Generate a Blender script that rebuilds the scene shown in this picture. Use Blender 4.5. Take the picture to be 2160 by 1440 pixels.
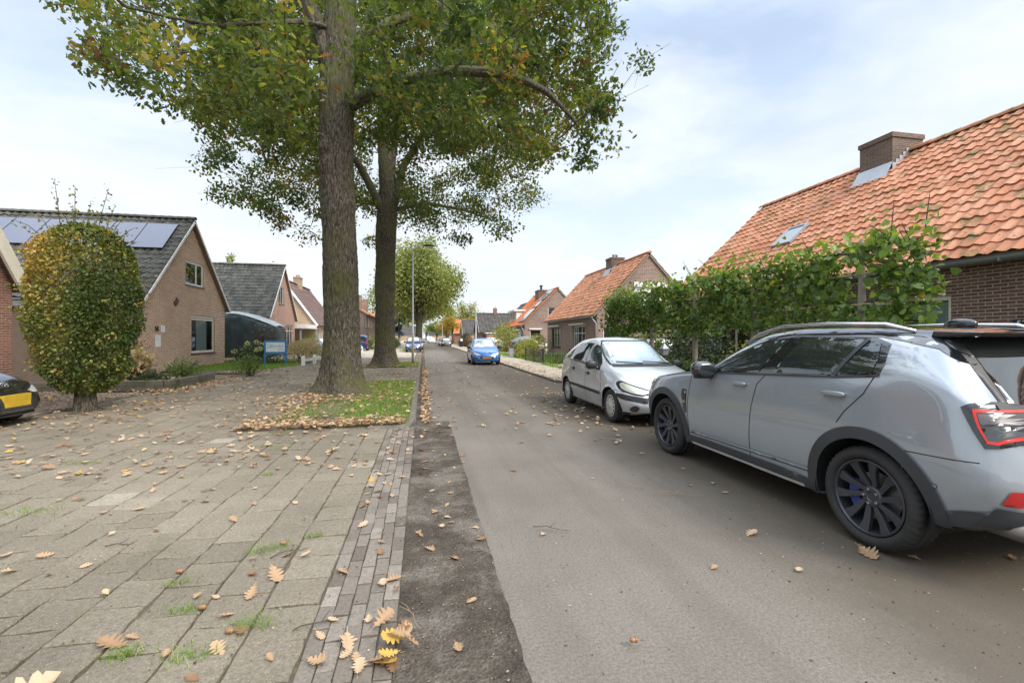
import bpy, bmesh, math, random
import numpy as np
from mathutils import Vector, Matrix, noise
from mathutils.bvhtree import BVHTree
from mathutils.geometry import delaunay_2d_cdt
R = math.radians
for o in list(bpy.data.objects): bpy.data.objects.remove(o)
scene = bpy.context.scene; COL = scene.collection
rng = np.random.default_rng(11); random.seed(5)
# ------------------------------------------------------------------ camera, sky, sun, exposure
cam = bpy.data.objects.new('camera', bpy.data.cameras.new('camera')); COL.objects.link(cam)
cam.location = (0, 0, 1.5); cam.rotation_euler = (R(90), 0, -math.atan(188/960))
cam.data.lens = 16; cam.data.sensor_width = 36; cam.data.shift_y = -8/2160
cam.data.clip_start = 0.05; cam.data.clip_end = 4000
scene.camera = cam
SUN_EL, SUN_AZ = 42, 140          # azimuth clockwise from +Y (the street): behind the camera, over its right shoulder
W = bpy.data.worlds.new('World'); scene.world = W; W.use_nodes = True
wn, wl = W.node_tree.nodes, W.node_tree.links; wn.clear()
def wnode(t, **k):
    n = wn.new(t)
    for a, b in k.items(): setattr(n, a, b)
    return n
sky = wnode('ShaderNodeTexSky', sky_type='NISHITA', sun_disc=False, sun_elevation=R(SUN_EL), sun_rotation=R(SUN_AZ))
sky.air_density = 1.2; sky.dust_density = 2.5; sky.ozone_density = 1.5
bg1 = wnode('ShaderNodeBackground'); bg1.inputs[1].default_value = 0.14; wl.new(sky.outputs[0], bg1.inputs[0])
tc = wnode('ShaderNodeTexCoord'); mp = wnode('ShaderNodeMapping'); mp.inputs['Scale'].default_value = (1.0, 1.0, 2.6)
mp.inputs['Location'].default_value = (0.35, 0.1, 0.2)
wl.new(tc.outputs['Generated'], mp.inputs[0])
n1 = wnode('ShaderNodeTexNoise'); n1.inputs['Scale'].default_value = 1.7; n1.inputs['Detail'].default_value = 7; n1.inputs['Roughness'].default_value = .55; n1.inputs['Distortion'].default_value = .4
wl.new(mp.outputs[0], n1.inputs['Vector'])
rp = wnode('ShaderNodeValToRGB'); rp.color_ramp.elements[0].position = .36; rp.color_ramp.elements[1].position = .60
rp.color_ramp.elements[0].color = (.36, .36, .36, 1); rp.color_ramp.elements[1].color = (1, 1, 1, 1)
wl.new(n1.outputs['Fac'], rp.inputs[0])
# thicker cloud towards the horizon
sx = wnode('ShaderNodeSeparateXYZ'); wl.new(tc.outputs['Generated'], sx.inputs[0])
hz = wnode('ShaderNodeMapRange'); hz.inputs[1].default_value = 0.0; hz.inputs[2].default_value = .5; hz.inputs[3].default_value = .5; hz.inputs[4].default_value = 0.0
wl.new(sx.outputs[2], hz.inputs[0])
ad = wnode('ShaderNodeMath', operation='ADD', use_clamp=True); wl.new(rp.outputs[0], ad.inputs[0]); wl.new(hz.outputs[0], ad.inputs[1])
n2 = wnode('ShaderNodeTexNoise'); n2.inputs['Scale'].default_value = 2.6; n2.inputs['Detail'].default_value = 4; wl.new(mp.outputs[0], n2.inputs['Vector'])
rc = wnode('ShaderNodeValToRGB'); rc.color_ramp.elements[0].position = .3; rc.color_ramp.elements[1].position = .65
rc.color_ramp.elements[0].color = (.455, .495, .545, 1); rc.color_ramp.elements[1].color = (.56, .59, .615, 1)
wl.new(n2.outputs['Fac'], rc.inputs[0])
bg2 = wnode('ShaderNodeBackground'); bg2.inputs[1].default_value = 1.0; wl.new(rc.outputs[0], bg2.inputs[0])
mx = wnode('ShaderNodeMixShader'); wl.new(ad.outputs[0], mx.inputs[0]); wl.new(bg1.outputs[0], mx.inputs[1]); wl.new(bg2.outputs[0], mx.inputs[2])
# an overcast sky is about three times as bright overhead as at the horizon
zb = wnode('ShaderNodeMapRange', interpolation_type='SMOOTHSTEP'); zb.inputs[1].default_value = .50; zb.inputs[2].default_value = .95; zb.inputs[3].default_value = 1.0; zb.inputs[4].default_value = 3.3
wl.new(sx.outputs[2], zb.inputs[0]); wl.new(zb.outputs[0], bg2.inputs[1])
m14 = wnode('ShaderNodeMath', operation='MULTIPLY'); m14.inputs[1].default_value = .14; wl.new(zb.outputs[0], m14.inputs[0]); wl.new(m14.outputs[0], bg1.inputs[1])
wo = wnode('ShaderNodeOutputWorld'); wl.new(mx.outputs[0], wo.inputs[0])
sl = bpy.data.lights.new('sun', 'SUN'); sl.energy = 1.5; sl.angle = R(22); sl.color = (1, .94, .86)
sun = bpy.data.objects.new('sun', sl); COL.objects.link(sun)
sd = Vector((math.sin(R(SUN_AZ))*math.cos(R(SUN_EL)), math.cos(R(SUN_AZ))*math.cos(R(SUN_EL)), math.sin(R(SUN_EL))))
sun.rotation_euler = sd.to_track_quat('Z', 'Y').to_euler()
scene.view_settings.view_transform = 'Standard'; scene.view_settings.look = 'None'
scene.view_settings.exposure = 0.93; scene.view_settings.gamma = 1
# ------------------------------------------------------------------ helpers: objects
def thing(name, label, cat, loc=(0, 0, 0), rz=0, group=None):
    o = bpy.data.objects.new(name, None); COL.objects.link(o); o.empty_display_size = .2
    o.location = loc; o.rotation_euler = (0, 0, rz); return tag(o, label, cat, group)
def tag(o, label, cat, group=None, kind=None):
    if label: o['label'] = label
    if cat: o['category'] = cat
    if group: o['group'] = group
    if kind: o['kind'] = kind
    return o
def link(name, me, mats, parent=None, world=False):
    o = bpy.data.objects.new(name, me); COL.objects.link(o)
    for m in (mats if isinstance(mats, (list, tuple)) else [mats]): me.materials.append(m)
    if parent:
        o.parent = parent
        if world and parent.parent is None: o.location = -Vector(parent.location)
    return o
def structure(o): o['kind'] = 'structure'; return o
def copy_tree(o, parent=None):
    c = o.copy(); COL.objects.link(c)
    if parent: c.parent = parent
    for ch in list(o.children): copy_tree(ch, c)
    return c
class MB:
    def __init__(s): s.v = []; s.f = []; s.m = []
    def add(s, vs, fs, m=0):
        b = len(s.v); s.v += [tuple(p) for p in vs]
        for f in fs: s.f.append([b+i for i in f]); s.m.append(m)
    def box(s, x0, x1, y0, y1, z0, z1, m=0):
        s.add([(x0,y0,z0),(x1,y0,z0),(x1,y1,z0),(x0,y1,z0),(x0,y0,z1),(x1,y0,z1),(x1,y1,z1),(x0,y1,z1)],
              [(0,3,2,1),(4,5,6,7),(0,1,5,4),(1,2,6,5),(2,3,7,6),(3,0,4,7)], m); return s
    def obox(s, P, u, v, w, a, b, c, m=0):
        P, u, v, w = Vector(P), Vector(u), Vector(v), Vector(w)
        g = lambda i, j, k: P+u*a[i]+v*b[j]+w*c[k]
        q = [g(0,0,0),g(1,0,0),g(1,1,0),g(0,1,0),g(0,0,1),g(1,0,1),g(1,1,1),g(0,1,1)]
        fs = [(0,3,2,1),(4,5,6,7),(0,1,5,4),(1,2,6,5),(2,3,7,6),(3,0,4,7)]
        if u.cross(v).dot(w)*(a[1]-a[0])*(b[1]-b[0])*(c[1]-c[0]) < 0: fs = [f[::-1] for f in fs]
        s.add(q, fs, m); return s
    def tube(s, pts, rad, n=8, m=0, cap=True):
        pts = [Vector(p) for p in pts]
        if not isinstance(rad, (list, tuple)): rad = [rad]*len(pts)
        ref = None; rings = []
        for i, p in enumerate(pts):
            t = (pts[min(i+1, len(pts)-1)]-pts[max(i-1, 0)])
            t = t.normalized() if t.length > 1e-9 else Vector((0, 0, 1))
            if ref is None: ref = t.orthogonal().normalized()
            ref = (ref-t*ref.dot(t)); ref = ref.normalized() if ref.length > 1e-6 else t.orthogonal().normalized()
            bn = t.cross(ref)
            rings.append([p+(ref*math.cos(2*math.pi*k/n)+bn*math.sin(2*math.pi*k/n))*rad[i] for k in range(n)])
        vs = [q for r in rings for q in r]; fs = []
        for i in range(len(pts)-1):
            for k in range(n):
                fs.append((i*n+k, i*n+(k+1) % n, (i+1)*n+(k+1) % n, (i+1)*n+k))
        if cap: fs.append(tuple(range(n-1, -1, -1))); fs.append(tuple(range((len(pts)-1)*n, len(pts)*n)))
        s.add(vs, fs, m); return s
    def lathe(s, prof, C=(0, 0, 0), ax=(0, 0, 1), n=24, m=0):
        ax = Vector(ax).normalized(); a = ax.orthogonal().normalized(); b = ax.cross(a); C = Vector(C)
        vs = [C+ax*h+(a*math.cos(2*math.pi*k/n)+b*math.sin(2*math.pi*k/n))*r for r, h in prof for k in range(n)]
        fs = [(i*n+k, i*n+(k+1) % n, (i+1)*n+(k+1) % n, (i+1)*n+k) for i in range(len(prof)-1) for k in range(n)]
        s.add(vs, fs, m); return s
    def prism(s, poly, P, u, v, w, d, m=0):
        P, u, v, w = Vector(P), Vector(u), Vector(v), Vector(w); n = len(poly)
        a = [P+u*x+v*y for x, y in poly]; b = [q+w*d for q in a]
        fs = [tuple(range(n)), tuple(range(2*n-1, n-1, -1))]+[(i, n+i, n+(i+1) % n, (i+1) % n) for i in range(n)]
        area = sum(poly[i][0]*poly[(i+1) % n][1]-poly[(i+1) % n][0]*poly[i][1] for i in range(n))
        if u.cross(v).dot(w)*d*area > 0: fs = [f[::-1] for f in fs]
        s.add(a+b, fs, m); return s
    def blob(s, C, r, nu=16, nv=10, p=1.0, m=0):
        """super-ellipsoid"""
        sg = lambda x: math.copysign(abs(x)**p, x)
        vs = []; fs = []
        for j in range(nv+1):
            ph = -math.pi/2+math.pi*j/nv
            for i in range(nu):
                th = 2*math.pi*i/nu
                vs.append((C[0]+r[0]*sg(math.cos(ph))*sg(math.cos(th)), C[1]+r[1]*sg(math.cos(ph))*sg(math.sin(th)), C[2]+r[2]*sg(math.sin(ph))))
        for j in range(nv):
            for i in range(nu): fs.append((j*nu+i, j*nu+(i+1) % nu, (j+1)*nu+(i+1) % nu, (j+1)*nu+i))
        s.add(vs, fs, m); return s
    def mesh(s, name, smooth=False):
        me = bpy.data.meshes.new(name); me.from_pydata(s.v, [], s.f)
        me.polygons.foreach_set('material_index', s.m)
        if smooth: me.polygons.foreach_set('use_smooth', [True]*len(s.f))
        boxuv(me); me.update(); return me
    def build(s, name, mats, parent=None, smooth=False, world=True, bevel=0):
        o = link(name, s.mesh(name, smooth), mats, parent, world)
        if bevel: bevel_mod(o, bevel)
        return o
def bevel_mod(o, w, seg=2):
    b = o.modifiers.new('bevel', 'BEVEL'); b.width = w; b.segments = seg; b.limit_method = 'ANGLE'; b.angle_limit = R(35); return o
def boxuv(me):
    uv = me.uv_layers.new(name='UVMap'); n = len(me.loops)
    co = np.empty(len(me.vertices)*3); me.vertices.foreach_get('co', co); co = co.reshape(-1, 3)
    vi = np.empty(n, dtype=np.int32); me.loops.foreach_get('vertex_index', vi)
    nr = np.empty(len(me.polygons)*3); me.polygons.foreach_get('normal', nr); nr = np.abs(nr.reshape(-1, 3))
    lt = np.empty(len(me.polygons), dtype=np.int32); me.polygons.foreach_get('loop_total', lt)
    d = np.repeat(np.where(nr[:, 2] > .8, 2, np.where(nr[:, 0] > nr[:, 1], 0, 1)), lt)
    p = co[vi]; u = np.where(d == 0, p[:, 1], p[:, 0]); v = np.where(d == 2, p[:, 1], p[:, 2])
    uv.data.foreach_set('uv', np.stack([u, v], 1).ravel())
def np_obj(name, V, F, mats, parent=None, rnd=None, smooth=False, world=True, mi=None):
    me = bpy.data.meshes.new(name); me.from_pydata(np.asarray(V).reshape(-1, 3).tolist(), [], np.asarray(F).tolist() if isinstance(F, np.ndarray) else F)
    if rnd is not None:
        a = me.attributes.new('rnd', 'FLOAT', 'FACE'); a.data.foreach_set('value', np.asarray(rnd, dtype=np.float32))
    if mi is not None: me.polygons.foreach_set('material_index', np.asarray(mi, dtype=np.int32))
    if smooth: me.polygons.foreach_set('use_smooth', [True]*len(me.polygons))
    me.update(); return link(name, me, mats, parent, world)
# ------------------------------------------------------------------ helpers: materials
class G:
    def __init__(s, name):
        s.mat = bpy.data.materials.new(name); s.mat.use_nodes = True
        s.t = s.mat.node_tree; s.b = s.t.nodes['Principled BSDF']; s.out = s.t.nodes['Material Output']
        s._tc = None
    def N(s, t, **k):
        n = s.t.nodes.new(t)
        for a, b in k.items(): setattr(n, a, b)
        return n
    def set(s, sock, v):
        if isinstance(v, bpy.types.NodeSocket): s.t.links.new(v, sock)
        elif isinstance(v, (tuple, list)) and len(v) == 3 and sock.type == 'RGBA': sock.default_value = (*v, 1)
        else: sock.default_value = v
    def co(s, k='Object', scale=None):
        if s._tc is None: s._tc = s.N('ShaderNodeTexCoord')
        v = s._tc.outputs[k]
        if scale:
            m = s.N('ShaderNodeMapping'); s.t.links.new(v, m.inputs[0]); m.inputs['Scale'].default_value = scale; v = m.outputs[0]
        return v
    def noise(s, vec, sc, det=4, ro=.55, dist=0):
        n = s.N('ShaderNodeTexNoise'); s.set(n.inputs['Vector'], vec); n.inputs['Scale'].default_value = sc
        n.inputs['Detail'].default_value = det; n.inputs['Roughness'].default_value = ro; n.inputs['Distortion'].default_value = dist
        return n.outputs['Fac']
    def vor(s, vec, sc, feature='F1', out='Distance'):
        n = s.N('ShaderNodeTexVoronoi', feature=feature); s.set(n.inputs['Vector'], vec); n.inputs['Scale'].default_value = sc; return n.outputs[out]
    def ramp(s, fac, *st):
        n = s.N('ShaderNodeValToRGB'); s.set(n.inputs[0], fac); e = n.color_ramp.elements
        while len(e) < len(st): e.new(.5)
        for i, (p, c) in enumerate(st):
            e[i].position = p; e[i].color = (*c, 1) if isinstance(c, (tuple, list)) else (c, c, c, 1)
        return n.outputs[0]
    def mix(s, f, a, b, bl='MIX'):
        n = s.N('ShaderNodeMix', data_type='RGBA', blend_type=bl); s.set(n.inputs[0], f); s.set(n.inputs[6], a); s.set(n.inputs[7], b); return n.outputs[2]
    def math(s, op, a, b=0.0):
        n = s.N('ShaderNodeMath', operation=op); s.set(n.inputs[0], a); s.set(n.inputs[1], b); return n.outputs[0]
    def attr(s, nm='rnd'):
        n = s.N('ShaderNodeAttribute'); n.attribute_name = nm; return n.outputs['Fac']
    def bump(s, h, st=.5, d=.01):
        n = s.N('ShaderNodeBump'); n.inputs['Strength'].default_value = st; n.inputs['Distance'].default_value = d
        s.set(n.inputs['Height'], h); s.t.links.new(n.outputs[0], s.b.inputs['Normal'])
    def fin(s, col=None, rough=None, metal=None, spec=None, coat=None):
        if col is not None: s.set(s.b.inputs['Base Color'], col)
        if rough is not None: s.set(s.b.inputs['Roughness'], rough)
        if metal is not None: s.set(s.b.inputs['Metallic'], metal)
        if spec is not None: s.b.inputs['Specular IOR Level'].default_value = spec
        if coat: s.b.inputs['Coat Weight'].default_value = coat; s.b.inputs['Coat Roughness'].default_value = .02
        return s.mat
def plain(name, c, rough=.6, metal=0, spec=.5, coat=0, var=.12, sc=6):
    g = G(name); n = g.noise(g.co(), sc, 4)
    col = g.mix(1.0, c, g.ramp(n, (.25, 1-var), (.75, 1+var)), 'MULTIPLY') if var else c
    if var: 
        rr = g.ramp(n, (.3, max(0, rough-.06)), (.7, min(1, rough+.06)))
        return g.fin(col, rr, metal, spec, coat)
    return g.fin(col, rough, metal, spec, coat)
def brick(name, c1, c2, mortar, stain=.16, rowh=.0625, bw=.22, ms=.0075):
    g = G(name); b = g.N('ShaderNodeTexBrick'); g.set(b.inputs['Vector'], g.co('UV')); b.offset = .5
    for k, v in (('Color1', c1), ('Color2', c2), ('Mortar', mortar)): g.set(b.inputs[k], v)
    for k, v in (('Scale', 1), ('Mortar Size', ms), ('Mortar Smooth', .15), ('Bias', -.1), ('Brick Width', bw), ('Row Height', rowh)): b.inputs[k].default_value = v
    n = g.noise(g.co('UV'), .8, 4, .55); n2 = g.noise(g.co('UV'), 18, 3)
    col = g.mix(1.0, b.outputs['Color'], g.ramp(n, (.3, 1-stain), (.7, 1+stain)), 'MULTIPLY')
    col = g.mix(1.0, col, g.ramp(n2, (.3, .82), (.7, 1.18)), 'MULTIPLY')
    g.bump(g.math('SUBTRACT', g.math('MULTIPLY', n2, .3), b.outputs['Fac']), .8, .008)
    return g.fin(col, .88, 0, .25)
def leafmat(name, stops, trans=.35, rough=.5, tcol=(1.25, 1.2, .6)):
    g = G(name); col = g.ramp(g.attr(), *stops); g.fin(col, rough, 0, .35)
    tr = g.N('ShaderNodeBsdfTranslucent'); g.set(tr.inputs[0], g.mix(1.0, col, tcol, 'MULTIPLY'))
    m = g.N('ShaderNodeMixShader'); m.inputs[0].default_value = trans
    g.t.links.new(g.b.outputs[0], m.inputs[1]); g.t.links.new(tr.outputs[0], m.inputs[2]); g.t.links.new(m.outputs[0], g.out.inputs[0])
    return g.mat
def tilemat(name, stops, moss=(.10, .09, .03), mlo=.62, mhi=.7, lich=None, rough=.8):
    g = G(name); col = g.ramp(g.attr(), *stops); o = g.co()
    n = g.noise(o, 2.2, 6, .65); col = g.mix(1.0, col, g.ramp(n, (.3, .78), (.7, 1.2)), 'MULTIPLY')
    sp = g.noise(o, 16, 3, .6); col = g.mix(g.ramp(sp, (.62, 0.0), (.68, .85)), col, (.05, .05, .022)) if name.startswith('orange_clay_tile') else col
    k = g.noise(o, 1.9 if name == 'orange_clay_tile' else 5.5, 6, .7); col = g.mix(g.ramp(k, (mlo, 0.0), (mhi, .9)), col, moss)
    if lich: col = g.mix(g.ramp(g.noise(o, 14, 4, .7), (.58, 0.0), (.66, .7)), col, lich)
    g.bump(g.noise(o, 40, 3), .25, .006); return g.fin(col, rough, 0, .3)
def glassmat(name, tint=(.75, .85, .85), base_refl=.05):
    g = G(name); t = g.N('ShaderNodeBsdfTransparent'); g.set(t.inputs[0], tint); gl = g.N('ShaderNodeBsdfGlossy'); gl.inputs['Roughness'].default_value = .01
    fr = g.N('ShaderNodeFresnel'); fr.inputs[0].default_value = 1.55; m = g.N('ShaderNodeMixShader')
    g.set(m.inputs[0], g.math('ADD', fr.outputs[0], base_refl)); g.t.links.new(t.outputs[0], m.inputs[1]); g.t.links.new(gl.outputs[0], m.inputs[2]); g.t.links.new(m.outputs[0], g.out.inputs[0]); return g.mat
def carpaint(name, c, metal=.35, rough=.25):
    g = G(name); n = g.noise(g.co(), 900, 1); d = g.noise(g.co(), 3, 5, .6)
    col = g.mix(1.0, c, g.ramp(n, (.3, .88), (.7, 1.12)), 'MULTIPLY')
    col = g.mix(g.ramp(d, (.45, 0.0), (.8, .18)), col, (.25, .22, .18))
    g.b.inputs['Coat IOR'].default_value = 1.8; return g.fin(col, rough, metal, .5, 1.0)
M = {}
def bark_mat():
    g = G('bark'); o = g.co(); v0 = g.noise(g.co('Object', (26, 26, 6.5)), 1.0, 7, .7, 1.2)
    ck = g.vor(g.co('Object', (17, 17, 4.2)), 1.0, 'DISTANCE_TO_EDGE'); v = g.math('MULTIPLY', v0, g.ramp(ck, (.0, .80), (.16, 1.03)))
    col = g.ramp(v, (.36, (.03, .025, .018)), (.5, (.115, .10, .08)), (.68, (.215, .192, .155)))
    mo = g.noise(o, 1.1, 5, .6); col = g.mix(g.ramp(mo, (.42, 0.0), (.62, .75)), col, (.10, .105, .038))
    lo = g.N('ShaderNodeSeparateXYZ'); g.set(lo.inputs[0], o)
    g.bump(v, 1.0, .03); return g.fin(col, .95, 0, .15)
M['bark'] = bark_mat()
M['twig'] = plain('twig_bark', (.055, .045, .035), .9)
M['brick_dark'] = brick('brick_brown', (.16, .095, .068), (.098, .058, .044), (.33, .285, .235), .2, .0655, .225, .0085)
M['brick_mid'] = brick('brick_midbrown', (.27, .172, .132), (.185, .115, .09), (.42, .37, .32), .12, .085, .26, .011)
M['brick_58'] = brick('brick_sandy', (.50, .315, .21), (.36, .22, .145), (.64, .56, .45), .10, .085, .26, .013)
M['brick_pink'] = brick('brick_pink', (.46, .235, .165), (.36, .18, .125), (.58, .48, .4), .1, .085, .26, .012)
M['brick_yel'] = brick('brick_ochre', (.40, .28, .17), (.31, .21, .13), (.42, .36, .28))
M['brick_red'] = brick('brick_red', (.27, .125, .085), (.20, .092, .062), (.36, .3, .25))
M['brick_chim'] = brick('brick_chimney', (.17, .115, .09), (.115, .078, .062), (.24, .21, .18))
M['tile_or'] = tilemat('orange_clay_tile', ((0, (.43, .175, .09)), (.5, (.50, .22, .12)), (1, (.56, .275, .165))), (.15, .125, .045), .53, .64)
M['tile_or2'] = tilemat('orange_clay_tile_bright', ((0, (.46, .135, .05)), (1, (.60, .21, .085))), (.17, .10, .05), .62, .8)
M['tile_gr'] = tilemat('grey_concrete_tile', ((0, (.052, .051, .045)), (1, (.115, .112, .098))), (.09, .095, .035), .55, .7, (.26, .26, .22))
M['tile_dk'] = tilemat('dark_roof_tile', ((0, (.05, .046, .043)), (1, (.09, .082, .075))), (.09, .085, .05), .6, .72, (.2, .19, .17))
M['tile_br'] = tilemat('brown_roof_tile', ((0, (.115, .075, .065)), (1, (.18, .12, .105))), (.12, .10, .07), .6, .75)
M['white'] = plain('white_paint', (.78, .78, .76), .45, var=.06)
M['cream'] = plain('cream_paint', (.70, .66, .55), .5, var=.08)
M['olive'] = plain('olive_cream_paint', (.42, .40, .31), .5, var=.08)
M['brownwood'] = plain('brown_painted_wood', (.055, .032, .022), .45)
M['zinc'] = plain('zinc', (.36, .38, .40), .45, .4)
M['lead'] = plain('lead_flashing', (.42, .44, .47), .5, .2)
M['gutter'] = plain('grey_green_gutter', (.15, .175, .165), .4, .1)
M['sillstone'] = plain('sill_tile', (.10, .06, .05), .4)
M['concrete'] = plain('concrete', (.27, .255, .23), .9, spec=.2, var=.25, sc=9)
M['glass'] = glassmat('window_glass')
M['curtain'] = plain('curtain_cloth', (.62, .66, .64), .9)
M['roomdark'] = plain('room_wall', (.10, .10, .095), .9)
M['black'] = plain('black_plastic', (.02, .021, .022), .5)
M['rubber'] = plain('tyre_rubber', (.035, .034, .033), .8, spec=.3, var=.2, sc=20)
M['steel'] = plain('galvanised_steel', (.45, .46, .47), .4, .5)
M['lampwhite'] = plain('pale_grey_paint', (.56, .58, .60), .4, .2)
M['iron'] = plain('black_iron', (.018, .02, .018), .5)
M['solar'] = plain('solar_glass', (.075, .08, .12), .3, .2, .8, .6, .05)
M['solar_silver'] = plain('solar_collector_glass', (.42, .44, .45), .12, .5, var=.03)
M['blackframe'] = plain('black_aluminium', (.02, .02, .022), .4)
M['wood'] = plain('weathered_wood', (.22, .17, .12), .8)
# ------------------------------------------------------------------ ground
def sheet(name, poly, z, m, th=0):
    b = MB(); b.add([(x, y, z) for x, y in poly], [tuple(range(len(poly)))]); return structure(b.build(name, m))
def ground_mat(name, a, b2, c, sc=.8, green=0, bm=.02):
    g = G(name); o = g.co(); n = g.noise(o, sc, 8, .68); n2 = g.noise(o, 22, 4, .7)
    col = g.ramp(n, (.3, a), (.5, b2), (.7, c)); col = g.mix(1.0, col, g.ramp(n2, (.3, .72), (.7, 1.3)), 'MULTIPLY')
    if green: col = g.mix(g.ramp(g.noise(o, 1.7, 5, .7), (.52, 0.0), (.66, green)), col, (.09, .13, .03))
    g.bump(n2, .6, bm); return g.fin(col, .95, 0, .2)
M['soil'] = ground_mat('garden_soil', (.10, .08, .055), (.15, .12, .085), (.20, .165, .12), green=.5)
M['sand'] = ground_mat('sandy_paving', (.30, .25, .19), (.40, .345, .27), (.47, .41, .33), 1.3, .25, .01)
M['joint'] = ground_mat('joint_soil', (.06, .05, .034), (.095, .08, .056), (.14, .12, .085), 3, .5, .01)
M['dirt'] = ground_mat('gutter_dirt', (.035, .027, .02), (.075, .06, .045), (.19, .162, .13), 2.1, 0, .015)
M['drive'] = brick('driveway_brick', (.25, .20, .15), (.19, .15, .115), (.11, .095, .07), .35, .105, .21, .006)
def asphalt():
    g = G('asphalt'); o = g.co(); n = g.noise(o, .45, 6, .6); f = g.noise(o, 60, 6, .88); v = g.vor(o, 120)
    col = g.ramp(n, (.3, (.118, .102, .081)), (.5, (.152, .134, .108)), (.72, (.188, .167, .136)))
    col = g.mix(1.0, col, g.ramp(f, (.3, .45), (.5, 1.0), (.7, 1.6)), 'MULTIPLY')
    col = g.mix(g.ramp(v, (.10, .5), (.22, 0.0)), col, (.33, .30, .25))
    sp = g.N('ShaderNodeSeparateXYZ'); g.set(sp.inputs[0], o)
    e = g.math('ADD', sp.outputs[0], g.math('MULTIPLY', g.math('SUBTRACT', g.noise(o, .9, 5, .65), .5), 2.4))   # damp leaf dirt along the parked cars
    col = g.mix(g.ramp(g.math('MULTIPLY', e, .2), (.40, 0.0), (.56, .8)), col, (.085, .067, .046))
    col = g.mix(g.ramp(g.noise(g.co('Object', (2.2, .16, 1)), 1.0, 5, .6), (.48, 0.0), (.7, .5)), col, (.085, .072, .056))
    g.bump(g.math('ADD', f, g.math('MULTIPLY', v, .8)), .35, .004); return g.fin(col, .82, 0, .35)
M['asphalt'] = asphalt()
sheet('ground', [(-400, -60), (400, -60), (400, 900), (-400, 900)], -.03, M['soil'])
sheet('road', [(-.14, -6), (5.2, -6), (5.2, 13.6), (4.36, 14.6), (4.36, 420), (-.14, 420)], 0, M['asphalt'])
g = G('old_patch'); o_ = g.co(); f_ = g.noise(o_, 60, 3, .75); n_ = g.noise(o_, 1.6, 7, .7)
col_ = g.ramp(n_, (.36, (.042, .032, .023)), (.49, (.082, .066, .049)), (.6, (.155, .134, .107)))
col_ = g.mix(1.0, col_, g.ramp(f_, (.25, .5), (.75, 1.5)), 'MULTIPLY'); g.bump(g.math('ADD', f_, g.vor(o_, 60)), .9, .012)
M['patch'] = g.fin(col_, .9, 0, .3)
# rough dug-up strip along the gutter (a slightly sunken, uneven trench repair)
def strip_mesh(name, x0, x1, y0, y1, z, amp, m, nx, ny, wob=.05):
    xs = np.linspace(0, 1, nx); ys = np.linspace(y0, y1, ny); V = []
    for j, y in enumerate(ys):
        for i, t in enumerate(xs):
            wv = (noise.noise((3.1, y*1.1, 0))*.6+noise.noise((3.1, y*9, 0))*.5)*wob if i == nx-1 else 0
            x = x0+(x1-x0)*t+wv; h = noise.noise((x*9, y*9, 1.3))*.6+noise.noise((x*31, y*31, 4))*.4
            V.append((x, y, z+(amp*h if 0 < i < nx-1 and 0 < j < ny-1 else 0)))
    F = [(j*nx+i, j*nx+i+1, (j+1)*nx+i+1, (j+1)*nx+i) for j in range(ny-1) for i in range(nx-1)]
    return structure(np_obj(name, V, F, m, smooth=True))
strip_mesh('road_patch', -.13, .46, .2, 8.25, .006, .006, M['patch'], 20, 420, .022)
strip_mesh('gutter_dirt', -.12, .13, 8.3, 60, .005, .003, M['dirt'], 6, 300, .09)
sheet('right_pavement', [(4.5, 14.7), (6.6, 14.7), (6.6, 300), (4.5, 300)], .045, M['sand'])
sheet('right_forecourt', [(5.25, -6), (5.95, -6), (5.95, 14.69), (5.25, 14.69)], .04, M['sand'])
sheet('right_driveway', [(6.6, 17.9), (14, 17.9), (14, 24.0), (6.6, 24.0)], .04, M['sand'])
sheet('far_driveway', [(6.6, 42), (14, 42), (14, 47.2), (6.6, 47.2)], .04, M['sand'])
sheet('left_driveway', [(-30, -6), (-7.3, -6), (-7.3, 14.2), (-9.6, 14.2), (-9.6, 21.0), (-30, 21.0)], .012, M['drive'])
sheet('left_footpath', [(-11, 34.9), (-.6, 34.9), (-.6, 300), (-11, 300)], .02, M['sand'])
# paving bed
sheet('paving_bed', [(-7.28, -2), (-.14, -2), (-.14, 34.9), (-9.5, 34.9), (-9.5, 21.2), (-7.28, 20.9)], .008, M['joint'])
def slabmat():
    g = G('concrete_slab'); o = g.co(); r = g.attr()
    col = g.ramp(r, (0, (.14, .119, .088)), (.45, (.195, .167, .124)), (.8, (.235, .203, .152)), (1, (.29, .255, .20)))
    n = g.noise(o, .55, 6, .6); col = g.mix(1.0, col, g.ramp(n, (.3, .8), (.7, 1.25)), 'MULTIPLY')
    f = g.noise(o, 45, 6, .86); col = g.mix(1.0, col, g.ramp(f, (.3, .55), (.7, 1.45)), 'MULTIPLY')
    v = g.vor(o, 70); col = g.mix(g.ramp(v, (.08, .7), (.2, 0.0)), col, (.46, .41, .31))
    col = g.mix(g.ramp(g.noise(o, 2.3, 6, .7), (.55, 0.0), (.7, .4)), col, (.12, .125, .06))
    g.bump(g.math('ADD', f, v), .7, .006); return g.fin(col, .92, 0, .25)
M['slab'] = slabmat()
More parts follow.
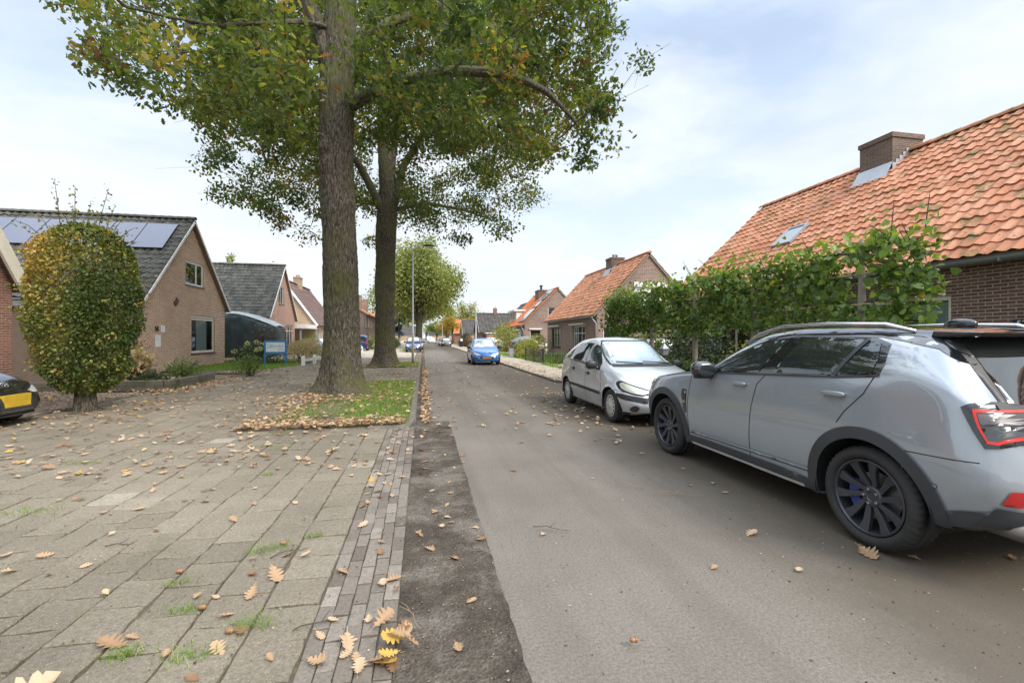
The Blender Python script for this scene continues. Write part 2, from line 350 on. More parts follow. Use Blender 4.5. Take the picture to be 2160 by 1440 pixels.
def slabs(name, cells, zfun, m, gap, warp, ch=.006, sub=4, jit=.0038, endgap=1.0):
    """cells: (x0,x1,y0,y1,rnd); each a separate worn slab with its own tilt"""
    V = []; F = []; rn = []
    for x0, x1, y0, y1, r in cells:
        b = len(V); gx = gap*(.6+random.random()*.8); c4 = [(x0+gx, y0+gx), (x1-gx, y0+gx), (x1-gx, y1-gx), (x0+gx, y1-gx)]
        gy = gx*endgap; c4 = [(x0+gx, y0+gy), (x1-gx, y0+gy), (x1-gx, y1-gy), (x0+gx, y1-gy)]
        q = [(c4[e][0]+(c4[(e+1) % 4][0]-c4[e][0])*t/sub, c4[e][1]+(c4[(e+1) % 4][1]-c4[e][1])*t/sub) for e in range(4) for t in range(sub)]; nq = len(q)
        dz = random.gauss(0, .0022); tx = random.gauss(0, .010); ty = random.gauss(0, .010); cx, cy = (x0+x1)/2, (y0+y1)/2
        top = []; low = []
        for (x, y) in q:
            x += random.gauss(0, jit); y += random.gauss(0, jit)
            wx, wy = warp(x, y); z = zfun(x, y)+dz+tx*(x-cx)+ty*(y-cy)
            sx, sy = (cx-x), (cy-y); L = math.hypot(sx, sy)
            top.append((x+wx+sx/L*ch*1.4, y+wy+sy/L*ch*1.4, z)); low.append((x+wx, y+wy, z-ch))
        V += top+low+[(p[0], p[1], .0) for p in low]
        F += [tuple(b+i for i in range(nq))]+[(b+nq+i, b+nq+(i+1) % nq, b+(i+1) % nq, b+i) for i in range(nq)]+[(b+2*nq+i, b+2*nq+(i+1) % nq, b+nq+(i+1) % nq, b+nq+i) for i in range(nq)]
        rn += [r]*(1+2*nq)
    return structure(np_obj(name, V, F, m, rnd=rn))
def wrp(x, y): f = min(1, max(0, (-.56-x)/.9)); return (f*(.06*noise.noise((x*.5, y*.5, 7))+.02*noise.noise((x*2, y*2, 3))), .06*noise.noise((x*.5, y*.5, 17)))
def pz(x, y): return .024+.010*noise.noise((x*.7, y*.7, 2))
cells = []
for i in range(31):
    x1 = -.56-i*.3; x0 = x1-.3; y = -1.5+(.15 if i % 2 else 0)+random.uniform(-.02, .02)
    while y < 34.6:
        L = .3
        cx, cy = (x0+x1)/2, y+.15
        ok = not (cx > -2.75-.25*noise.noise((cy, 0, 0)) and 7.75 < cy < 16.2 and cx > -2.75+max(0, (cy-9.5))*.12) and not (cx > -2.9 and 23.1 < cy < 27.6) and not (cx < -6.9 and cy > 18.3 and cy < 21.6+.0*cx) and not (cx < -7.0 and (cy < 21.9 and cy > 13.8))
        if cx < -7.25 and cy < 21: ok = False
        if cx < -6.95 and 21.2 < cy < 34.6 and cy > 22.3: ok = False
        if math.hypot(cx+6.7, cy-10.7) < .34: ok = False
        if ok:
            r = min(1, max(0, .36+.34*noise.noise((cx*.6, cy*.35, 5))+random.gauss(0, .10)))
            if -7 < cx < -2.2 and 4.5 < cy < 9: r = min(1, r+.16)
            if random.random() < .005: r = .95
            cells.append((x0, x1, y, y+L, r))
        y += L
slabs('paving', cells, pz, M['slab'], .0062, wrp)
g = G('gutter_brick'); o_ = g.co(); f_ = g.noise(o_, 70, 4, .7)
col_ = g.ramp(g.attr(), (0, (.125, .104, .083)), (.5, (.185, .16, .13)), (1, (.26, .226, .186)))
col_ = g.mix(1.0, col_, g.ramp(f_, (.25, .65), (.75, 1.3)), 'MULTIPLY'); col_ = g.mix(g.ramp(g.noise(o_, 6, 5, .7), (.55, 0.0), (.75, .5)), col_, (.12, .10, .08))
g.bump(f_, .6, .005); M['gbrick'] = g.fin(col_, .9, 0, .25)
cells = []
for i in range(5):
    x0 = -.556+i*.0845; y = .2+(.1 if i % 2 else 0)
    while y < 60:
        if not (7.7 < y < 16.1 and True): cells.append((x0, x0+.0845, y, y+.205, min(1, max(0, .45+random.gauss(0, .26)))))
        y += .205
slabs('gutter_bricks', cells, lambda x, y: .021+.006*noise.noise((x*2, y*2, 2)), M['gbrick'], .0024, lambda x, y: (.012*noise.noise((0, y*.8, 3)), 0), .004, 2, .0016, 2.6)
# kerbs round the tree verges and along the right pavement
M['kerbstone'] = plain('worn_kerb', (.15, .132, .11), .9, spec=.2, var=.35, sc=7)
def kerb(name, pts, w=.12, h=.11, z0=0):
    b = MB()
    for i in range(len(pts)-1):
        P, Q = Vector((*pts[i], z0)), Vector((*pts[i+1], z0)); d = Q-P; L = d.length; d.normalize(); n = Vector((-d.y, d.x, 0)); k = max(1, round(L/1.0))
        for j in range(k):
            b.obox(P, d, n, Vector((0, 0, 1)), (L*j/k+.004, L*(j+1)/k-.004), (0, w), (-.02, h+random.uniform(-.008, .008)))
    o = b.build(name, M['kerbstone'], bevel=.018); return structure(o)
kerb('verge_kerb', [(-.9, 7.72), (-.36, 7.74), (-.19, 7.9), (-.14, 8.4), (-.12, 15.8), (-.3, 16.1)], .12, .05)
kerb('verge_kerb', [(-.9, 23.4), (-.4, 23.4), (-.2, 23.7), (-.16, 27.2), (-.4, 27.4)], .12, .05)
kerb('right_kerb', [(4.36, 300), (4.36, 14.8), (5.2, 13.7), (5.2, -5)], .12, .07)
# ------------------------------------------------------------------ grass (uncountable)
M['grass'] = leafmat('grass_blades', ((0, (.10, .17, .02)), (.5, (.17, .30, .035)), (.85, (.26, .37, .06)), (1, (.38, .35, .14))), .3, .5)
def grass(name, pts, hmin, hmax, w, m, bent=.6):
    n = len(pts); pts = np.asarray(pts, float); a = rng.uniform(0, 2*np.pi, n); h = rng.uniform(hmin, hmax, n); ln = rng.normal(0, bent, (n, 2))*h[:, None]
    ww = w*rng.uniform(.6, 1.3, n); dx, dy = np.cos(a)*ww, np.sin(a)*ww; V = np.empty((n, 5, 3))
    V[:, 0] = pts+np.stack([-dx, -dy, 0*dx], 1); V[:, 1] = pts+np.stack([dx, dy, 0*dx], 1)
    mid = pts+np.stack([ln[:, 0]*.35, ln[:, 1]*.35, h*.6], 1); V[:, 2] = mid+np.stack([dx*.7, dy*.7, 0*dx], 1); V[:, 3] = mid-np.stack([dx*.7, dy*.7, 0*dx], 1)
    V[:, 4] = pts+np.stack([ln[:, 0], ln[:, 1], h*.92], 1)
    b = np.arange(n)[:, None]*5; F = (b+np.array([[0, 1, 2, 3]])).tolist()+(b+np.array([[3, 2, 4]])).tolist(); r = np.clip(rng.normal(.45, .24, n), 0, 1)
    return tag(np_obj(name, V, F, m, rnd=np.concatenate([r, r])), None, None, None, 'stuff')
def scat(n, x0, x1, y0, y1, keep, z=.03):
    p = np.stack([rng.uniform(x0, x1, n), rng.uniform(y0, y1, n), np.full(n, z)], 1); return p[[bool(keep(*q[:2])) for q in p]]
sheet('verge_soil', [(-3.2, 7.4), (-.6, 7.4), (-.6, 7.85), (-.2, 7.85), (-.22, 16.3), (-2.3, 16.4)], .017, M['soil'])
def kv(x, y):
    if x < -2.75+(y-8)*.09: return False
    gr = .5+.5*noise.noise((x*1.1, y*.9, 8))+(.30 if x > -1.5 else -.22)-(.45 if math.hypot(x+2.1, y-12.8) < 1.05 else 0)-(.30 if y < 8.5 else 0)
    return random.random() < gr
grass('verge_grass', scat(36000, -2.9, -.24, 7.9, 16.0, kv), .03, .075, .004, M['grass'])
sheet('far_verge_soil', [(-2.9, 23.5), (-.26, 23.5), (-.3, 27.2), (-2.9, 27.4)], .034, M['soil'])
grass('far_verge_grass', scat(11000, -2.8, -.25, 23.5, 27.3, lambda x, y: random.random() < (.9 if x > -1.3 else .25)), .05, .12, .008, M['grass'])
sheet('lawn_soil', [(-20, 22.3), (-7.0, 22.3), (-5.6, 25), (-5.6, 34.8), (-20, 34.8)], .02, M['soil'])
grass('lawn_grass', scat(26000, -12, -6.2, 22.5, 31, lambda x, y: x < -7.0+(.4 if y > 24.5 else 0)+.2*noise.noise((y*2, 0, 0)) and not (x < -11.1 and y < 29)), .04, .10, .010, M['grass'])
pts = []
for (x, y, r, n) in ((-1.05, 3.45, .09, 160), (-1.45, 3.05, .05, 60), (-.86, 2.55, .06, 130), (-1.05, 2.35, .07, 120), (-1.35, 2.42, .05, 130), (-3.3, 4.55, .16, 200), (-1.28, 2.75, .05, 60), (-1.62, 5.3, .05, 60), (-1.9, 6.6, .12, 90), (-3.9, 6.2, .1, 70), (-.8, 3.6, .04, 50)):
    pts.append(np.stack([rng.normal(x, r, n), rng.normal(y, r*.5, n), np.full(n, .022)], 1))
grass('joint_grass', np.concatenate(pts), .02, .055, .0018, M['grass'], .9)
grass('garden_weeds', np.concatenate([scat(5000, 6.5, 9.9, 24.5, 40, lambda x, y: True), scat(2600, 4.9, 7.5, 33, 60, lambda x, y: x > 6.0+.6*noise.noise((y, 0, 0))), scat(2500, -2.5, -.6, 48, 110, lambda x, y: True), scat(1500, 6.0, 6.6, 15, 24, lambda x, y: x > 6.3)]), .06, .22, .016, M['grass'])
# ------------------------------------------------------------------ houses
Z = Vector((0, 0, 1))
def wall(name, parent, P, u, n, outline, holes, mat, depth=.11):
    """brick wall in the plane P,u,Z with openings that have real reveals; n = outward normal"""
    P, u, n = Vector(P), Vector(u), Vector(n); vs = []; es = []
    def loop(q):
        b = len(vs); vs.extend(Vector(p) for p in q); es.extend((b+i, b+(i+1) % len(q)) for i in range(len(q)))
    loop(outline); hr = [((a, c), (b, c), (b, d), (a, d)) for a, b, c, d in holes]
    for h in hr: loop(h)
    ov, _, of, _, _, _ = delaunay_2d_cdt(vs, es, [], 0, 1e-5)
    def inp(x, y, q):
        k = False; j = len(q)-1
        for i in range(len(q)):
            if (q[i][1] > y) != (q[j][1] > y) and x < (q[j][0]-q[i][0])*(y-q[i][1])/(q[j][1]-q[i][1])+q[i][0]: k = not k
            j = i
        return k
    b = MB(); fs = []; flip = u.cross(Z).dot(n) < 0
    for f in of:
        cx = sum(ov[i].x for i in f)/len(f); cy = sum(ov[i].y for i in f)/len(f)
        if inp(cx, cy, outline) and not any(inp(cx, cy, h) for h in hr): fs.append(tuple(f)[::-1] if flip else tuple(f))
    b.add([P+u*q.x+Z*q.y for q in ov], fs)
    for h in hr:
        q = [P+u*x+Z*y for x, y in h]; k = [p-n*depth for p in q]
        b.add(q+k, [((i+1) % 4, i, 4+i, 4+(i+1) % 4) if not flip else (i, (i+1) % 4, 4+(i+1) % 4, 4+i) for i in range(4)])
    return b.build(name, mat, parent)
def window(parent, P, u, n, r, cols=1, rows=(), fm='white', sill='sillstone', inset=.07, fw=.065, curtain=1, name='window', glass='glass', shift=0):
    """frame + pane + sill + curtain for the opening r=(u0,u1,z0,z1); rows = heights of transoms as fractions"""
    u0, u1, z0, z1 = r; P = Vector(P); u = Vector(u); n = Vector(n); b = MB(); e = .004
    ob = lambda m, a, c, d: m.obox(P, u, n, Z, a, c, d)
    d0 = (-inset-.05, -inset)
    ob(b, (u0+e, u0+fw), d0, (z0+e, z1-e)); ob(b, (u1-fw, u1-e), d0, (z0+e, z1-e)); ob(b, (u0+fw, u1-fw), d0, (z0+e, z0+fw)); ob(b, (u0+fw, u1-fw), d0, (z1-fw, z1-e))
    cs = [u0+fw+(u1-u0-2*fw)*i/cols for i in range(cols+1)] if isinstance(cols, int) else [u0+fw]+[u0+(u1-u0)*c for c in cols]+[u1-fw]
    for c in cs[1:-1]: ob(b, (c-fw*.4, c+fw*.4), (-inset-.048, -inset-.004), (z0+fw, z1-fw))
    for h in rows:
        zz = z0+(z1-z0)*h
        for i in range(len(cs)-1): ob(b, (cs[i]+fw*.4 if i else cs[i], cs[i+1]-fw*.4 if i < len(cs)-2 else cs[i+1]), (-inset-.046, -inset-.006), (zz-fw*.35, zz+fw*.35))
    w = b.build(name, M[fm], parent)
    g = MB(); c4 = [P+u*a+Z*c-n*(inset+.03) for a, c in ((u0+fw*.6, z0+fw*.6), (u1-fw*.6, z0+fw*.6), (u1-fw*.6, z1-fw*.6), (u0+fw*.6, z1-fw*.6))]; g.add(c4, [(0, 1, 2, 3) if u.cross(Z).dot(n) > 0 else (3, 2, 1, 0)]); pn = g.build('pane', M[glass], w, world=False)
    if sill:
        s = MB(); ob(s, (u0-.04, u1+.04), (-inset-.02, .05), (z0-.06, z0)); s.build('sill', M[sill], w, world=False)
    if curtain:
        W_ = u1-u0
        for a0, a1 in {1: ((0, .2), (.82, 1)), 2: ((0, 1),), 3: ((.3, .75),), 4: ((0, .12),)}[curtain]:
            c = MB(); k = 14; A0, A1 = u0+W_*a0, u1-W_*(1-a1); q = []
            for i in range(k+1):
                x = A0+(A1-A0)*i/k; q.append(P+u*x-n*(inset+.085+.02*(i % 2))+Z*(z0+.03)); 
            b2 = len(c.v); c.add(q+[p+Z*(z1-z0-.06) for p in q], [(i, i+1, k+2+i, k+1+i) for i in range(k)])
            c.build('curtain', M['curtain'], w, world=False)
    return w
def roof(name, parent, A, B, up, rows_len, tw, course, mat, amp=.04, step=.032, res=6, deck='wood', jit=.008, over=0):
    """tiled slope: A->B along the eave, up = unit vector eave->ridge; real waves and course steps"""
    A, B, up = Vector(A), Vector(B), Vector(up).normalized(); al = (B-A); L = al.length; al.normalize(); n = al.cross(up)
    if n.z < 0: n = -n
    nt = max(1, round(L/tw)); tw = L/nt; nc = max(1, round(rows_len/course)); course = rows_len/nc; nx = nt*res+1
    s = np.arange(nx)/res; ph = s % 1; wv = (.5-.5*np.cos(2*np.pi*ph))**1.6*amp if res > 3 else np.where((np.arange(nx) % res) == 0, 0, amp)
    rows = []; kt = np.minimum((s).astype(int), nt-1)
    for c in range(nc):
        jz = rng.normal(0, jit, nt)[kt]; jy = rng.normal(0, jit, nt)[kt]
        sag = np.array([.02*noise.noise((x*tw*.6, c*course*.6, 9)) for x in s])
        for top in (0, 1):
            t = (c+top)*course+(jy if not top else 0); h = wv+(step if not top else 0.0)+sag+(jz if not top else 0)
            rows.append(np.array(A)[None]+np.outer(s*tw, al)+np.outer(np.full(nx, 1.0)*t, up)+np.outer(h, n))
    V = np.concatenate(rows); nr = len(rows); j = np.arange(nr-1)[:, None]*nx+np.arange(nx-1)[None]
    F = np.stack([j, j+1, j+nx+1, j+nx], -1).reshape(-1, 4); 
    if np.dot(np.cross(np.array(al), np.array(up)), np.array(n)) < 0: F = F[:, ::-1]
    cr = rng.uniform(0, 1, (nc, nt)); rn = np.stack([cr[min(r//2, nc-1)][kt[:-1]] for r in range(nr-1)]).ravel()
    o = np_obj(name, V, F, M[mat], parent, rnd=rn, smooth=False)
    if deck:
        d = MB(); d.obox(A, al, up, n, (.01, L-.01), (.02, rows_len-.0), (-.14, -.025)); d.build('roof_deck', M[deck], o, world=False)
    return o
def ridge(parent, P, Q, mat, r=.13, L=.38, name='ridge'):
    P, Q = Vector(P), Vector(Q); d = Q-P; T = d.length; d.normalize(); k = max(1, round(T/L)); sd_ = d.cross(Z).normalized(); V = []; F = []; rn = []
    for i in range(k):
        a, b_ = P+d*(T*i/k), P+d*(T*(i+1)/k+.03); q = random.random()
        for e, (pp, rr) in enumerate(((a, r*1.08), (b_, r*.94))):
            for m in range(7):
                th = math.pi*m/6; V.append(pp+sd_*math.cos(th)*rr*1.1+Z*(math.sin(th)*rr-.03))
        bb = len(V)-14; F += [(bb+m, bb+m+1, bb+8+m, bb+7+m) for m in range(6)]+[tuple(bb+m for m in range(7))]; rn += [q]*7
    return np_obj(name, [tuple(v) for v in V], F, M[mat], parent, rnd=rn)
def gutter(parent, P, Q, r=.075, mat='gutter', pipe=None, base=0):
    P, Q = Vector(P), Vector(Q); d = (Q-P); L = d.length; d.normalize(); s_ = d.cross(Z); b = MB(); pr = [(math.cos(math.pi*(1+i/8))*r, math.sin(math.pi*(1+i/8))*r) for i in range(9)]
    pr += [(x*.86, y*.86) for x, y in pr[::-1]]; b.prism(pr, P, s_, Z, d, L)
    k = max(2, int(L/1.2))
    for i in range(k): q = P+d*(L*(i+.5)/k); b.obox(q, d, s_, Z, (-.012, .012), (-r*1.06, r*1.06), (-r*1.1, -r*.2))
    o = b.build('gutter', M[mat], parent)
    if pipe:
        t = MB(); t.tube(pipe, .04, 8); t.build('downpipe', M['zinc'], parent, smooth=True)
    return o
def chimney(parent, x0, x1, y0, y1, z0, z1, mat='brick_chim', cap=True, pots=1, lead=None, name='chimney'):
    b = MB(); b.box(x0, x1, y0, y1, z0, z1-.14); b.box(x0-.035, x1+.035, y0-.035, y1+.035, z1-.14, z1)
    c = b.build(name, M[mat], parent); 
    if pots:
        p = MB()
        for i in range(pots): p.lathe([(.085, 0), (.085, .22), (.12, .23), (.12, .28), (0, .29)], ((x0+x1)/2+.12*(i-(pots-1)/2)*2, (y0+y1)/2, z1), n=12)
        p.build('flue', M['steel'], c, world=False, smooth=True)
    return c
def flashing(parent, x0, x1, y0, y1, fz, side=-1):
    """stepped lead skirt where a chimney meets a slope; fz(x) = roof height"""
    b = MB(); w = .03; P = fz
    b.add([(x0-.02, y0-.03, P(x0)+.28), (x0-.02, y1+.03, P(x0)+.28), (x0-.30, y1+.06, P(x0-.30)+.07), (x0-.30, y0-.06, P(x0-.30)+.07)], [(0, 1, 2, 3)])
    n = 5
    for i in range(n):
        a = x0-.02+(x1-x0)*i/n*.95; c = a+(x1-x0)/n
        b.box(a, c, y0-.022, y0-.006, P(a)-.05, P(c)+.14)
    return b.build('flashing', M['lead'], parent)
def barge(parent, pts, w=.22, t=.05, n=(1, 0, 0), mat='white', name='bargeboard'):
    b = MB(); n = Vector(n)
    for P, Q in zip(pts[:-1], pts[1:]):
        P, Q = Vector(P), Vector(Q); d = Q-P; L = d.length; d.normalize(); v = n.cross(d); v = v if v.z > 0 else -v
        b.obox(P, d, v, n, (0, L), (-w, 0), (0, t))
    return b.build(name, M[mat], parent)
def text(parent, s, P, u, n, size, mat, ext=.006, shear=0, name='lettering', align='CENTER'):
    c = bpy.data.curves.new(name, 'FONT'); c.body = s; c.size = size; c.extrude = ext; c.shear = shear; c.align_x = align; c.align_y = 'CENTER'
    o = bpy.data.objects.new(name, c); COL.objects.link(o); me = bpy.data.meshes.new_from_object(o.evaluated_get(bpy.context.evaluated_depsgraph_get())); bpy.data.objects.remove(o)
    o = link(name, me, M[mat]); u, n = Vector(u), Vector(n)
    m = Matrix((u, n.cross(u), n)).transposed().to_4x4(); m.translation = Vector(P)
    o.matrix_world = m; o.parent = parent
    o.location = Vector(P)-(Vector(parent.location) if parent.parent is None else Vector()); o.rotation_euler = m.to_euler(); return o
U = Vector((0, 1, 0)); X1 = Vector((1, 0, 0))
# ---- right-hand houses: ridge along the street, tiled slope facing it
def right_house(name, label, y0, y1, xe, xr, ze, zr, brickm, tile, fac_holes, gab_holes, tw=.235, course=.33, res=6, yroof0=None, back=True):
    h = thing(name, label, 'house', (xe+.3, y0, 0)); xf = xe+.3; sl = (zr-ze)/(xr-xe); xb = 2*xr-xe; zf = ze+sl*.3-.14
    wall('front_wall', h, (xf, y0, 0), U, (-1, 0, 0), [(0, -.1), (y1-y0, -.1), (y1-y0, zf), (0, zf)], [(a-y0, b-y0, c, d) for a, b, c, d in fac_holes], M[brickm])
    gz = lambda x: ze+sl*(x-xe)-.14
    out = [(0, -.1), (xb-.3-xf, -.1), (xb-.3-xf, zf), (xr-xf, zr-.16), (0, zf)]
    wall('gable_wall', h, (xf, y0, 0), X1, (0, -1, 0), out, [(a-xf, b-xf, c, d) for a, b, c, d in gab_holes], M[brickm])
    wall('gable_wall', h, (xf, y1, 0), X1, (0, 1, 0), out, [], M[brickm])
    wall('back_wall', h, (xb-.3, y0, 0), U, (1, 0, 0), [(0, -.1), (y1-y0, -.1), (y1-y0, zf), (0, zf)], [], M[brickm])
    d = Vector((xr-xe, 0, zr-ze)); L = d.length; a, b = y0-.10, y1+.10
    r1 = roof('roof', h, (xe-.02, a, ze), (xe-.02, b, ze), d, L, tw, course, tile, res=res)
    d2 = Vector((xe-xr, 0, zr-ze)); r2 = roof('rear_roof', h, (xb, a, ze), (xb, b, ze), d2, L, tw*2, course*2, tile, res=4)
    ridge(r1, (xr, a-.03, zr+.03), (xr, b+.03, zr+.03), tile)
    return h, r1, (lambda x: ze+sl*(x-xe))
# near right house
h, rf, fz = right_house('brick_house', 'brown brick house nearest on the right, mossy orange roof with broad chimney and skylight', -4, 17.5, 10.0, 14.7, 2.99, 7.2, 'brick_dark', 'tile_or',
    [(12.7, 15.35, .78, 2.45), (7.2, 9.9, .75, 2.35)], [], .245, .345, 8)
window(h, (10.3, -4, 0), U, (-1, 0, 0), (16.7, 19.35, .78, 2.45), 3, (.62,), 'olive', curtain=4, fw=.10)
window(h, (10.3, -4, 0), U, (-1, 0, 0), (11.2, 13.9, .75, 2.35), (.42,), (), 'cream', curtain=2, fw=.09)
gutter(h, (9.92, -4.1, 2.93), (9.92, 17.6, 2.93), .085)
c = chimney(h, 14.0, 15.15, 11.35, 12.4, 5.9, 7.75, pots=0); flashing(c, 14.0, 14.7, 11.35, 12.4, fz)
for o in c.children: o.location = (0, 0, 0)
p = MB(); p.lathe([(.2, 0), (.24, .03), (.05, .09), (0, .09)], (14.55, 11.85, 7.78), n=16); p.build('flue_cap', M['blackframe'], c, world=False)
sl_ = Vector((4.7, 0, 4.21)).normalized(); nn = Vector((-sl_.z, 0, sl_.x))
s = MB(); P0 = Vector((11.72, 12.74, fz(11.72)))
for a, b_ in (((0, .08), (0, .82)), ((.92, 1.0), (0, .82)), ((.08, .92), (0, .07)), ((.08, .92), (.75, .82))): s.obox(P0, sl_, U, nn, a, b_, (.02, .12))
sk = s.build('skylight', M['zinc'], h); s = MB(); s.obox(P0, sl_, U, nn, (.08, .92), (.07, .75), (.085, .09)); s.build('pane', M['solar_silver'], sk, world=False)
s = MB(); s.obox((10.3, 6.10, 1.74), U, Z, (-1, 0, 0), (-.13, .13), (-.085, .085), (.003, .012)); pl = s.build('number_plate', plain('blue_enamel', (.02, .03, .06), .3), h)
text(pl, '57', (10.283, 6.10, 1.74), (0, -1, 0), (-1, 0, 0), .15, 'white', .002)
# second right house
h, rf, fz = right_house('brick_house', 'brown brick house with white roller shutter in its gable and rolled awnings over street windows', 26.8, 38.3, 10.35, 14.15, 2.9, 6.9, 'brick_mid', 'tile_or',
    [(34.5, 36.9, .74, 2.25), (28.9, 31.4, .72, 2.32)], [(13.1, 15.4, 3.5, 5.0), (11.06, 12.2, .05, 2.15)], .25, .34, 5)
window(h, (10.65, 26.8, 0), U, (-1, 0, 0), (7.7, 10.1, .74, 2.25), 3, (.66,), 'brownwood', curtain=2)
window(h, (10.65, 26.8, 0), U, (-1, 0, 0), (2.1, 4.6, .72, 2.32), 3, (.68,), 'white', curtain=1)
for a, b_ in ((34.2, 37.2), (28.6, 31.7)):
    s = MB(); s.obox((10.65, a, 2.36), U, (-1, 0, 0), Z, (0, b_-a), (.0, .16), (0, .13)); s.tube([(10.44, a+.03, 2.42), (10.44, b_-.03, 2.42)], .075, 10)
    s.tube([(10.56, a+.05, 2.36), (10.56, a+.05, 1.3)], .014, 6); s.tube([(10.56, b_-.05, 2.36), (10.56, b_-.05, 1.3)], .014, 6); s.build('awning', plain('awning_cloth', (.50, .52, .48), .6), h)
s = MB(); s.box(13.1, 15.4, 26.70, 26.798, 4.72, 5.02)
for i in range(14): s.box(13.16, 15.34, 26.83, 26.86, 3.52+i*.085, 3.52+i*.085+.078)
s.build('roller_shutter', M['white'], h)
window(h, (10.65, 26.8, 0), X1, (0, -1, 0), (.41, 1.55, .05, 2.15), 1, (), 'white', sill=None, curtain=0, name='door')
s = MB(); s.obox((10.65, 26.8, 0), X1, (0, -1, 0), Z, (.47, 1.49), (-.16, -.13), (.1, 2.08)); s.build('door_leaf', plain('green_paint', (.16, .24, .19), .5), h)
gutter(h, (10.27, 26.7, 2.84), (10.27, 38.4, 2.84), .08, 'zinc', [(10.27, 26.85, 2.78), (10.55, 26.75, 2.4), (10.57, 26.74, .05)])
c = chimney(h, 13.6, 14.6, 31.4, 32.45, 5.6, 7.42, pots=2); flashing(c, 13.6, 14.15, 31.4, 32.45, fz)
for o in c.children: o.location = (0, 0, 0)
# third right house
h, rf, fz = right_house('brick_house', 'brown brick house with bright orange roof carrying three solar collectors and a white dormer', 47.6, 58.5, 10.4, 14.4, 2.84, 6.9, 'brick_mid', 'tile_or2',
    [(54.7, 57.0, .55, 2.2), (49.5, 51.8, .3, 2.25)], [(11.3, 12.5, .9, 2.35), (13.3, 14.3, 3.8, 4.8)], .26, .36, 4)
window(h, (10.7, 47.6, 0), U, (-1, 0, 0), (7.1, 9.4, .55, 2.2), 2, (), 'white', curtain=4)
window(h, (10.7, 47.6, 0), U, (-1, 0, 0), (1.9, 4.2, .3, 2.25), 3, (.7,), 'white', curtain=1)
window(h, (10.7, 47.6, 0), X1, (0, -1, 0), (.6, 1.8, .9, 2.35), 1, (.5,), 'white', curtain=0); window(h, (10.7, 47.6, 0), X1, (0, -1, 0), (2.6, 3.6, 3.8, 4.8), 1, (), 'white', curtain=1)
s = MB(); s.obox((10.7, 49.4, 2.3), U, (-1, 0, 0), Z, (0, 2.6), (0, .14), (0, .16)); s.box(11.2, 12.6, 47.48, 47.6, 2.38, 2.5); s.build('awning', M['white'], h)
gutter(h, (10.32, 47.5, 2.78), (10.32, 58.6, 2.78), .085, 'zinc', [(10.32, 47.7, 2.7), (10.6, 47.55, 2.2), (10.62, 47.54, .05)])
c = chimney(h, 13.5, 14.6, 52.5, 54.2, 5.6, 7.2, pots=0); p = MB(); p.lathe([(.13, 0), (.13, .45), (.2, .46), (.2, .6), (0, .62)], (14.0, 53.2, 7.2), n=12); p.build('flue', M['blackframe'], c, world=False)
c.children[0].location = (0, 0, 0)
sl_ = Vector((4.0, 0, 4.06)).normalized(); nn = Vector((-sl_.z, 0, sl_.x))
for (x, y, ln, wd) in ((10.75, 48.1, 2.05, 2.7), (12.35, 48.35, 1.0, 1.7), (13.15, 48.1, 1.6, 3.0)):
    s = MB(); s.obox((x, y, fz(x)), sl_, U, nn, (0, ln), (0, wd), (.06, .15)); q = s.build('solar_panel', M['blackframe'], h)
    s = MB(); s.obox((x, y, fz(x)), sl_, U, nn, (.05, ln-.05), (.05, wd-.05), (.148, .156)); s.build('pane', M['solar_silver'], q, world=False)
s = MB(); s.box(11.15, 13.4, 54.1, 58.0, 3.5, 4.72); s.box(10.85, 13.6, 53.9, 58.3, 4.72, 4.92); dm = s.build('dormer', M['white'], h)
w = window(h, (11.15, 54.1, 0), U, (-1, 0, 0), (.3, 3.6, 3.62, 4.62), 4, (), 'white', sill=None, curtain=0, inset=-.09, glass='solar_silver'); w.parent = dm; w.location = (0, 0, 0)
# its grey-roofed neighbour half
h, rf, fz = right_house('brick_house', 'grey tiled half house with white verge, joined to the bright orange roof with the dormer', 58.7, 66.6, 10.4, 14.4, 2.84, 6.3, 'brick_mid', 'tile_gr', [(60.2, 62.6, .8, 2.2)], [], .3, .36, 4)
window(h, (10.7, 58.7, 0), U, (-1, 0, 0), (1.5, 3.9, .8, 2.2), 2, (), 'white', curtain=1)
barge(h, [(10.1, 58.5, 2.6), (14.4, 58.5, 6.42)], .16, .06, (0, -1, 0))
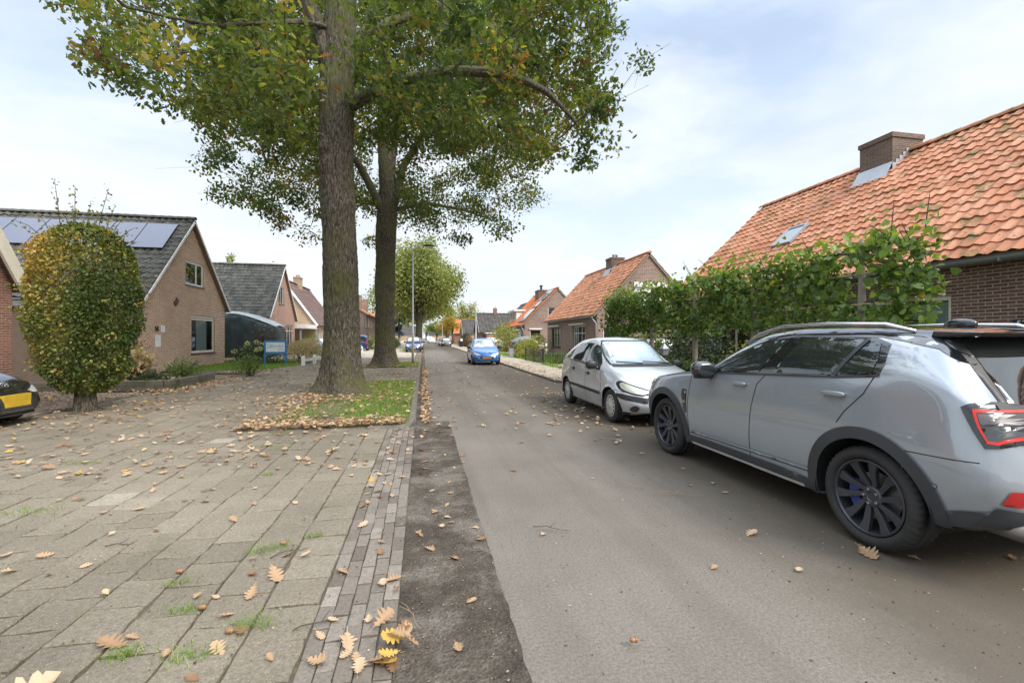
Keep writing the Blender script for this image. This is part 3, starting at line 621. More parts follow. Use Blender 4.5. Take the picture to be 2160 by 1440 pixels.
# ---- houses with the ridge square to the street (gable towards it)
def gable_house(name, label, xg, dx, ya, yb, ze, zr, brickm, tile, holes, tw=.3, course=.34, res=5, verge='white', over=.18, mortar_barge=True, side_holes=(), eo=.3):
    """gable at x=xg facing the street; dx=-1 house runs towards -X, +1 towards +X; ya..yb = gable width"""
    D = 13; h = thing(name, label, 'house', (xg, ya, 0)); ym = (ya+yb)/2; n = (-dx, 0, 0); sl = (zr-ze)/(ym-ya+eo); xo = xg-dx*over; xb = xg+dx*D
    zw = ze+sl*eo-.15
    out = [(0, -.1), (yb-ya, -.1), (yb-ya, zw), ((yb-ya)/2, zr-.18), (0, zw)]
    wall('gable_wall', h, (xg, ya, 0), U, n, out, [(a-ya, b-ya, c, d) for a, b, c, d in holes], M[brickm]); wall('gable_wall', h, (xb, ya, 0), U, (dx, 0, 0), out, [], M[brickm])
    so = [(0, -.1), (D, -.1), (D, zw), (0, zw)]
    wall('side_wall', h, (min(xg, xb), ya, 0), X1, (0, -1, 0), so, [(a-min(xg, xb), b-min(xg, xb), c, d) for a, b, c, d in side_holes], M[brickm]); wall('side_wall', h, (min(xg, xb), yb, 0), X1, (0, 1, 0), so, [], M[brickm])
    xs = sorted((xo, xb)); d = Vector((0, ym-ya+eo, zr-ze)); L = d.length
    r1 = roof('roof', h, (xs[0], ya-eo, ze), (xs[1], ya-eo, ze), d, L, tw, course, tile, amp=.06, res=res+1)
    r2 = roof('roof', h, (xs[0], yb+eo, ze), (xs[1], yb+eo, ze), Vector((0, -d.y, d.z)), L, tw, course, tile, amp=.06, res=res+1)
    ridge(r1, (xs[0]-.02, ym, zr+.04), (xs[1]+.02, ym, zr+.04), tile)
    if verge: barge(h, [(xo-dx*.005, ya-eo, ze-.02), (xo-dx*.005, ym, zr-.03), (xo-dx*.005, yb+eo, ze-.02)], .10, .035, n, verge)
    gutter(h, (xs[0], ya-eo-.07, ze-.03), (xs[1], ya-eo-.07, ze-.03), .07, 'zinc')
    return h, r1, (lambda y: ze+sl*(y-ya+eo))
L1 = (1, 0, 0)
h, rf, fz = gable_house('brick_house', 'red brick house end with steep roof and cream bargeboard, behind the black car', -10.1, -1, 6.4, 13.6, 2.7, 8.6, 'brick_red', 'tile_gr', [], verge=None)
barge(h, [(-9.90, 6.0, 2.55), (-9.90, 10.0, 8.55), (-9.90, 14.0, 2.55)], .32, .06, L1, 'cream')
h, rf, fz = gable_house('brick_house', 'sandy brick house numbered 58, grey tiled roof with a row of solar panels', -11.2, -1, 21.1, 28.9, 3.05, 7.3, 'brick_58', 'tile_gr', [(25.05, 27.6, .72, 2.62), (24.5, 26.35, 4.08, 5.25)], side_holes=[(-13.2, -11.9, .1, 2.3)])
window(h, (-11.2, 21.1, 0), U, L1, (3.95, 6.5, .72, 2.62), 1, (.90,), 'cream', curtain=3, fw=.12, inset=.05); window(h, (-11.2, 21.1, 0), U, L1, (3.4, 5.25, 4.08, 5.25), (.62,), (), 'white', curtain=4, fw=.10, inset=.05)
w = window(h, (-24.2, 21.1, 0), X1, (0, -1, 0), (11.0, 12.3, .1, 2.3), 2, (.75,), 'white', sill=None, curtain=1, name='door')
sl_ = Vector((0, 4.2, 4.25)).normalized(); nn = Vector((0, -sl_.z, sl_.y))
for i in range(7):
    x = -12.75-i*1.30; s = MB(); s.obox((x, 23.15, fz(23.15)), X1, sl_, nn, (0, 1.28), (0, 1.95), (.10, .14)); q = s.build('solar_panel', M['blackframe'], h)
    s = MB(); s.obox((x, 23.15, fz(23.15)), X1, sl_, nn, (.012, 1.268), (.012, 1.938), (.139, .145)); s.build('pane', M['solar'], q, world=False)
text(h, '58', (-11.18, 22.05, 1.88), U, L1, .30, 'black', .01, name='house_number')
for (y0_, y1_, z0_, z1_) in ((22.38, 22.68, 1.74, 2.04), (21.95, 22.36, 1.1, 1.62)):
    s = MB(); s.box(-11.198, -11.185, y0_, y1_, z0_, z1_); q = s.build('notice', M['white'], h)
    s = MB()
    for k in range(4): s.box(-11.1848, -11.183, y0_+.05, y0_+.05+random.uniform(.08, .2), z1_-.06-k*.05, z1_-.045-k*.05)
    s.build('printing', plain('grey_print', (.35, .38, .5), .6), q, world=False)
s = MB(); s.prism([(0, 0), (.2, .1), (.34, .34), (.2, .30), (.12, .42), (.05, .25), (-.08, .2)], (-11.19, 23.5, 2.95), U, Z, L1, .04); s.build('butterfly_ornament', plain('rusty_iron', (.09, .05, .04), .7), h)
s = MB(); s.tube([(-11.45, 21.03, 2.95), (-11.42, 21.0, 2.6), (-11.42, 21.0, .05)], .04, 8); s.build('downpipe', M['zinc'], h, smooth=True)
h, rf, fz = gable_house('brick_house', 'pink brick house with grey roof and white verge, behind the covered caravan', -11.2, -1, 36.5, 43.5, 3.0, 7.35, 'brick_pink', 'tile_gr', [(40.6, 43.0, .5, 2.6), (38.9, 40.3, 4.2, 5.6)], res=4)
window(h, (-11.2, 36.5, 0), U, L1, (4.1, 6.5, .5, 2.6), 3, (.75,), 'cream', curtain=1); window(h, (-11.2, 36.5, 0), U, L1, (2.4, 3.8, 4.2, 5.6), 2, (), 'white', curtain=1)
# ochre house: ridge along the street, gable with white bargeboard towards the camera
h, rf, fz = None, None, None
h = thing('brick_house', 'ochre brick house with brown roof, white bargeboard and a flat white carport', 'house', (-13.3, 48, 0))
wall('gable_wall', h, (-16.2, 48, 0), X1, (0, -1, 0), [(0, -.1), (5.8, -.1), (5.8, 2.9), (2.9, 7.0), (0, 2.9)], [(2.9, 3.7, 4.3, 5.7)], M['brick_yel'])
window(h, (-16.2, 48, 0), X1, (0, -1, 0), (2.9, 3.7, 4.3, 5.7), 1, (), 'white', curtain=1)
wall('front_wall', h, (-10.4, 48, 0), U, L1, [(0, -.1), (10, -.1), (10, 2.95), (0, 2.95)], [(.5, 2.6, .2, 2.4), (4, 6.5, .7, 2.3)], M['brick_yel'])
window(h, (-10.4, 48, 0), U, L1, (.5, 2.6, .2, 2.4), 3, (), 'white', sill=None, curtain=1); window(h, (-10.4, 48, 0), U, L1, (4, 6.5, .7, 2.3), 2, (), 'white', curtain=1)
wall('gable_wall', h, (-16.2, 58, 0), X1, (0, 1, 0), [(0, -.1), (5.8, -.1), (5.8, 2.9), (2.9, 7.0), (0, 2.9)], [], M['brick_yel'])
d = Vector((-3.25, 0, 4.4)); r1 = roof('roof', h, (-10.05, 47.8, 2.75), (-10.05, 58.2, 2.75), d, d.length, .3, .36, 'tile_br', res=4, amp=.025)
r2 = roof('roof', h, (-16.55, 47.8, 2.75), (-16.55, 58.2, 2.75), Vector((3.25, 0, 4.4)), d.length, .6, .6, 'tile_br', res=4); ridge(r1, (-13.3, 47.75, 7.2), (-13.3, 58.25, 7.2), 'tile_br')
barge(h, [(-16.5, 47.78, 2.75), (-13.3, 47.78, 7.15), (-10.1, 47.78, 2.75)], .2, .05, (0, -1, 0)); chimney(h, -13.6, -12.9, 52.2, 53.2, 6.4, 8.0, 'brick_yel', pots=2).children[0].location = (0, 0, 0)
s = MB(); s.box(-15.5, -10.3, 43.8, 47.95, 2.35, 2.72); cp = s.build('carport_roof', M['white'], h)
s = MB(); s.box(-12.35, -12.2, 43.95, 44.1, 0, 2.35); s.box(-10.9, -10.78, 43.95, 44.1, 0, 2.35); s.build('post', plain('grey_post', (.3, .33, .37), .5), cp, world=False)
# far two-storey brick house between the oak trunks
h = thing('brick_house', 'two storey brown brick house seen between the two oak trunks', 'house', (-8.2, 68, 0))
wall('gable_wall', h, (-15, 68, 0), X1, (0, -1, 0), [(0, -.1), (6.8, -.1), (6.8, 5.0), (3.4, 7.2), (0, 5.0)], [], M['brick_mid'])
wall('front_wall', h, (-8.2, 68, 0), U, L1, [(0, -.1), (16, -.1), (16, 5.0), (0, 5.0)], [(1, 3, 3, 4.5), (4.5, 6.5, 3, 4.5), (9, 11, 3, 4.5), (1, 3, .4, 2.2), (5, 8, .6, 2.2)], M['brick_mid'])
for q in ((1, 3, 3, 4.5), (4.5, 6.5, 3, 4.5), (9, 11, 3, 4.5), (1, 3, .4, 2.2), (5, 8, .6, 2.2)): window(h, (-8.2, 68, 0), U, L1, q, 2, (), 'white', curtain=1)
d = Vector((-3.8, 0, 2.5)); r1 = roof('roof', h, (-7.8, 67.8, 4.85), (-7.8, 84.2, 4.85), d, d.length, .6, .5, 'tile_or', res=4); roof('roof', h, (-15.4, 67.8, 4.85), (-15.4, 84.2, 4.85), Vector((3.8, 0, 2.5)), d.length, .6, .5, 'tile_or', res=4)
chimney(h, -10.3, -9.2, 72, 73, 5.6, 7.9, 'brick_mid', pots=0); chimney(h, -10.3, -9.2, 80, 81, 5.6, 7.9, 'brick_mid', pots=0)
s = MB(); s.tube([(-8.12, 68.1, 4.9), (-8.12, 68.1, .1)], .06, 8); s.build('downpipe', M['zinc'], h)
# far right houses
def far_house(label, xg, ya, yb, ze, zr, brickm, tile, holes=(), dx=1):
    h, rf, fz = gable_house('brick_house', label, xg, dx, ya, yb, ze, zr, brickm, tile, holes, tw=.6, course=.45, res=4, over=.2)
    for a, b_, c_, d_ in holes: window(h, (xg, ya, 0), U, (-dx, 0, 0), (a-ya, b_-ya, c_, d_), 2, (), 'white', curtain=1)
    return h, fz
h, fz = far_house('dark roofed house with a thin brown chimney, right beside the weeping light green shrub', 9.4, 75.6, 84.4, 2.4, 5.75, 'brick_mid', 'tile_dk', [(78, 79.6, .8, 2.2), (80.6, 82.2, .8, 2.2)]); chimney(h, 12.3, 12.9, 79.7, 80.4, 5.4, 6.7, 'brick_red', pots=1).children[0].location = (0, 0, 0)
s = MB(); s.box(10.2, 13.6, 73.0, 75.6, 0, 2.15); an = s.build('annex', M['brick_pink'], h); s = MB(); s.box(10.0, 13.8, 72.8, 75.62, 2.15, 2.32); s.build('fascia', M['white'], an, world=False)
h, fz = far_house('slate grey roofed house beyond the dark ball shrub', 9.3, 106, 116, 2.2, 5.8, 'brick_mid', 'tile_dk', [(108, 110, .7, 2.2)])
s = MB(); s.box(9.9, 13.5, 102.6, 106, 0, 2.0); an = s.build('annex', M['brick_pink'], h)
far_house('far orange roofed house just left of the slate grey roof', 8.4, 124, 134, 2.6, 6.6, 'brick_red', 'tile_or2', [(127, 129, .8, 2.2)])
far_house('far pale house closing the view at the end of the street', 3.2, 252, 262, 3.0, 7.6, 'brick_58', 'tile_dk', [(255, 257, .8, 2.2)])
far_house('far pink brick house with rusty roof, behind the conifer', -8.6, 126, 136, 3.0, 8.4, 'brick_pink', 'tile_or', [(129, 131, .8, 2.2)], -1)
far_house('far cream house on the left at the very end of the street', -3.5, 235, 247, 3.0, 7.5, 'brick_yel', 'tile_dk', [(239, 241, .8, 2.2)], -1)
# garage behind the first house on the left
h = thing('garage', 'low brown rendered garage wall between the cut off red brick house and house 58', 'garage', (-12, 17.2, 0))
s = MB(); s.box(-19, -11.6, 17.2, 20.3, 0, 2.5); s.build('wall', plain('brown_render', (.19, .145, .11), .9), h); s = MB(); s.box(-19.1, -11.45, 17.05, 20.4, 2.5, 2.66); s.build('roof', M['zinc'], h)
s = MB(); s.box(-11.6, -11.5, 17.1, 17.2, 0, 2.5); s.build('post', M['wood'], h)

# ------------------------------------------------------------------ trees, hedges, shrubs
def decode(t): return np.array([[float(v) for v in q.split(',')] for q in t.split()])/10
CROWN_A = decode("""-80,162,113 -89,172,131 -31,150,77 -59,176,93 52,124,87 0,173,104 -34,124,83 47,124,113 30,159,137 -34,203,130 -11,168,132 -52,199,119 2,95,84 -4,128,80 30,123,108 -90,144,111 -3,182,94 -45,187,127 44,164,128 45,148,110 -70,130,87 37,124,114 -51,152,114 6,127,82 -44,167,121 38,121,103 -23,89,61 -50,138,105 -9,161,104 -81,166,101 -15,203,115 -22,149,91 -40,143,77 17,195,104 -63,126,73 31,182,119 30,155,93 35,190,108 -9,126,80 -10,145,88 -25,201,155 -17,168,134 7,98,63 -54,123,91 -22,170,115 -8,133,73 33,136,77 37,147,110 47,174,124 -20,180,105 -50,186,95 4,197,124 49,118,107 45,122,65 24,193,140 40,161,136 -44,115,62 35,157,129 38,111,85 36,174,156 -79,159,121 63,151,95 1,140,80 32,162,84 24,147,115 -61,168,116 30,113,63 32,147,108 -38,203,115 -72,143,86 -58,106,89 -65,171,98 -69,150,93 -66,187,94 55,149,116 0,103,87 -74,171,128 -32,151,101 22,155,97 18,146,97 -77,128,86 44,172,108 -86,134,102 -48,175,138 19,104,65 -16,168,141 58,132,76 -29,206,138 23,194,103 -62,172,92 -6,104,90 7,184,101 -45,143,76 50,134,89 9,106,65 1,190,131 -66,176,133 -23,206,122 14,176,93 10,80,68 25,198,125 -4,189,131 -60,157,96 43,128,68 -1,188,158 3,151,102 -25,180,111 53,157,91 -47,128,83 20,158,110 16,125,84 43,105,71 13,173,87 -84,159,110 -13,124,87 45,121,89 -12,130,70 -7,181,140 14,190,108 9,176,88 2,199,105 54,151,129 -9,180,124 -43,138,76 -63,187,144 -79,143,101 61,149,116 -45,157,90 34,182,115 -55,149,84 -17,184,140 42,106,90 -46,190,94 -33,207,116 -19,200,119 -62,166,92 67,150,123 12,186,102 41,136,111 23,126,69 14,174,136 -62,118,90 -41,115,96 40,121,84 42,145,102 29,184,115 10,162,126 18,172,132 45,112,100 -1,163,106 -71,156,116 -45,205,117 -15,208,131 -34,191,129 -37,149,92 -42,174,118 -39,136,90 12,156,120 -40,111,86 17,186,140 -18,128,77 -72,142,95 -25,84,57 44,115,88 -56,166,95 -32,122,77 -27,180,106 -47,179,109 13,152,133 -59,165,85 1,201,110 41,110,73 14,152,102 28,117,90 -3,177,104 -4,153,86 8,138,80 -21,201,160 -52,135,85 -50,125,71 -3,158,97 -32,80,61 39,135,124 -21,136,71 26,167,91 18,99,75 45,174,134 41,139,103 -1,72,69 39,162,115 25,127,96 22,170,117 -62,168,109 40,167,106 18,182,94 -44,172,81 -41,195,101 -29,93,55 -67,173,102 53,165,130 12,180,114 23,198,114 -23,169,144 -2,126,71 -59,181,99 -55,185,107 51,141,86 -42,151,82 -53,177,133 -8,163,130 -62,149,81 -43,106,84 -7,118,76 -57,152,100 -19,189,98 -3,143,88 -50,129,77 35,168,149 -33,176,129 -71,125,79 39,112,105 -41,119,77 -46,168,108 17,133,74 11,152,96 30,151,128 3,149,88 21,111,97 -19,189,144 -2,163,123 -34,148,82 -29,167,91 -40,86,63 0,199,120 -30,182,116 -47,152,99 -7,182,105 -87,160,95 8,151,90 2,163,97 8,175,119 20,104,97 34,180,147 -1,200,150 -14,176,115 24,178,157 17,125,97 8,164,88 -53,177,124 31,133,90 10,160,101 -20,194,122 -10,85,74 28,118,69 42,158,82 -56,170,92 -34,109,72 16,134,88 -41,174,141 -56,176,115 -51,194,149 -3,134,88 -66,111,83 -31,173,98 -10,169,89 22,136,105 -28,102,60 -49,111,67 -6,127,87 -49,155,78 41,184,142 28,176,146 -44,132,70 -31,191,146 -33,186,121 -12,159,93 41,130,101 -30,178,89 -19,189,132 -11,160,83 -12,138,78 -4,175,88 26,193,119 -2,180,155 50,118,81 5,86,63 -79,177,97 -54,172,97 35,131,114 32,131,118 -72,165,132 -77,127,81 -25,181,145 -6,204,139 23,176,140 35,142,84 -86,153,90 9,90,60 34,142,109 6,190,148 -18,187,127 -20,149,82 36,186,151 6,168,106 -60,147,116 -63,158,124 -57,189,136 -38,195,145 -86,152,118 8,131,90 51,155,143 -51,129,106 34,140,115 -72,168,117 -58,132,77 18,111,102 21,140,87 -14,193,121 42,131,117 -22,79,72 -29,170,110 -6,168,122 16,125,72 -11,181,130 41,176,136 36,131,92 38,147,123 31,143,89 48,119,101 -3,120,72 -42,182,152 49,169,151 6,177,93 -32,99,72 7,145,98 -100,150,110 -44,107,65 -42,151,102 -66,149,106 -80,128,101 -46,167,96 -22,190,115 26,143,94 41,150,92 33,146,132 31,148,101 1,84,81 -49,93,66 21,130,89 -9,197,98 -27,188,127 3,193,116 -34,165,110 -28,170,125 -56,181,111 36,177,137 46,136,129 -38,193,89 -52,145,100 -37,185,142 -58,147,97 -1,164,142 63,138,131 8,139,74 -47,116,91 39,120,111 -27,173,92 -50,147,89 26,109,62 -77,145,114 -53,107,89 -64,164,99 44,129,122 35,144,103 -68,113,75 -37,96,66 42,118,107 -85,176,138 54,159,130 -57,181,136 21,190,124 -79,169,124 51,134,119 8,134,96 -20,183,129 6,73,66 -87,171,126 15,170,94 -66,186,100 46,147,93 -29,186,106 54,136,113 -8,136,83 14,156,81 -46,184,135 22,117,90 48,129,85 -48,155,86 -56,139,113 -27,182,130 42,163,86 -14,113,83 -81,174,112 -65,146,119 -61,179,106 -80,129,93 -2,181,148 15,193,95 1,161,135 -2,185,111 -56,183,86 30,166,94 -14,165,118 30,171,122 -4,152,99 0,166,101 19,131,98 16,117,106 -39,159,77 44,117,69 20,147,79 -23,204,145 34,113,78 -33,161,115 -52,135,101 22,107,83 -34,168,139 -10,204,134 26,156,129 12,205,128 -7,163,139 5,181,141 -20,198,141 -58,160,121 28,164,134 -26,169,102 -45,165,81 44,179,97 -10,92,78 54,147,101 6,84,74 57,152,108 29,137,102 -35,205,104 44,138,124 31,161,91 -6,96,67 -34,188,150 58,157,103 -63,151,96 -43,171,96 -44,167,91 18,187,112 -35,94,83 44,115,77 -19,192,153 -32,167,81 -34,107,63 11,116,88 70,137,105 -87,163,114 -74,181,96 -9,170,125 32,115,105 -16,192,139 -71,132,91 21,140,116 -39,105,88 -73,120,80 31,149,115 -32,103,81 2,135,88 -21,81,60 -25,92,67 -88,154,105 34,164,143 27,77,76 -68,183,130 6,200,131 2,94,67 32,175,134 26,182,162 -59,130,82 -38,156,111 -56,162,101 25,170,111 -13,184,124 -37,109,79 9,187,116 20,162,92 -74,173,90 31,145,120 -57,143,93 -78,179,109 31,192,127 -27,185,97 29,150,120 3,187,154 -50,189,119 40,164,122 10,92,77 -55,189,130 42,155,131 17,179,114 -46,123,96 -1,105,80 35,169,111 -70,118,91 -37,167,84 -67,179,142 2,105,91 28,191,123 -12,101,91 52,148,88 -12,118,79 -47,176,102 30,121,114 -32,122,92 42,170,148 -54,165,125 18,60,108 -36,54,145 -82,130,144 -78,86,103 -49,184,167 9,81,95 -11,68,119 -43,119,185 -30,85,119 -10,59,120 27,90,150 -19,119,172 1,143,165 -49,90,145 -29,155,160 -71,96,115 -69,111,122 44,146,158 45,86,143 -28,80,107 -57,79,77 -49,148,165 32,134,189 -72,141,167 -44,90,171 22,131,180 35,90,98 2,59,161 43,139,153 -1,81,184 -85,76,131 14,180,163 51,124,158 -91,128,128 -19,84,172 -20,144,199 55,97,157 -60,92,171 -62,128,173 64,131,151 13,88,132 -65,76,122 -101,137,142 31,110,120 6,136,195 -10,81,129 -30,143,199 -52,159,187 -22,134,168 -51,114,178 -85,122,109 -48,58,152 -13,71,135 -102,123,124 -3,80,104""")
CROWN_B = decode("""-76,231,183 50,212,100 5,196,104 14,238,176 -43,188,107 17,257,165 6,299,135 16,254,185 -8,212,109 -53,267,143 22,174,107 40,299,170 -64,258,93 13,216,89 -40,276,107 11,171,125 -86,272,90 -20,284,111 13,307,174 -59,304,127 -6,243,94 66,257,164 33,257,174 -67,232,153 -23,324,152 43,252,93 -24,300,140 -60,214,145 -44,292,208 63,257,185 -12,257,197 73,280,137 -8,272,98 -73,258,127 62,216,119 -97,276,92 -47,268,105 18,278,134 -26,170,112 -34,178,77 14,268,188 27,219,112 -15,260,187 -75,214,144 34,274,176 -1,215,183 -17,315,181 -70,228,127 -45,188,146 19,290,162 18,302,81 49,240,112 29,270,170 -36,241,90 -5,263,212 17,172,102 -96,252,146 -74,233,127 34,248,99 -82,243,95 -81,207,96 5,275,150 -9,239,87 -4,178,109 -81,208,147 -8,283,100 33,217,91 14,165,136 -24,284,91 -84,213,122 46,297,167 -71,306,148 -2,193,72 -44,246,92 -66,304,167 -48,265,201 -80,248,138 -78,261,182 -3,285,104 6,292,154 -60,237,98 -35,276,119 -46,302,178 46,212,84 -83,243,143 -17,316,160 -27,200,137 -73,256,92 29,179,151 26,309,172 -12,273,89 25,221,97 -25,306,147 -49,215,163 61,227,130 -81,306,153 -80,257,105 -94,278,170 -68,299,133 39,259,153 34,298,185 40,181,123 -48,281,164 -81,290,120 9,285,110 24,246,159 -91,249,168 -51,227,157 52,244,125 -33,270,173 27,284,150 5,273,102 -45,278,101 18,231,196 -112,274,116 48,188,105 -38,186,82 2,246,85 26,281,203 29,272,136 -22,311,125 -71,300,114 49,267,159 18,232,111 32,284,135 39,233,160 37,230,112 -60,296,122 56,258,157 16,261,221 -57,258,172 37,261,159 3,301,150 53,255,169 57,272,137 1,310,169 54,225,102 -59,287,169 6,188,131 20,207,175 41,187,117 25,298,174 22,278,180 36,305,163 -21,208,152 -5,277,181 14,254,176 -82,246,167 -14,199,144 -64,302,119 35,302,109 36,222,114 -28,208,133 30,227,164 2,299,98 17,203,139 -12,307,93 -93,237,139 -58,246,195 -48,271,157 24,250,191 -96,230,110 6,320,153 -39,278,115 -90,259,182 51,252,123 26,260,177 -67,211,70 27,297,162 -45,221,114 1,264,205 18,304,104 -27,243,82 -49,277,141 -35,166,117 -11,296,189 -27,251,91 -61,297,132 -54,258,166 -26,202,73 37,259,111 -70,286,185 -54,310,138 -35,283,127 -42,251,171 30,279,125 -48,262,83 -37,309,145 -45,306,132 49,285,159 -88,236,121 -73,258,164 58,269,111 -24,177,118 -60,259,70 53,230,167 8,203,118 -76,276,100 -87,263,88 52,269,153 -52,234,76 17,204,73 -11,263,100 -60,244,169 -92,274,143 21,222,160 -34,221,162 22,195,139 22,239,100 46,221,97 44,232,174 49,257,154 -90,301,106 22,247,205 38,213,136 27,209,72 -10,313,98 51,180,118 -66,197,160 42,313,133 -17,235,183 25,255,212 71,257,120 -45,277,84 -91,234,82 -44,281,156 63,264,146 -8,287,154 -66,263,172 51,222,87 -2,256,86 -62,267,108 42,250,77 -91,211,109 -6,305,155 53,262,169 -104,257,164 -52,274,212 -4,240,183 21,245,68 -15,276,112 -33,282,159 23,225,82 -43,183,111 7,264,78 -34,195,72 -96,259,192 -1,288,118 61,197,110 53,257,91 63,271,182 -4,185,149 -54,183,82 -8,308,111 -74,253,100 -71,269,166 -46,275,182 -17,260,81 -49,302,100 -82,247,160 -38,269,168 -7,181,140 -79,284,143 -27,274,169 -68,246,130 -82,203,87 72,283,104 42,215,124 -47,281,133 41,298,117 21,207,106 -24,273,208 -40,286,138 -56,220,86 -89,219,119 -76,249,150 -21,306,142 55,250,193 -1,279,89 -50,285,176 -30,306,170 16,272,199 -19,314,152 -73,187,108 -62,230,103 13,222,72 13,275,137 8,278,89 -62,254,176 -50,238,87 -1,279,146 -56,235,155 -39,229,177 -69,202,114 55,235,130 -57,219,133 -19,274,88 77,276,136 -65,301,161 -74,260,75 -9,223,170 -1,311,190 -78,189,112 -31,319,120 26,284,179 -70,282,141 -61,253,152 -11,200,111 -101,276,161 -104,266,163 -58,305,94 -61,215,67 26,255,91 16,219,152 -89,215,88 -75,232,168 -50,309,181 -86,241,114 30,172,140 -97,265,160 -22,205,160 -52,286,198 -47,217,107 -49,275,149 -81,224,84 -87,243,131 -36,168,98 6,252,79 -66,269,117 -36,307,162 -5,244,177 -90,286,150 6,236,170 44,205,158 -58,277,124 27,252,144 8,318,111 -28,216,104 -24,302,162 -12,277,204 43,253,143 48,289,178 -32,300,76 77,259,130 20,290,118 -53,218,148 -48,294,156 -9,180,123 29,319,127 53,300,136 -73,242,85 -66,248,136 -30,171,102 -65,179,120 -77,284,136 -13,212,165 -9,191,161 -13,304,128 -83,231,167 -43,173,107 -77,306,101 -80,245,174 -10,257,88 -56,285,147 -59,219,158 20,264,178 -70,212,139 -13,198,125 -88,234,151 -77,203,161 -34,290,159 52,237,157 -25,209,115 -58,258,102 -40,241,170 -57,285,100 -28,278,93 37,264,119 -75,215,76 -44,211,97 -13,321,114 0,249,173 -49,190,93 -47,222,158 42,214,176 -57,224,78 -45,324,150 60,283,151 -74,217,134 5,203,99 -2,291,138 -74,208,123 -49,284,94 36,208,66 24,244,80 48,288,136 58,296,153 28,257,113 -42,299,105 -68,298,102 -31,190,148 51,252,147 39,241,105 1,282,181 34,288,99 28,184,85 6,213,165 12,282,143 -40,322,129 -24,264,94 -52,213,139 -84,291,90 34,213,172 -33,297,108 36,313,135 55,289,138 -54,291,168 64,275,106 -39,292,105 29,222,169 40,245,185 34,187,155 2,238,80 -14,209,154 47,201,128 61,272,129 -63,278,206 42,248,100 10,282,126 38,196,126 -83,251,90 -75,261,156 -40,301,188 9,258,187 -48,229,175 -102,257,88 -47,248,168 15,285,195 -32,246,180 -56,258,115 0,225,75 39,221,147 14,284,134 -97,268,170 37,275,114 30,305,147 -7,208,87 -1,232,72 -79,229,130 44,304,98 -103,266,115 -97,298,145 -3,176,84 62,296,160 -48,302,114 -52,223,170 3,173,150 9,233,94 -35,249,90 -73,301,174 -72,225,143 -74,252,186 -98,292,110 -94,246,104 -44,272,119 48,276,119 6,184,152 7,255,173 22,222,147 11,305,109 -4,228,87 45,253,198 55,220,109 -29,312,175 -65,279,109 -64,269,152 -56,288,155 -36,203,99 35,231,81 -70,200,137 16,186,93 -78,259,83 -59,173,124 44,213,112 39,267,174 55,250,155 22,317,133 -2,270,198 -57,315,169 5,204,124 -46,287,135 2,281,166 -53,242,182 3,185,117 37,200,100 -34,192,113 39,242,165 30,259,102 26,229,199 -82,210,137 -69,226,200 30,206,209 -18,205,219 -4,174,171 -41,176,169 -17,197,184 -26,164,158 -26,231,217 -80,211,194 2,186,181 21,220,213 44,233,209 35,185,182 -44,192,176 -31,220,223 6,228,210 8,219,220 -48,181,160 -11,245,218 -98,207,176 34,178,168 -91,194,163 1,197,173 -9,259,223 -79,192,180 -6,228,222 -66,214,192 -61,172,150 -22,251,218 -56,233,201 -48,259,215 -64,200,204 21,190,174 -45,181,187 -16,233,223 7,195,207 -43,243,220 -35,205,217 -31,223,209 -28,194,175 -26,236,203 -57,238,215 1,214,211 -69,214,205 -41,204,199 -88,200,176 22,215,197 20,233,211 -15,220,196 -93,224,185""")
LEAF6 = np.array([[0,0,0],[-.20,.25,.03],[-.34,.55,.06],[-.22,.85,.03],[0,1.05,-.03],[.22,.85,.03],[.34,.55,.06],[.20,.25,.03]])
LF6 = [[0,1,2,3],[0,3,4],[0,4,5],[0,5,6,7]]
LEAFOAK = np.array([[0,0,0],[-.10,.16,.02],[-.27,.30,.06],[-.15,.42,.03],[-.36,.60,.07],[-.18,.70,.03],[-.24,.88,.05],[0,1.05,-.03],[.24,.88,.05],[.18,.70,.03],[.36,.60,.07],[.15,.42,.03],[.27,.30,.06],[.10,.16,.02]])
LFOAK = [[0,1,3],[1,2,3],[0,3,5],[3,4,5],[0,5,7],[5,6,7],[0,7,9],[7,8,9],[0,9,11],[9,10,11],[0,11,13],[11,12,13]]
def leaf_arrays(P, size, tmpl=LEAF6, faces=LF6, droop=.35, updown=.5, rnd=None, axis=None):
    """one small real leaf blade per point"""
    n = len(P); k = len(tmpl); ax = rng.normal(size=(n, 3)) if axis is None else axis+rng.normal(size=(n, 3))*.45; ax[:, 2] -= droop
    ax /= np.linalg.norm(ax, axis=1)[:, None]; up = rng.normal(size=(n, 3))*updown+np.array([0, 0, .8]); side = np.cross(ax, up); side /= np.linalg.norm(side, axis=1)[:, None]+1e-9; nr = np.cross(side, ax)
    sz = size*rng.uniform(.65, 1.3, n); t = tmpl[None]*sz[:, None, None]
    V = P[:, None]+t[..., 0:1]*side[:, None]+t[..., 1:2]*ax[:, None]+t[..., 2:3]*nr[:, None]*rng.uniform(-1, 2.2, n)[:, None, None]
    rn = rng.uniform(0, 1, n) if rnd is None else rnd; base = np.arange(n)*k; F = []; RN = []
    for f in faces: F += (base[:, None]+np.array(f)[None]).tolist(); RN.append(rn)
    return V.reshape(-1, 3), F, np.concatenate(RN)
def foliage(name, parent, P, size, m, rnd=None, tmpl=LEAF6, faces=LF6, extra=None, **k):
    V, F, rn = leaf_arrays(P, size, tmpl, faces, rnd=rnd, **k); mi = np.zeros(len(F), int)
    if extra is not None and len(extra.v):
        b = len(V); V = np.concatenate([V, np.array(extra.v)]); F = F+[[b+i for i in f] for f in extra.f]; rn = np.concatenate([rn, np.zeros(len(extra.f))]); mi = np.concatenate([mi, np.ones(len(extra.f), int)])
    return np_obj(name, V, F, [m, M['twig']], parent, rnd=rn, mi=mi)
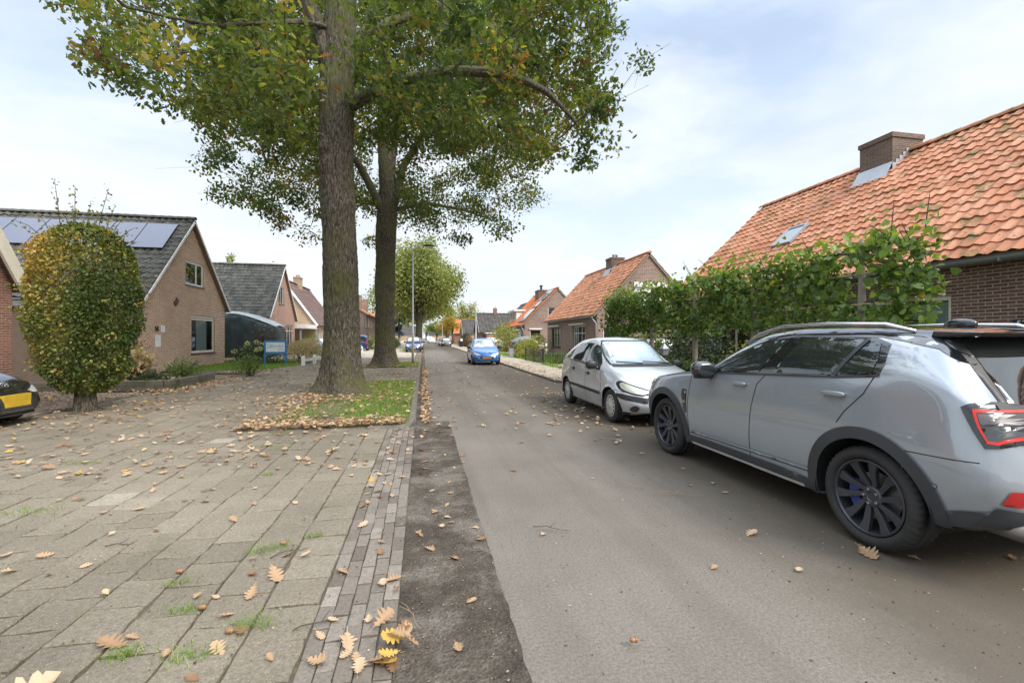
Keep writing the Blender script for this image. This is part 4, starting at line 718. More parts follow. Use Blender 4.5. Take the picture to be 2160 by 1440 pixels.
OAK = ((0, (.045, .078, .022)), (.45, (.098, .14, .034)), (.75, (.165, .20, .042)), (.89, (.28, .25, .05)), (.93, (.30, .20, .035)), (.97, (.27, .125, .035)), (1, (.17, .085, .035)))
M['oakleaf'] = leafmat('oak_leaves', OAK, .55)
M['treeleaf'] = leafmat('far_tree_leaves', ((0, (.10, .135, .035)), (.5, (.22, .26, .07)), (1, (.36, .37, .12))), .35)
M['yellowleaf'] = leafmat('yellow_leaves', ((0, (.22, .20, .05)), (.5, (.42, .30, .05)), (1, (.50, .27, .05))), .35)
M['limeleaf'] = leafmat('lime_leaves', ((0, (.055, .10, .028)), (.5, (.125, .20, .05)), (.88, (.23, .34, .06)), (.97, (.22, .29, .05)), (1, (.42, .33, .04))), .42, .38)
M['hornleaf'] = leafmat('hornbeam_leaves', ((0, (.07, .11, .025)), (.35, (.14, .18, .045)), (.6, (.29, .265, .065)), (.8, (.42, .32, .075)), (1, (.52, .31, .065))), .35)
M['dkleaf'] = leafmat('dark_leaves', ((0, (.018, .035, .012)), (1, (.055, .085, .03))), .25, .4)
M['gnleaf'] = leafmat('green_leaves', ((0, (.06, .10, .025)), (1, (.16, .23, .05))), .35)
M['ylgleaf'] = leafmat('yellow_green_leaves', ((0, (.13, .17, .03)), (.6, (.30, .32, .06)), (1, (.45, .40, .10))), .35)
M['tanleaf'] = leafmat('faded_flower', ((0, (.20, .15, .07)), (.5, (.42, .33, .19)), (1, (.56, .45, .30))), .3)
M['limeflower'] = leafmat('pale_flower', ((0, (.40, .42, .16)), (1, (.68, .68, .38))), .3)
M['redleaf'] = leafmat('red_brown_leaves', ((0, (.07, .05, .03)), (1, (.20, .09, .06))), .3)
def trunk_mesh(name, parent, path, radii, ns=150, nz=420, flare=.0, bark=.022, mat='bark', seed=0, bumps=()):
    path = np.array(path, float); L = np.concatenate([[0], np.cumsum(np.linalg.norm(np.diff(path, axis=0), axis=1))]); t = np.linspace(0, L[-1], nz)
    def sm(y):
        from_ = np.interp(t, L, y); k = max(3, nz//14); ker = np.hanning(k*2+1); ker /= ker.sum()
        return np.convolve(np.pad(from_, k, mode='reflect', reflect_type='odd'), ker, 'valid')
    C = np.stack([sm(path[:, i]) for i in range(3)], 1); r = sm(np.array(radii, float)); T = np.gradient(C, axis=0); T /= np.linalg.norm(T, axis=1)[:, None]
    V = np.empty((nz, ns, 3)); ref = np.array([1.0, 0, 0])
    for i in range(nz):
        a = ref-T[i]*ref.dot(T[i]); a /= np.linalg.norm(a); b = np.cross(T[i], a); z = t[i]
        for k in range(ns):
            th = 2*math.pi*k/ns; c, s = math.cos(th), math.sin(th); fl = flare*math.exp(-z/.38)*(1+.35*math.sin(th*5+seed)+.2*math.sin(th*3+1+seed)); rr = r[i]+fl; q = 9.0
            n1 = noise.noise((c*rr*q*1.6, s*rr*q*1.6, z*3.2+seed)); n2 = noise.noise((c*rr*q*3.4, s*rr*q*3.4, z*4+seed)); n3 = noise.noise((c*1.1, s*1.1, z*.8+seed))
            d = bark*(1-2.6*abs(n1)+.7*n2)+.03*n3*r[i]/.4
            for (bz, bt, bh, bw) in bumps: d += bh*math.exp(-((z-bz)/bw)**2-((math.atan2(math.sin(th-bt), math.cos(th-bt)))*rr/bw)**2)
            V[i, k] = C[i]+(a*c+b*s)*(rr+d)
    j = np.arange(nz-1)[:, None]*ns; k = np.arange(ns)[None]; k2 = (k+1) % ns; F = np.stack([j+k, j+k2, j+ns+k2, j+ns+k], -1).reshape(-1, 4).tolist()+[list(range((nz-1)*ns, nz*ns))]
    return np_obj(name, V.reshape(-1, 3), F, M[mat], parent, smooth=True)
def oak(label, base, trunk, tr, limbs, clusters, per, crad, size, seed, bumps=(), flare=.42, pieces=None):
    t = thing('oak_tree', label, 'tree', base, 0, 'oaks in the verges'); trunk_mesh('trunk', t, trunk, tr, flare=flare, seed=seed, bumps=bumps)
    nodes = [np.array(p) for p in trunk if p[2] > 7.5]
    for path, r0, r1 in limbs:
        n = len(path); trunk_mesh('limb', t, path, np.linspace(r0, r1, n), 26, 16*n, 0, .012, seed=seed+n)
        for a, b in zip(path[:-1], path[1:]): nodes += [np.array(a)*(1-f)+np.array(b)*f for f in (0, .5)]
        nodes.append(np.array(path[-1]))
    nodes = np.array(nodes); tw = MB(); order = np.argsort([np.min(np.linalg.norm(nodes-c, axis=1)) for c in clusters]); grown = list(nodes)
    for i in order:
        c = clusters[i]; g = np.array(grown); dist = np.linalg.norm(g-c, axis=1)+np.maximum(0, g[:, 2]-c[2])*.3; k = int(np.argmin(dist)); a = g[k]; m = (a+c)/2+np.array([rng.normal(0, .12), rng.normal(0, .12), .12+rng.normal(0, .1)])
        ln = np.linalg.norm(c-a); rr = min(.055, .013+.011*ln) if k < len(nodes) else .014
        tw.tube([a, a*.55+m*.45, m, c], [rr, rr*.8, rr*.65, .007], 5, cap=False)
        for e in range(3): tw.tube([c, c+rng.normal(0, crad*.7, 3)], [.006, .003], 3, cap=False)
        grown += [m, c]
    P = []; rn = []
    for i, c in enumerate(clusters):
        k = int(per*rng.uniform(.6, 1.35)); v = rng.normal(size=(k, 3)); v /= np.linalg.norm(v, axis=1)[:, None]; q = v*(rng.uniform(.1, 1, (k, 1))**.6)*crad*rng.uniform(.75, 1.35); q[:, 2] *= .72; P.append(c+q)
        rn.append(np.clip(rng.normal(.40+.18*rng.normal(), .20, k), 0, .9)+np.where(rng.uniform(0, 1, k) < (.05 if rng.random() < .8 else .4), rng.uniform(.3, .6, k), 0))
    foliage('crown', t, np.concatenate(P), size, M['oakleaf'], np.clip(np.concatenate(rn), 0, 1), extra=tw, tmpl=LEAFOAK if pieces is None else LEAF6, faces=LFOAK if pieces is None else LF6); return t
oak('huge old oak with knotted mossy trunk in the nearest grass verge', (-2.1, 12.8, 0),
    [(-2.11, 12.8, -.1), (-2.12, 12.8, 1.65), (-2.16, 12.8, 3.68), (-2.26, 12.8, 5.69), (-2.27, 12.8, 7.34), (-2.23, 12.8, 8.98), (-2.14, 12.8, 10.5), (-2.1, 12.8, 14), (-1.9, 12.9, 18)], [.47, .435, .425, .415, .42, .415, .38, .24, .08],
    [([(-2.38, 12.7, 8.5), (-2.71, 12.6, 9.61), (-2.94, 12.6, 10.25), (-3.4, 12.6, 11.4), (-4.2, 12.8, 13.6)], .24, .07),
     ([(-2.0, 12.75, 7.6), (-1.24, 12.4, 7.99), (-.5, 12, 8.1), (.45, 11.6, 8.2), (1.12, 11.2, 8.06), (1.92, 11, 7.97), (2.49, 10.9, 7.79), (2.94, 10.8, 7.57), (3.25, 10.8, 7.31), (3.7, 10.7, 6.8)], .17, .04),
     ([(-2.4, 12.6, 9.6), (-2.89, 12, 9.3), (-3.44, 11, 8.5), (-4.28, 10.5, 8.0), (-4.83, 10, 7.75), (-5.4, 9.6, 7.6)], .055, .015), ([(-4.6, 10.3, 7.9), (-4.71, 10, 7.3), (-4.72, 9.9, 6.8)], .04, .015),
     ([(-1.9, 12.9, 9.6), (-.8, 13.5, 10.6), (.6, 14, 11.6), (2.2, 14.3, 12.4)], .15, .04), ([(-2.2, 13.0, 10.6), (-2.6, 14.5, 12), (-3.2, 16, 13.4)], .14, .04), ([(-2.2, 12.5, 11), (-1.6, 10.5, 12.4), (-1.0, 8.6, 13.2)], .14, .04)],
    CROWN_A, 104, .56, .145, 3, ((6.5, 4.1, .09, .16), (6.05, 4.0, .08, .13), (5.1, 5.4, .05, .3), (3.2, 5.6, .04, .4), (8.2, 4.8, .05, .3)))
oak('second oak further along the verge, dark forked trunk left of the slim street lamp', (-1.9, 24.4, 0),
    [(-1.9, 24.4, -.1), (-1.93, 24.4, 1.79), (-1.93, 24.4, 4.25), (-1.86, 24.4, 7.2), (-1.74, 24.4, 9.17), (-1.93, 24.4, 10.88), (-2.02, 24.4, 12.59), (-1.93, 24.4, 15.3), (-2.2, 24.4, 20)], [.50, .48, .47, .50, .46, .33, .28, .2, .06],
    [([(-2.0, 24.2, 7.9), (-2.87, 24, 9.69), (-3.26, 23.5, 10.31), (-4.48, 23, 10.59), (-5.9, 22, 10.5), (-7.3, 21, 10.44)], .22, .04), ([(-2.1, 24.2, 11.75), (-3.05, 23.6, 11.94), (-4.27, 23, 11.97)], .10, .04),
     ([(-1.5, 24.3, 8.3), (-1.0, 24, 10.31), (-.28, 23.6, 11.3), (.18, 23, 11.91), (1.52, 22, 12.26), (3.5, 21, 12.4)], .22, .05), ([(-1.69, 24.4, 9.2), (-1.46, 24.6, 11.74), (-1.34, 25, 13.18), (-1.07, 25.5, 16.03)], .2, .06),
     ([(-1.5, 24.6, 8.2), (.2, 25.5, 8.9), (2.2, 26, 8.8), (4.2, 26, 8.2)], .13, .03), ([(-2.2, 24.6, 8.4), (-3.6, 25.5, 8.8), (-5.4, 26, 8.4)], .13, .03)],
    CROWN_B, 150, .78, .146, 9, ((4.8, 1.0, .05, .3), (4.4, 5.5, .05, .25)), pieces=1)
def tree(name, label, x, y, h, r, zb, m, n, size, tr=.25, group=None, lobes=16, seed=0, squash=1.0, cat='tree', trunk_mat='bark'):
    """far tree: tapered trunk, forking limbs and a lumpy crown of leaf clumps"""
    t = thing(name, label, cat, (x, y, 0), 0, group); g = np.random.default_rng(seed+17); b = MB(); zc = (h+zb)/2; hz_ = (h-zb)/2
    b.tube([(x, y, -.05), (x+g.normal(0, .1), y, zb*.6), (x+g.normal(0, .2), y, zc), (x+g.normal(0, .3), y, h*.8)], [tr*1.35, tr, tr*.7, tr*.2], 10); b.build('trunk', M[trunk_mat], t, smooth=True)
    P = []; rn = []; lb = MB()
    for i in range(lobes):
        v = g.normal(size=3); v /= np.linalg.norm(v); q = np.array([x, y, zc])+v*np.array([r, r, hz_])*g.uniform(.35, .74); lr = g.uniform(.30, .48)*min(r, hz_*1.2); k = n//lobes
        lb.tube([(x, y, max(zb*.7, q[2]-hz_*.8)), tuple((q+np.array([x, y, q[2]]))/2), tuple(q)], [tr*.35, tr*.2, tr*.06], 5, cap=False)
        w = g.normal(size=(k, 3)); w /= np.linalg.norm(w, axis=1)[:, None]; sub = g.normal(size=(14, 3)); sub /= np.linalg.norm(sub, axis=1)[:, None]; w = w*.55+sub[g.integers(0, 14, k)]*.75
        P.append(q+w*lr*g.uniform(.55, 1.05, (k, 1))*np.array([1, 1, squash])); rn.append(np.clip(g.normal(.5+.14*g.normal(), .2, k), 0, 1))
    foliage('crown', t, np.concatenate(P), size, M[m], np.concatenate(rn), extra=lb); return t
AV = 'avenue trees beyond the street lamp'
for i, (x, y, h, r, zb, lab) in enumerate(((-.6, 62, 14.8, 8.0, 4.2, 'broad yellow green tree right behind the street lamp, first of the far avenue'), (-.6, 76, 15.5, 7.4, 4.6, 'second tree of the far avenue, partly hidden by the first behind the street lamp'),
        (-.9, 92, 15, 7.2, 4.8, 'third tree of the far avenue, deep in the row behind the lamp'), (-.8, 112, 15, 7, 4.6, 'fourth tree of the far avenue, near the small white lamps'), (-.9, 138, 15, 7, 4.5, 'last tree of the far avenue at the street end'))):
    tree('avenue_tree', lab, x, y, h, r, zb, 'treeleaf', 26000 if i == 0 else 11000, .30 if i == 0 else .40, .42, AV, 30 if i == 0 else 22, i)
tree('autumn_tree', 'small golden orange autumn tree beside the far right pavement', 6.3, 100, 6.8, 2.4, 2.4, 'yellowleaf', 2600, .2, .12, None, 10, 31)
tree('autumn_tree', 'yellow tree low over the far end of the right pavement', 7.6, 150, 8.2, 4, 2.2, 'yellowleaf', 2400, .32, .2, None, 10, 33)
tree('yellowing_tree', 'tall yellow green tree rising behind the dark far roofs', 13.5, 140, 12.5, 6, 3, 'ylgleaf', 3600, .4, .3, None, 14, 34)
tree('yellowing_tree', 'rounder pale green tree behind the slate grey roof', 9.0, 165, 13.5, 6.5, 3, 'ylgleaf', 3200, .45, .3, None, 14, 35)
tree('bushy_tree', 'dark bushy green tree between far orange roof and street end', 5.6, 190, 9, 4.5, 1, 'gnleaf', 2000, .45, .2, None, 10, 36)
tree('birch_tree', 'thin yellowing birch top showing above the brown roof on the left', -21, 66, 13.0, 2.6, 5, 'ylgleaf', 1500, .3, .12, None, 9, 37)
tree('birch_tree', 'thin yellowing birch top showing over the ridge of the grey roof', -27.5, 72, 14.5, 2.0, 5, 'ylgleaf', 900, .3, .12, None, 7, 38)
tree('bushy_tree', 'loose green tree seen between the two oak trunks above the brick house', -6.8, 90, 12.5, 5.5, 5, 'treeleaf', 4200, .34, .3, None, 14, 39)
for i, (x, y, h) in enumerate(((-30, 150, 12), (-22, 170, 13), (-14, 200, 13), (18, 180, 12), (26, 210, 13), (12, 240, 12), (2, 300, 12), (-8, 300, 13))):
    tree('background_tree', ['far green tree left of all roofs', 'far green tree behind the ochre house', 'far green tree beyond the conifer', 'far green tree behind the right gardens', 'outermost far tree on the right', 'far tree behind the right end houses', 'far tree closing the street on the right', 'far tree closing the street on the left'][i], x, y, h, 7, 2, 'treeleaf', 1500, .6, .3, None, 12, 50+i)
# pleached limes
LIME_Y = [5.55, 7.75, 9.7, 11.75, 13.7]; LX = 6.3; LB = [4.62, 6.7, 8.75, 10.75, 12.75, 14.75]
LL = ['first pleached lime, beside the grey SUV roof, nearest the camera, big bright leaves', 'second pleached lime of the leafy screen, counted from the near end', 'middle pleached lime of the leafy screen, trunk standing before the cream window', 'fourth pleached lime, trunk before the dark ivy bush', 'last pleached lime at the far end of the leafy screen, above the silver car roof']
for i, y in enumerate(LIME_Y):
    t = thing('pleached_lime_tree', LL[i], 'tree', (LX, y, 0), 0, 'row of pleached limes'); y0, y1 = LB[i], LB[i+1]
    top = lambda yy: 2.93; tb = MB(); tb.tube([(LX, y, -.03), (LX+.01, y+.02, .9), (LX-.01, y-.01, 1.9), (LX, y, top(y))], [.075, .062, .055, .03], 10); tb.build('trunk', plain('lime_bark', (.20, .175, .135), .9, var=.3), t, smooth=True)
    tw = MB()
    for z in (1.72, 2.05, 2.4, top(y)-.15):
        tw.tube([(LX, y, z-.05), (LX, (y+y0)/2, z+.02), (LX, y0+.1, z)], [.022, .014, .008], 5, cap=False); tw.tube([(LX, y, z-.05), (LX, (y+y1)/2, z+.02), (LX, y1-.1, z)], [.022, .014, .008], 5, cap=False)
    for k in range(16): yy = rng.uniform(y0, y1); z = rng.uniform(1.8, top(yy)); tw.tube([(LX, yy, z), (LX+rng.normal(0, .25), yy+rng.normal(0, .1), z+rng.uniform(.1, .5))], [.008, .004], 4, cap=False)
    n = 2600 if i else 2500; P = np.stack([LX+rng.normal(0, .16, n), rng.uniform(y0, y1, n), rng.uniform(0, 1, n)], 1)
    low = 1.62+.1*np.sin(P[:, 1]*3.1)+.07*np.sin(P[:, 1]*7.3); tp = np.array([top(v) for v in P[:, 1]])+.08*np.sin(P[:, 1]*4.7+1)+.07*np.sin(P[:, 1]*11); P[:, 2] = low+(tp-low)*P[:, 2]
    keep = np.array([noise.noise((p[1]*1.7, p[2]*2.2, 3))+.34 > rng.uniform(-.2, .45) for p in P]); P = P[keep]
    sp = []
    for k in range(9): yy = rng.uniform(y0, y1); m = rng.integers(3, 7); sp.append(np.stack([LX+rng.normal(0, .12, m), yy+rng.normal(0, .05, m), top(yy)+np.linspace(0, rng.uniform(.1, .38), m)], 1))
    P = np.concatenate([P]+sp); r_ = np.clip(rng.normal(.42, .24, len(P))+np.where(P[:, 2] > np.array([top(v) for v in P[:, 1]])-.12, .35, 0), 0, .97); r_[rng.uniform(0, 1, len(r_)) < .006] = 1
    HEART = np.array([[0,.04,0],[-.30,-.05,.03],[-.47,.22,.06],[-.36,.62,.04],[0,1.05,-.05],[.36,.62,.04],[.47,.22,.06],[.30,-.05,.03]])
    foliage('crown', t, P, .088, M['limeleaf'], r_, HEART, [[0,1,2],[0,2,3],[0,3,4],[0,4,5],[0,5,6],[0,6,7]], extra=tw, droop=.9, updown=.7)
    st = MB(); zz = 1.98
    st.tube([(LX-.05, y0+.05, zz), (LX-.05, y1-.05, zz+.01)], .012, 6); st.tube([(LX-.05, y0+.05, 2.42), (LX-.05, y1-.05, 2.43)], .012, 6); st.build('bamboo_rail', plain('bamboo', (.42, .33, .19), .6), t)
# hornbeam column
t = thing('clipped_hornbeam', 'clipped barrel shaped hornbeam turning yellow, standing on a short thick trunk in the paving', 'tree', (-6.7, 10.7, 0))
trunk_mesh('trunk', t, [(-6.7, 10.7, -.05), (-6.7, 10.7, .3), (-6.7, 10.7, 1.2), (-6.7, 10.7, 3.0)], [.165, .155, .14, .05], 40, 60, .035, .006)
n = 21000; a = rng.uniform(0, 2*np.pi, n); zt = rng.uniform(0, 1, n)**.9; prof = np.interp(zt, [0, .05, .15, .35, .6, .78, .88, .95, 1], [.35, .62, .84, 1.0, 1.10, 1.04, .86, .60, .22])
P = np.stack([a*0, a*0, .43+zt*3.36], 1); bump = np.array([.15*noise.noise((math.cos(q)*2, math.sin(q)*2, z*6))+.09*noise.noise((math.cos(q)*6, math.sin(q)*6, z*15)) for q, z in zip(a, zt)]); rad = .80*(prof+bump)*(1-.30*rng.uniform(0, 1, n)**2.2); P[:, 0] = -6.7+np.cos(a)*rad; P[:, 1] = 10.7+np.sin(a)*rad
yl = np.clip(.42+.24*np.clip((P[:, 2]-2.3)/1.6, -.6, 1)+.38*np.clip(-(P[:, 0]+6.7), -1, 1)+.55*np.array([noise.noise((p[0]*1.7, p[1]*1.7, p[2]*1.5)) for p in P])+rng.normal(0, .17, n), 0, 1)
tw = MB(); S = []; SR = []
for (dx, dz) in ((-.42, 1.0), (-.22, .55), (-.1, .72), (.03, .85), (.28, 1.0), (.55, .6), (-.75, .35), (.75, .35), (-.3, .4), (.15, .5), (-.95, .1), (.9, .2)):
    b0 = np.array([-6.7+dx*.55, 10.6+rng.normal(0, .15), 3.45]); tip = b0+np.array([dx*.35+rng.normal(0, .04), rng.normal(0, .1), dz+.15]); tw.tube([b0, (b0+tip)/2+np.array([0, 0, .06]), tip], [.008, .006, .003], 4, cap=False); k = int(10+22*dz); f = np.linspace(.1, 1, k)[:, None]; S.append(b0+(tip-b0)*f+rng.normal(0, .035, (k, 3))); SR.append(np.clip(rng.normal(.45, .12, k), 0, 1))
for k in range(60):
    q_ = rng.uniform(0, 2*np.pi); zz = rng.uniform(.8, 3.7); r0 = .8*np.interp((zz-.43)/3.36, [0, .15, .35, .6, .78, .9, 1], [.5, .84, 1.0, 1.10, 1.04, .8, .3]); dr = np.array([np.cos(q_), np.sin(q_), rng.uniform(.1, 1.0)]); dr /= np.linalg.norm(dr); b0 = np.array([-6.7+np.cos(q_)*r0, 10.7+np.sin(q_)*r0, zz]); L_ = rng.uniform(.12, .34); m_ = int(6+L_*22)
    tw.tube([b0, b0+dr*L_], [.004, .002], 4, cap=False); S.append(b0+dr*L_*rng.uniform(0, 1, (m_, 1))+rng.normal(0, .03, (m_, 3))); SR.append(np.clip(rng.normal(.62, .2, m_), 0, 1))
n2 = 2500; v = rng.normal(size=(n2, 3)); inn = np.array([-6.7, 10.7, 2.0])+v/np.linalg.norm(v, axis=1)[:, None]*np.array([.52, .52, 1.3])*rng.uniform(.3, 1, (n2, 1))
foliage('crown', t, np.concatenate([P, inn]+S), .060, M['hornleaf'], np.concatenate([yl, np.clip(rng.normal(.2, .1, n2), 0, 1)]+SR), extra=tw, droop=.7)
# shrubs
def shrub(name, label, c, r, n, size, m, stems=8, cat='shrub', lump=.25, group=None, hollow=.5, blossom=None, up=False, seed=0):
    t = thing(name, label, cat, (c[0], c[1], 0), 0, group); c = np.array(c); g = np.random.default_rng(seed+int(abs(c[0]*37+c[1]*91))); s = MB()
    for k in range(stems): q = c+g.normal(0, .45, 3)*np.array(r); q[2] = c[2]+abs(g.normal(.3, .3))*r[2]; s.tube([(c[0]+g.normal(0, .12)*r[0], c[1]+g.normal(0, .12)*r[1], -.02), tuple((q+c)/2+g.normal(0, .05, 3)), tuple(q)], [.018, .012, .005], 5, cap=False)
    s.build('stem', M['twig'], t)
    v = g.normal(size=(n, 3)); v /= np.linalg.norm(v, axis=1)[:, None]; lm = np.array([1+lump*(noise.noise((q[0]*2.2+c[0], q[1]*2.2, q[2]*2.2))+.6*noise.noise((q[0]*5, q[1]*5+c[1], q[2]*5))) for q in v]); P = c+v*np.array(r)*(lm*(1-(1-hollow)*g.uniform(0, 1, n)**1.6))[:, None]
    P[:, 2] = np.maximum(P[:, 2], .02); rn = np.clip(g.normal(.5, .22, n)+.3*np.array([noise.noise(tuple(p*2.5)) for p in P]), 0, 1)
    foliage('foliage', t, P, size, M[m], rn, axis=np.tile([0, 0, 1.0], (n, 1)) if up else None, droop=.2)
    if blossom:
        bn, br, bm = blossom; pts_ = []
        for k in range(bn):
            w = g.normal(size=3); w[2] = abs(w[2])*.9+.1; w /= np.linalg.norm(w); q = c+w*np.array(r)*1.02; u_ = g.normal(size=(46, 3)); pts_.append(q+u_/np.linalg.norm(u_, axis=1)[:, None]*br*np.array([1, 1, .75]))
        pts_ = np.concatenate(pts_); foliage('blossom', t, pts_, br*.42, M[bm], np.clip(g.normal(.55, .2, len(pts_)), 0, 1), updown=1.0)
    return t
shrub('shrub', 'dark glossy ivy bush against the near right house, behind the lime trunks', (8.1, 12.5, .95), (.95, 1.3, 1.15), 3800, .085, 'dkleaf')
shrub('shrub', 'lighter green ivy bush left of the dark glossy one, by the silver car windscreen', (8.2, 15.3, .9), (1.0, 1.2, 1.15), 3400, .08, 'gnleaf')
shrub('shrub', 'pale yellow green sprig bush in front of the cream window, above the SUV bonnet', (7.0, 9.0, .75), (.35, .5, .75), 420, .06, 'ylgleaf', lump=.5)
shrub('shrub', 'bronze ball bush at the foot of the cream window', (9.4, 13.4, .55), (.4, .9, .42), 900, .06, 'tanleaf')
t = thing('clipped_hedge', 'low clipped green hedge along the pavement below the pleached limes', 'hedge', (5.85, 10, 0))
s = MB(); s.box(5.72, 6.12, 4.6, 14.6, 0, .82); s.build('shade_core', plain('hedge_shade', (.02, .03, .012), 1), t)  # solid inner box, shade between the leaves put into its dark colour
n = 9000; P = np.stack([rng.uniform(5.62, 6.22, n), rng.uniform(4.5, 14.7, n), rng.uniform(.02, .96, n)], 1); fc = rng.integers(0, 3, n); P[fc == 0, 2] = .90+.05*np.sin(P[fc == 0, 1]*5)+rng.normal(0, .03, (fc == 0).sum()); P[fc == 1, 0] = 5.66+rng.normal(0, .03, (fc == 1).sum())
foliage('foliage', t, P, .055, M['gnleaf'])
shrub('conifer_shrub', 'golden green spreading conifer in the garden before the second right house', (7.8, 33, .62), (1.1, 1.6, .9), 3600, .09, 'ylgleaf', lump=.45)
shrub('conifer_shrub', 'upright golden conifer against the corner of the second right house', (9.5, 37.3, .9), (.8, .9, 1.0), 1900, .09, 'ylgleaf')
shrub('shrub', 'low green shrub just behind the black iron garden fence', (7.6, 25.6, .3), (.9, .9, .42), 1500, .06, 'gnleaf')
shrub('shrub', 'pale mixed plants behind the corner of the iron garden fence', (9.2, 25.8, .3), (1.0, .8, .4), 1300, .07, 'ylgleaf', lump=.5)
shrub('shrub', 'dark red leaved shrub by the window of the second right house', (9.6, 28.2, .4), (.3, .4, .5), 420, .06, 'redleaf')
shrub('shrub', 'weeping pale green shrub behind the blue hatchback', (8.3, 46.2, 1.45), (1.5, 1.9, 1.55), 3600, .11, 'ylgleaf', lump=.5)
shrub('shrub', 'dry tan grasses behind the grey cable cabinet', (7.4, 33.5, .35), (.6, 1.0, .45), 900, .09, 'tanleaf', up=True)
shrub('shrub', 'pale fern patch right of the grey cable cabinet', (7.0, 31.4, .25), (.5, .8, .4), 700, .08, 'ylgleaf', up=True)
shrub('shrub', 'bright green laurel shrub left of the blue hatchback, at the lamp foot', (6.6, 55.5, .65), (1.0, 2.0, .85), 2200, .10, 'gnleaf')
shrub('shrub', 'reddish shrub beside the small black bin, far right pavement', (6.7, 76, .6), (1.0, 1.6, .85), 1400, .13, 'redleaf')
shrub('shrub', 'dark round ball bush before the slate grey roofed house', (8.6, 92, 1.25), (1.25, 1.6, 1.35), 1500, .14, 'dkleaf', lump=.08)
for i, (x, y, h_) in enumerate(((6.2, 120, 1.0), (6.4, 140, 1.3), (-4.5, 70, .9), (-5.6, 88, 1.1), (-6.2, 62, .8))):
    shrub('hedge_shrub', ['far green shrub beyond the yellow autumn tree', 'farthest green shrub on the right pavement', 'green shrub left of the street name sign', 'dark green shrub beneath the conifer', 'clipped green shrub behind the dark blue van'][i], (x, y, h_*.6), (1.2, 3.0, h_*.75), 1000, .18, 'gnleaf' if i != 3 else 'dkleaf')
t = tree('conifer', 'dark conifer standing between the oak trunk and the street lamp', -5.4, 108, 8.6, 1.7, .6, 'dkleaf', 2200, .28, .15, None, 12, 71)
shrub('ball_shrub', 'bright yellow green ball shrub left of the second oak trunk', (-5.9, 60.5, 1.3), (.8, .8, .8), 800, .12, 'ylgleaf', lump=.05)
shrub('shrub', 'grey leaved bush behind the dark blue van', (-5.2, 58, .6), (.9, 1.2, .8), 900, .11, 'tanleaf')
# left gardens
shrub('shrub', 'loose green shrub growing out of the paving before the lawn', (-6.55, 19.0, .48), (.62, .62, .46), 1300, .055, 'gnleaf', 14, lump=.5, hollow=.2)
shrub('hydrangea', 'fading tan hydrangea right of the blue sign', (-6.95, 28.4, .62), (.78, .9, .68), 1700, .07, 'tanleaf', 10, blossom=(46, .105, 'tanleaf'))
shrub('hydrangea', 'pinkish tan hydrangea behind the white rail', (-6.95, 31.0, .68), (.8, 1.3, .72), 1700, .07, 'tanleaf', 10, blossom=(52, .11, 'tanleaf'))
shrub('hydrangea', 'creamy green hydrangea with big round heads left of the blue sign', (-9.2, 27.6, .65), (.95, .9, .62), 1500, .08, 'dkleaf', 10, blossom=(22, .14, 'limeflower'))
shrub('shrub', 'dark hydrangea leaves showing under the blue sign', (-8.2, 28.0, .4), (.8, .7, .45), 1100, .07, 'gnleaf', blossom=(14, .09, 'limeflower'))
shrub('rose_bush', 'thin arching rose bush in front of the covered caravan', (-9.2, 29.2, 1.55), (1.0, .6, .75), 700, .05, 'redleaf', 18, lump=.5, hollow=.1, blossom=(7, .045, 'tanleaf'))
shrub('ball_shrub', 'clipped round shrub at the corner of the pink brick house', (-9.6, 42.8, 1.1), (.75, .8, .85), 900, .09, 'gnleaf', lump=.1)
shrub('shrub', 'bright yellow green shrub above the hydrangeas', (-8.6, 36.5, .75), (1.2, 1.0, .72), 1100, .09, 'ylgleaf')
# planter with its plants
t = thing('planter', 'low mossy block planter wall with an angled front corner, before house 58', 'planter', (-7.05, 14.5, 0))
g = G('mossy_block'); o_ = g.co(); b_ = g.N('ShaderNodeTexBrick'); g.set(b_.inputs['Vector'], g.co('UV'))
for k, v in (('Scale', 1), ('Mortar Size', .006), ('Brick Width', .45), ('Row Height', .15)): b_.inputs[k].default_value = v
for k, v in (('Color1', (.16, .145, .12)), ('Color2', (.13, .118, .10)), ('Mortar', (.05, .045, .038))): g.set(b_.inputs[k], v)
col_ = g.mix(g.ramp(g.noise(o_, 3, 6, .7), (.46, 0.0), (.62, .85)), b_.outputs[0], (.06, .075, .022)); g.bump(g.noise(o_, 30, 4), .5, .01); M['block'] = g.fin(col_, .95, 0, .2)
s = MB(); s.box(-7.22, -7.04, 14.55, 17.4, 0, .29); s.box(-10.5, -7.225, 14.52, 14.7, 0, .29); s.box(-10.4, -7.225, 17.22, 17.4, 0, .28); s.box(-9.6, -8.0, 15.6, 15.78, .2, .55); s.build('wall', M['block'], t, bevel=.015)
s = MB(); s.box(-10.4, -7.22, 14.7, 17.22, 0, .2); s.build('earth', M['soil'], t)
shrub('grass_clump', 'dry tufted grass clump in the planter, beside the hornbeam', (-8.6, 15.6, .62), (.5, .5, .5), 900, .17, 'tanleaf', 10, up=True, hollow=.1)
shrub('shrub', 'reddish twiggy shrub in the planter by the house wall', (-9.0, 16.6, .8), (.5, .5, .6), 500, .06, 'redleaf', 16, lump=.5, hollow=.1)
shrub('shrub', 'sprawling green and brown shrub at the street end of the planter', (-7.6, 16.5, .48), (.5, .75, .36), 1300, .055, 'gnleaf', 12, lump=.5, hollow=.2)
shrub('shrub', 'low silvery ground plant inside the planter corner', (-7.9, 15.2, .28), (.45, .45, .16), 500, .06, 'dkleaf', 4, up=True)
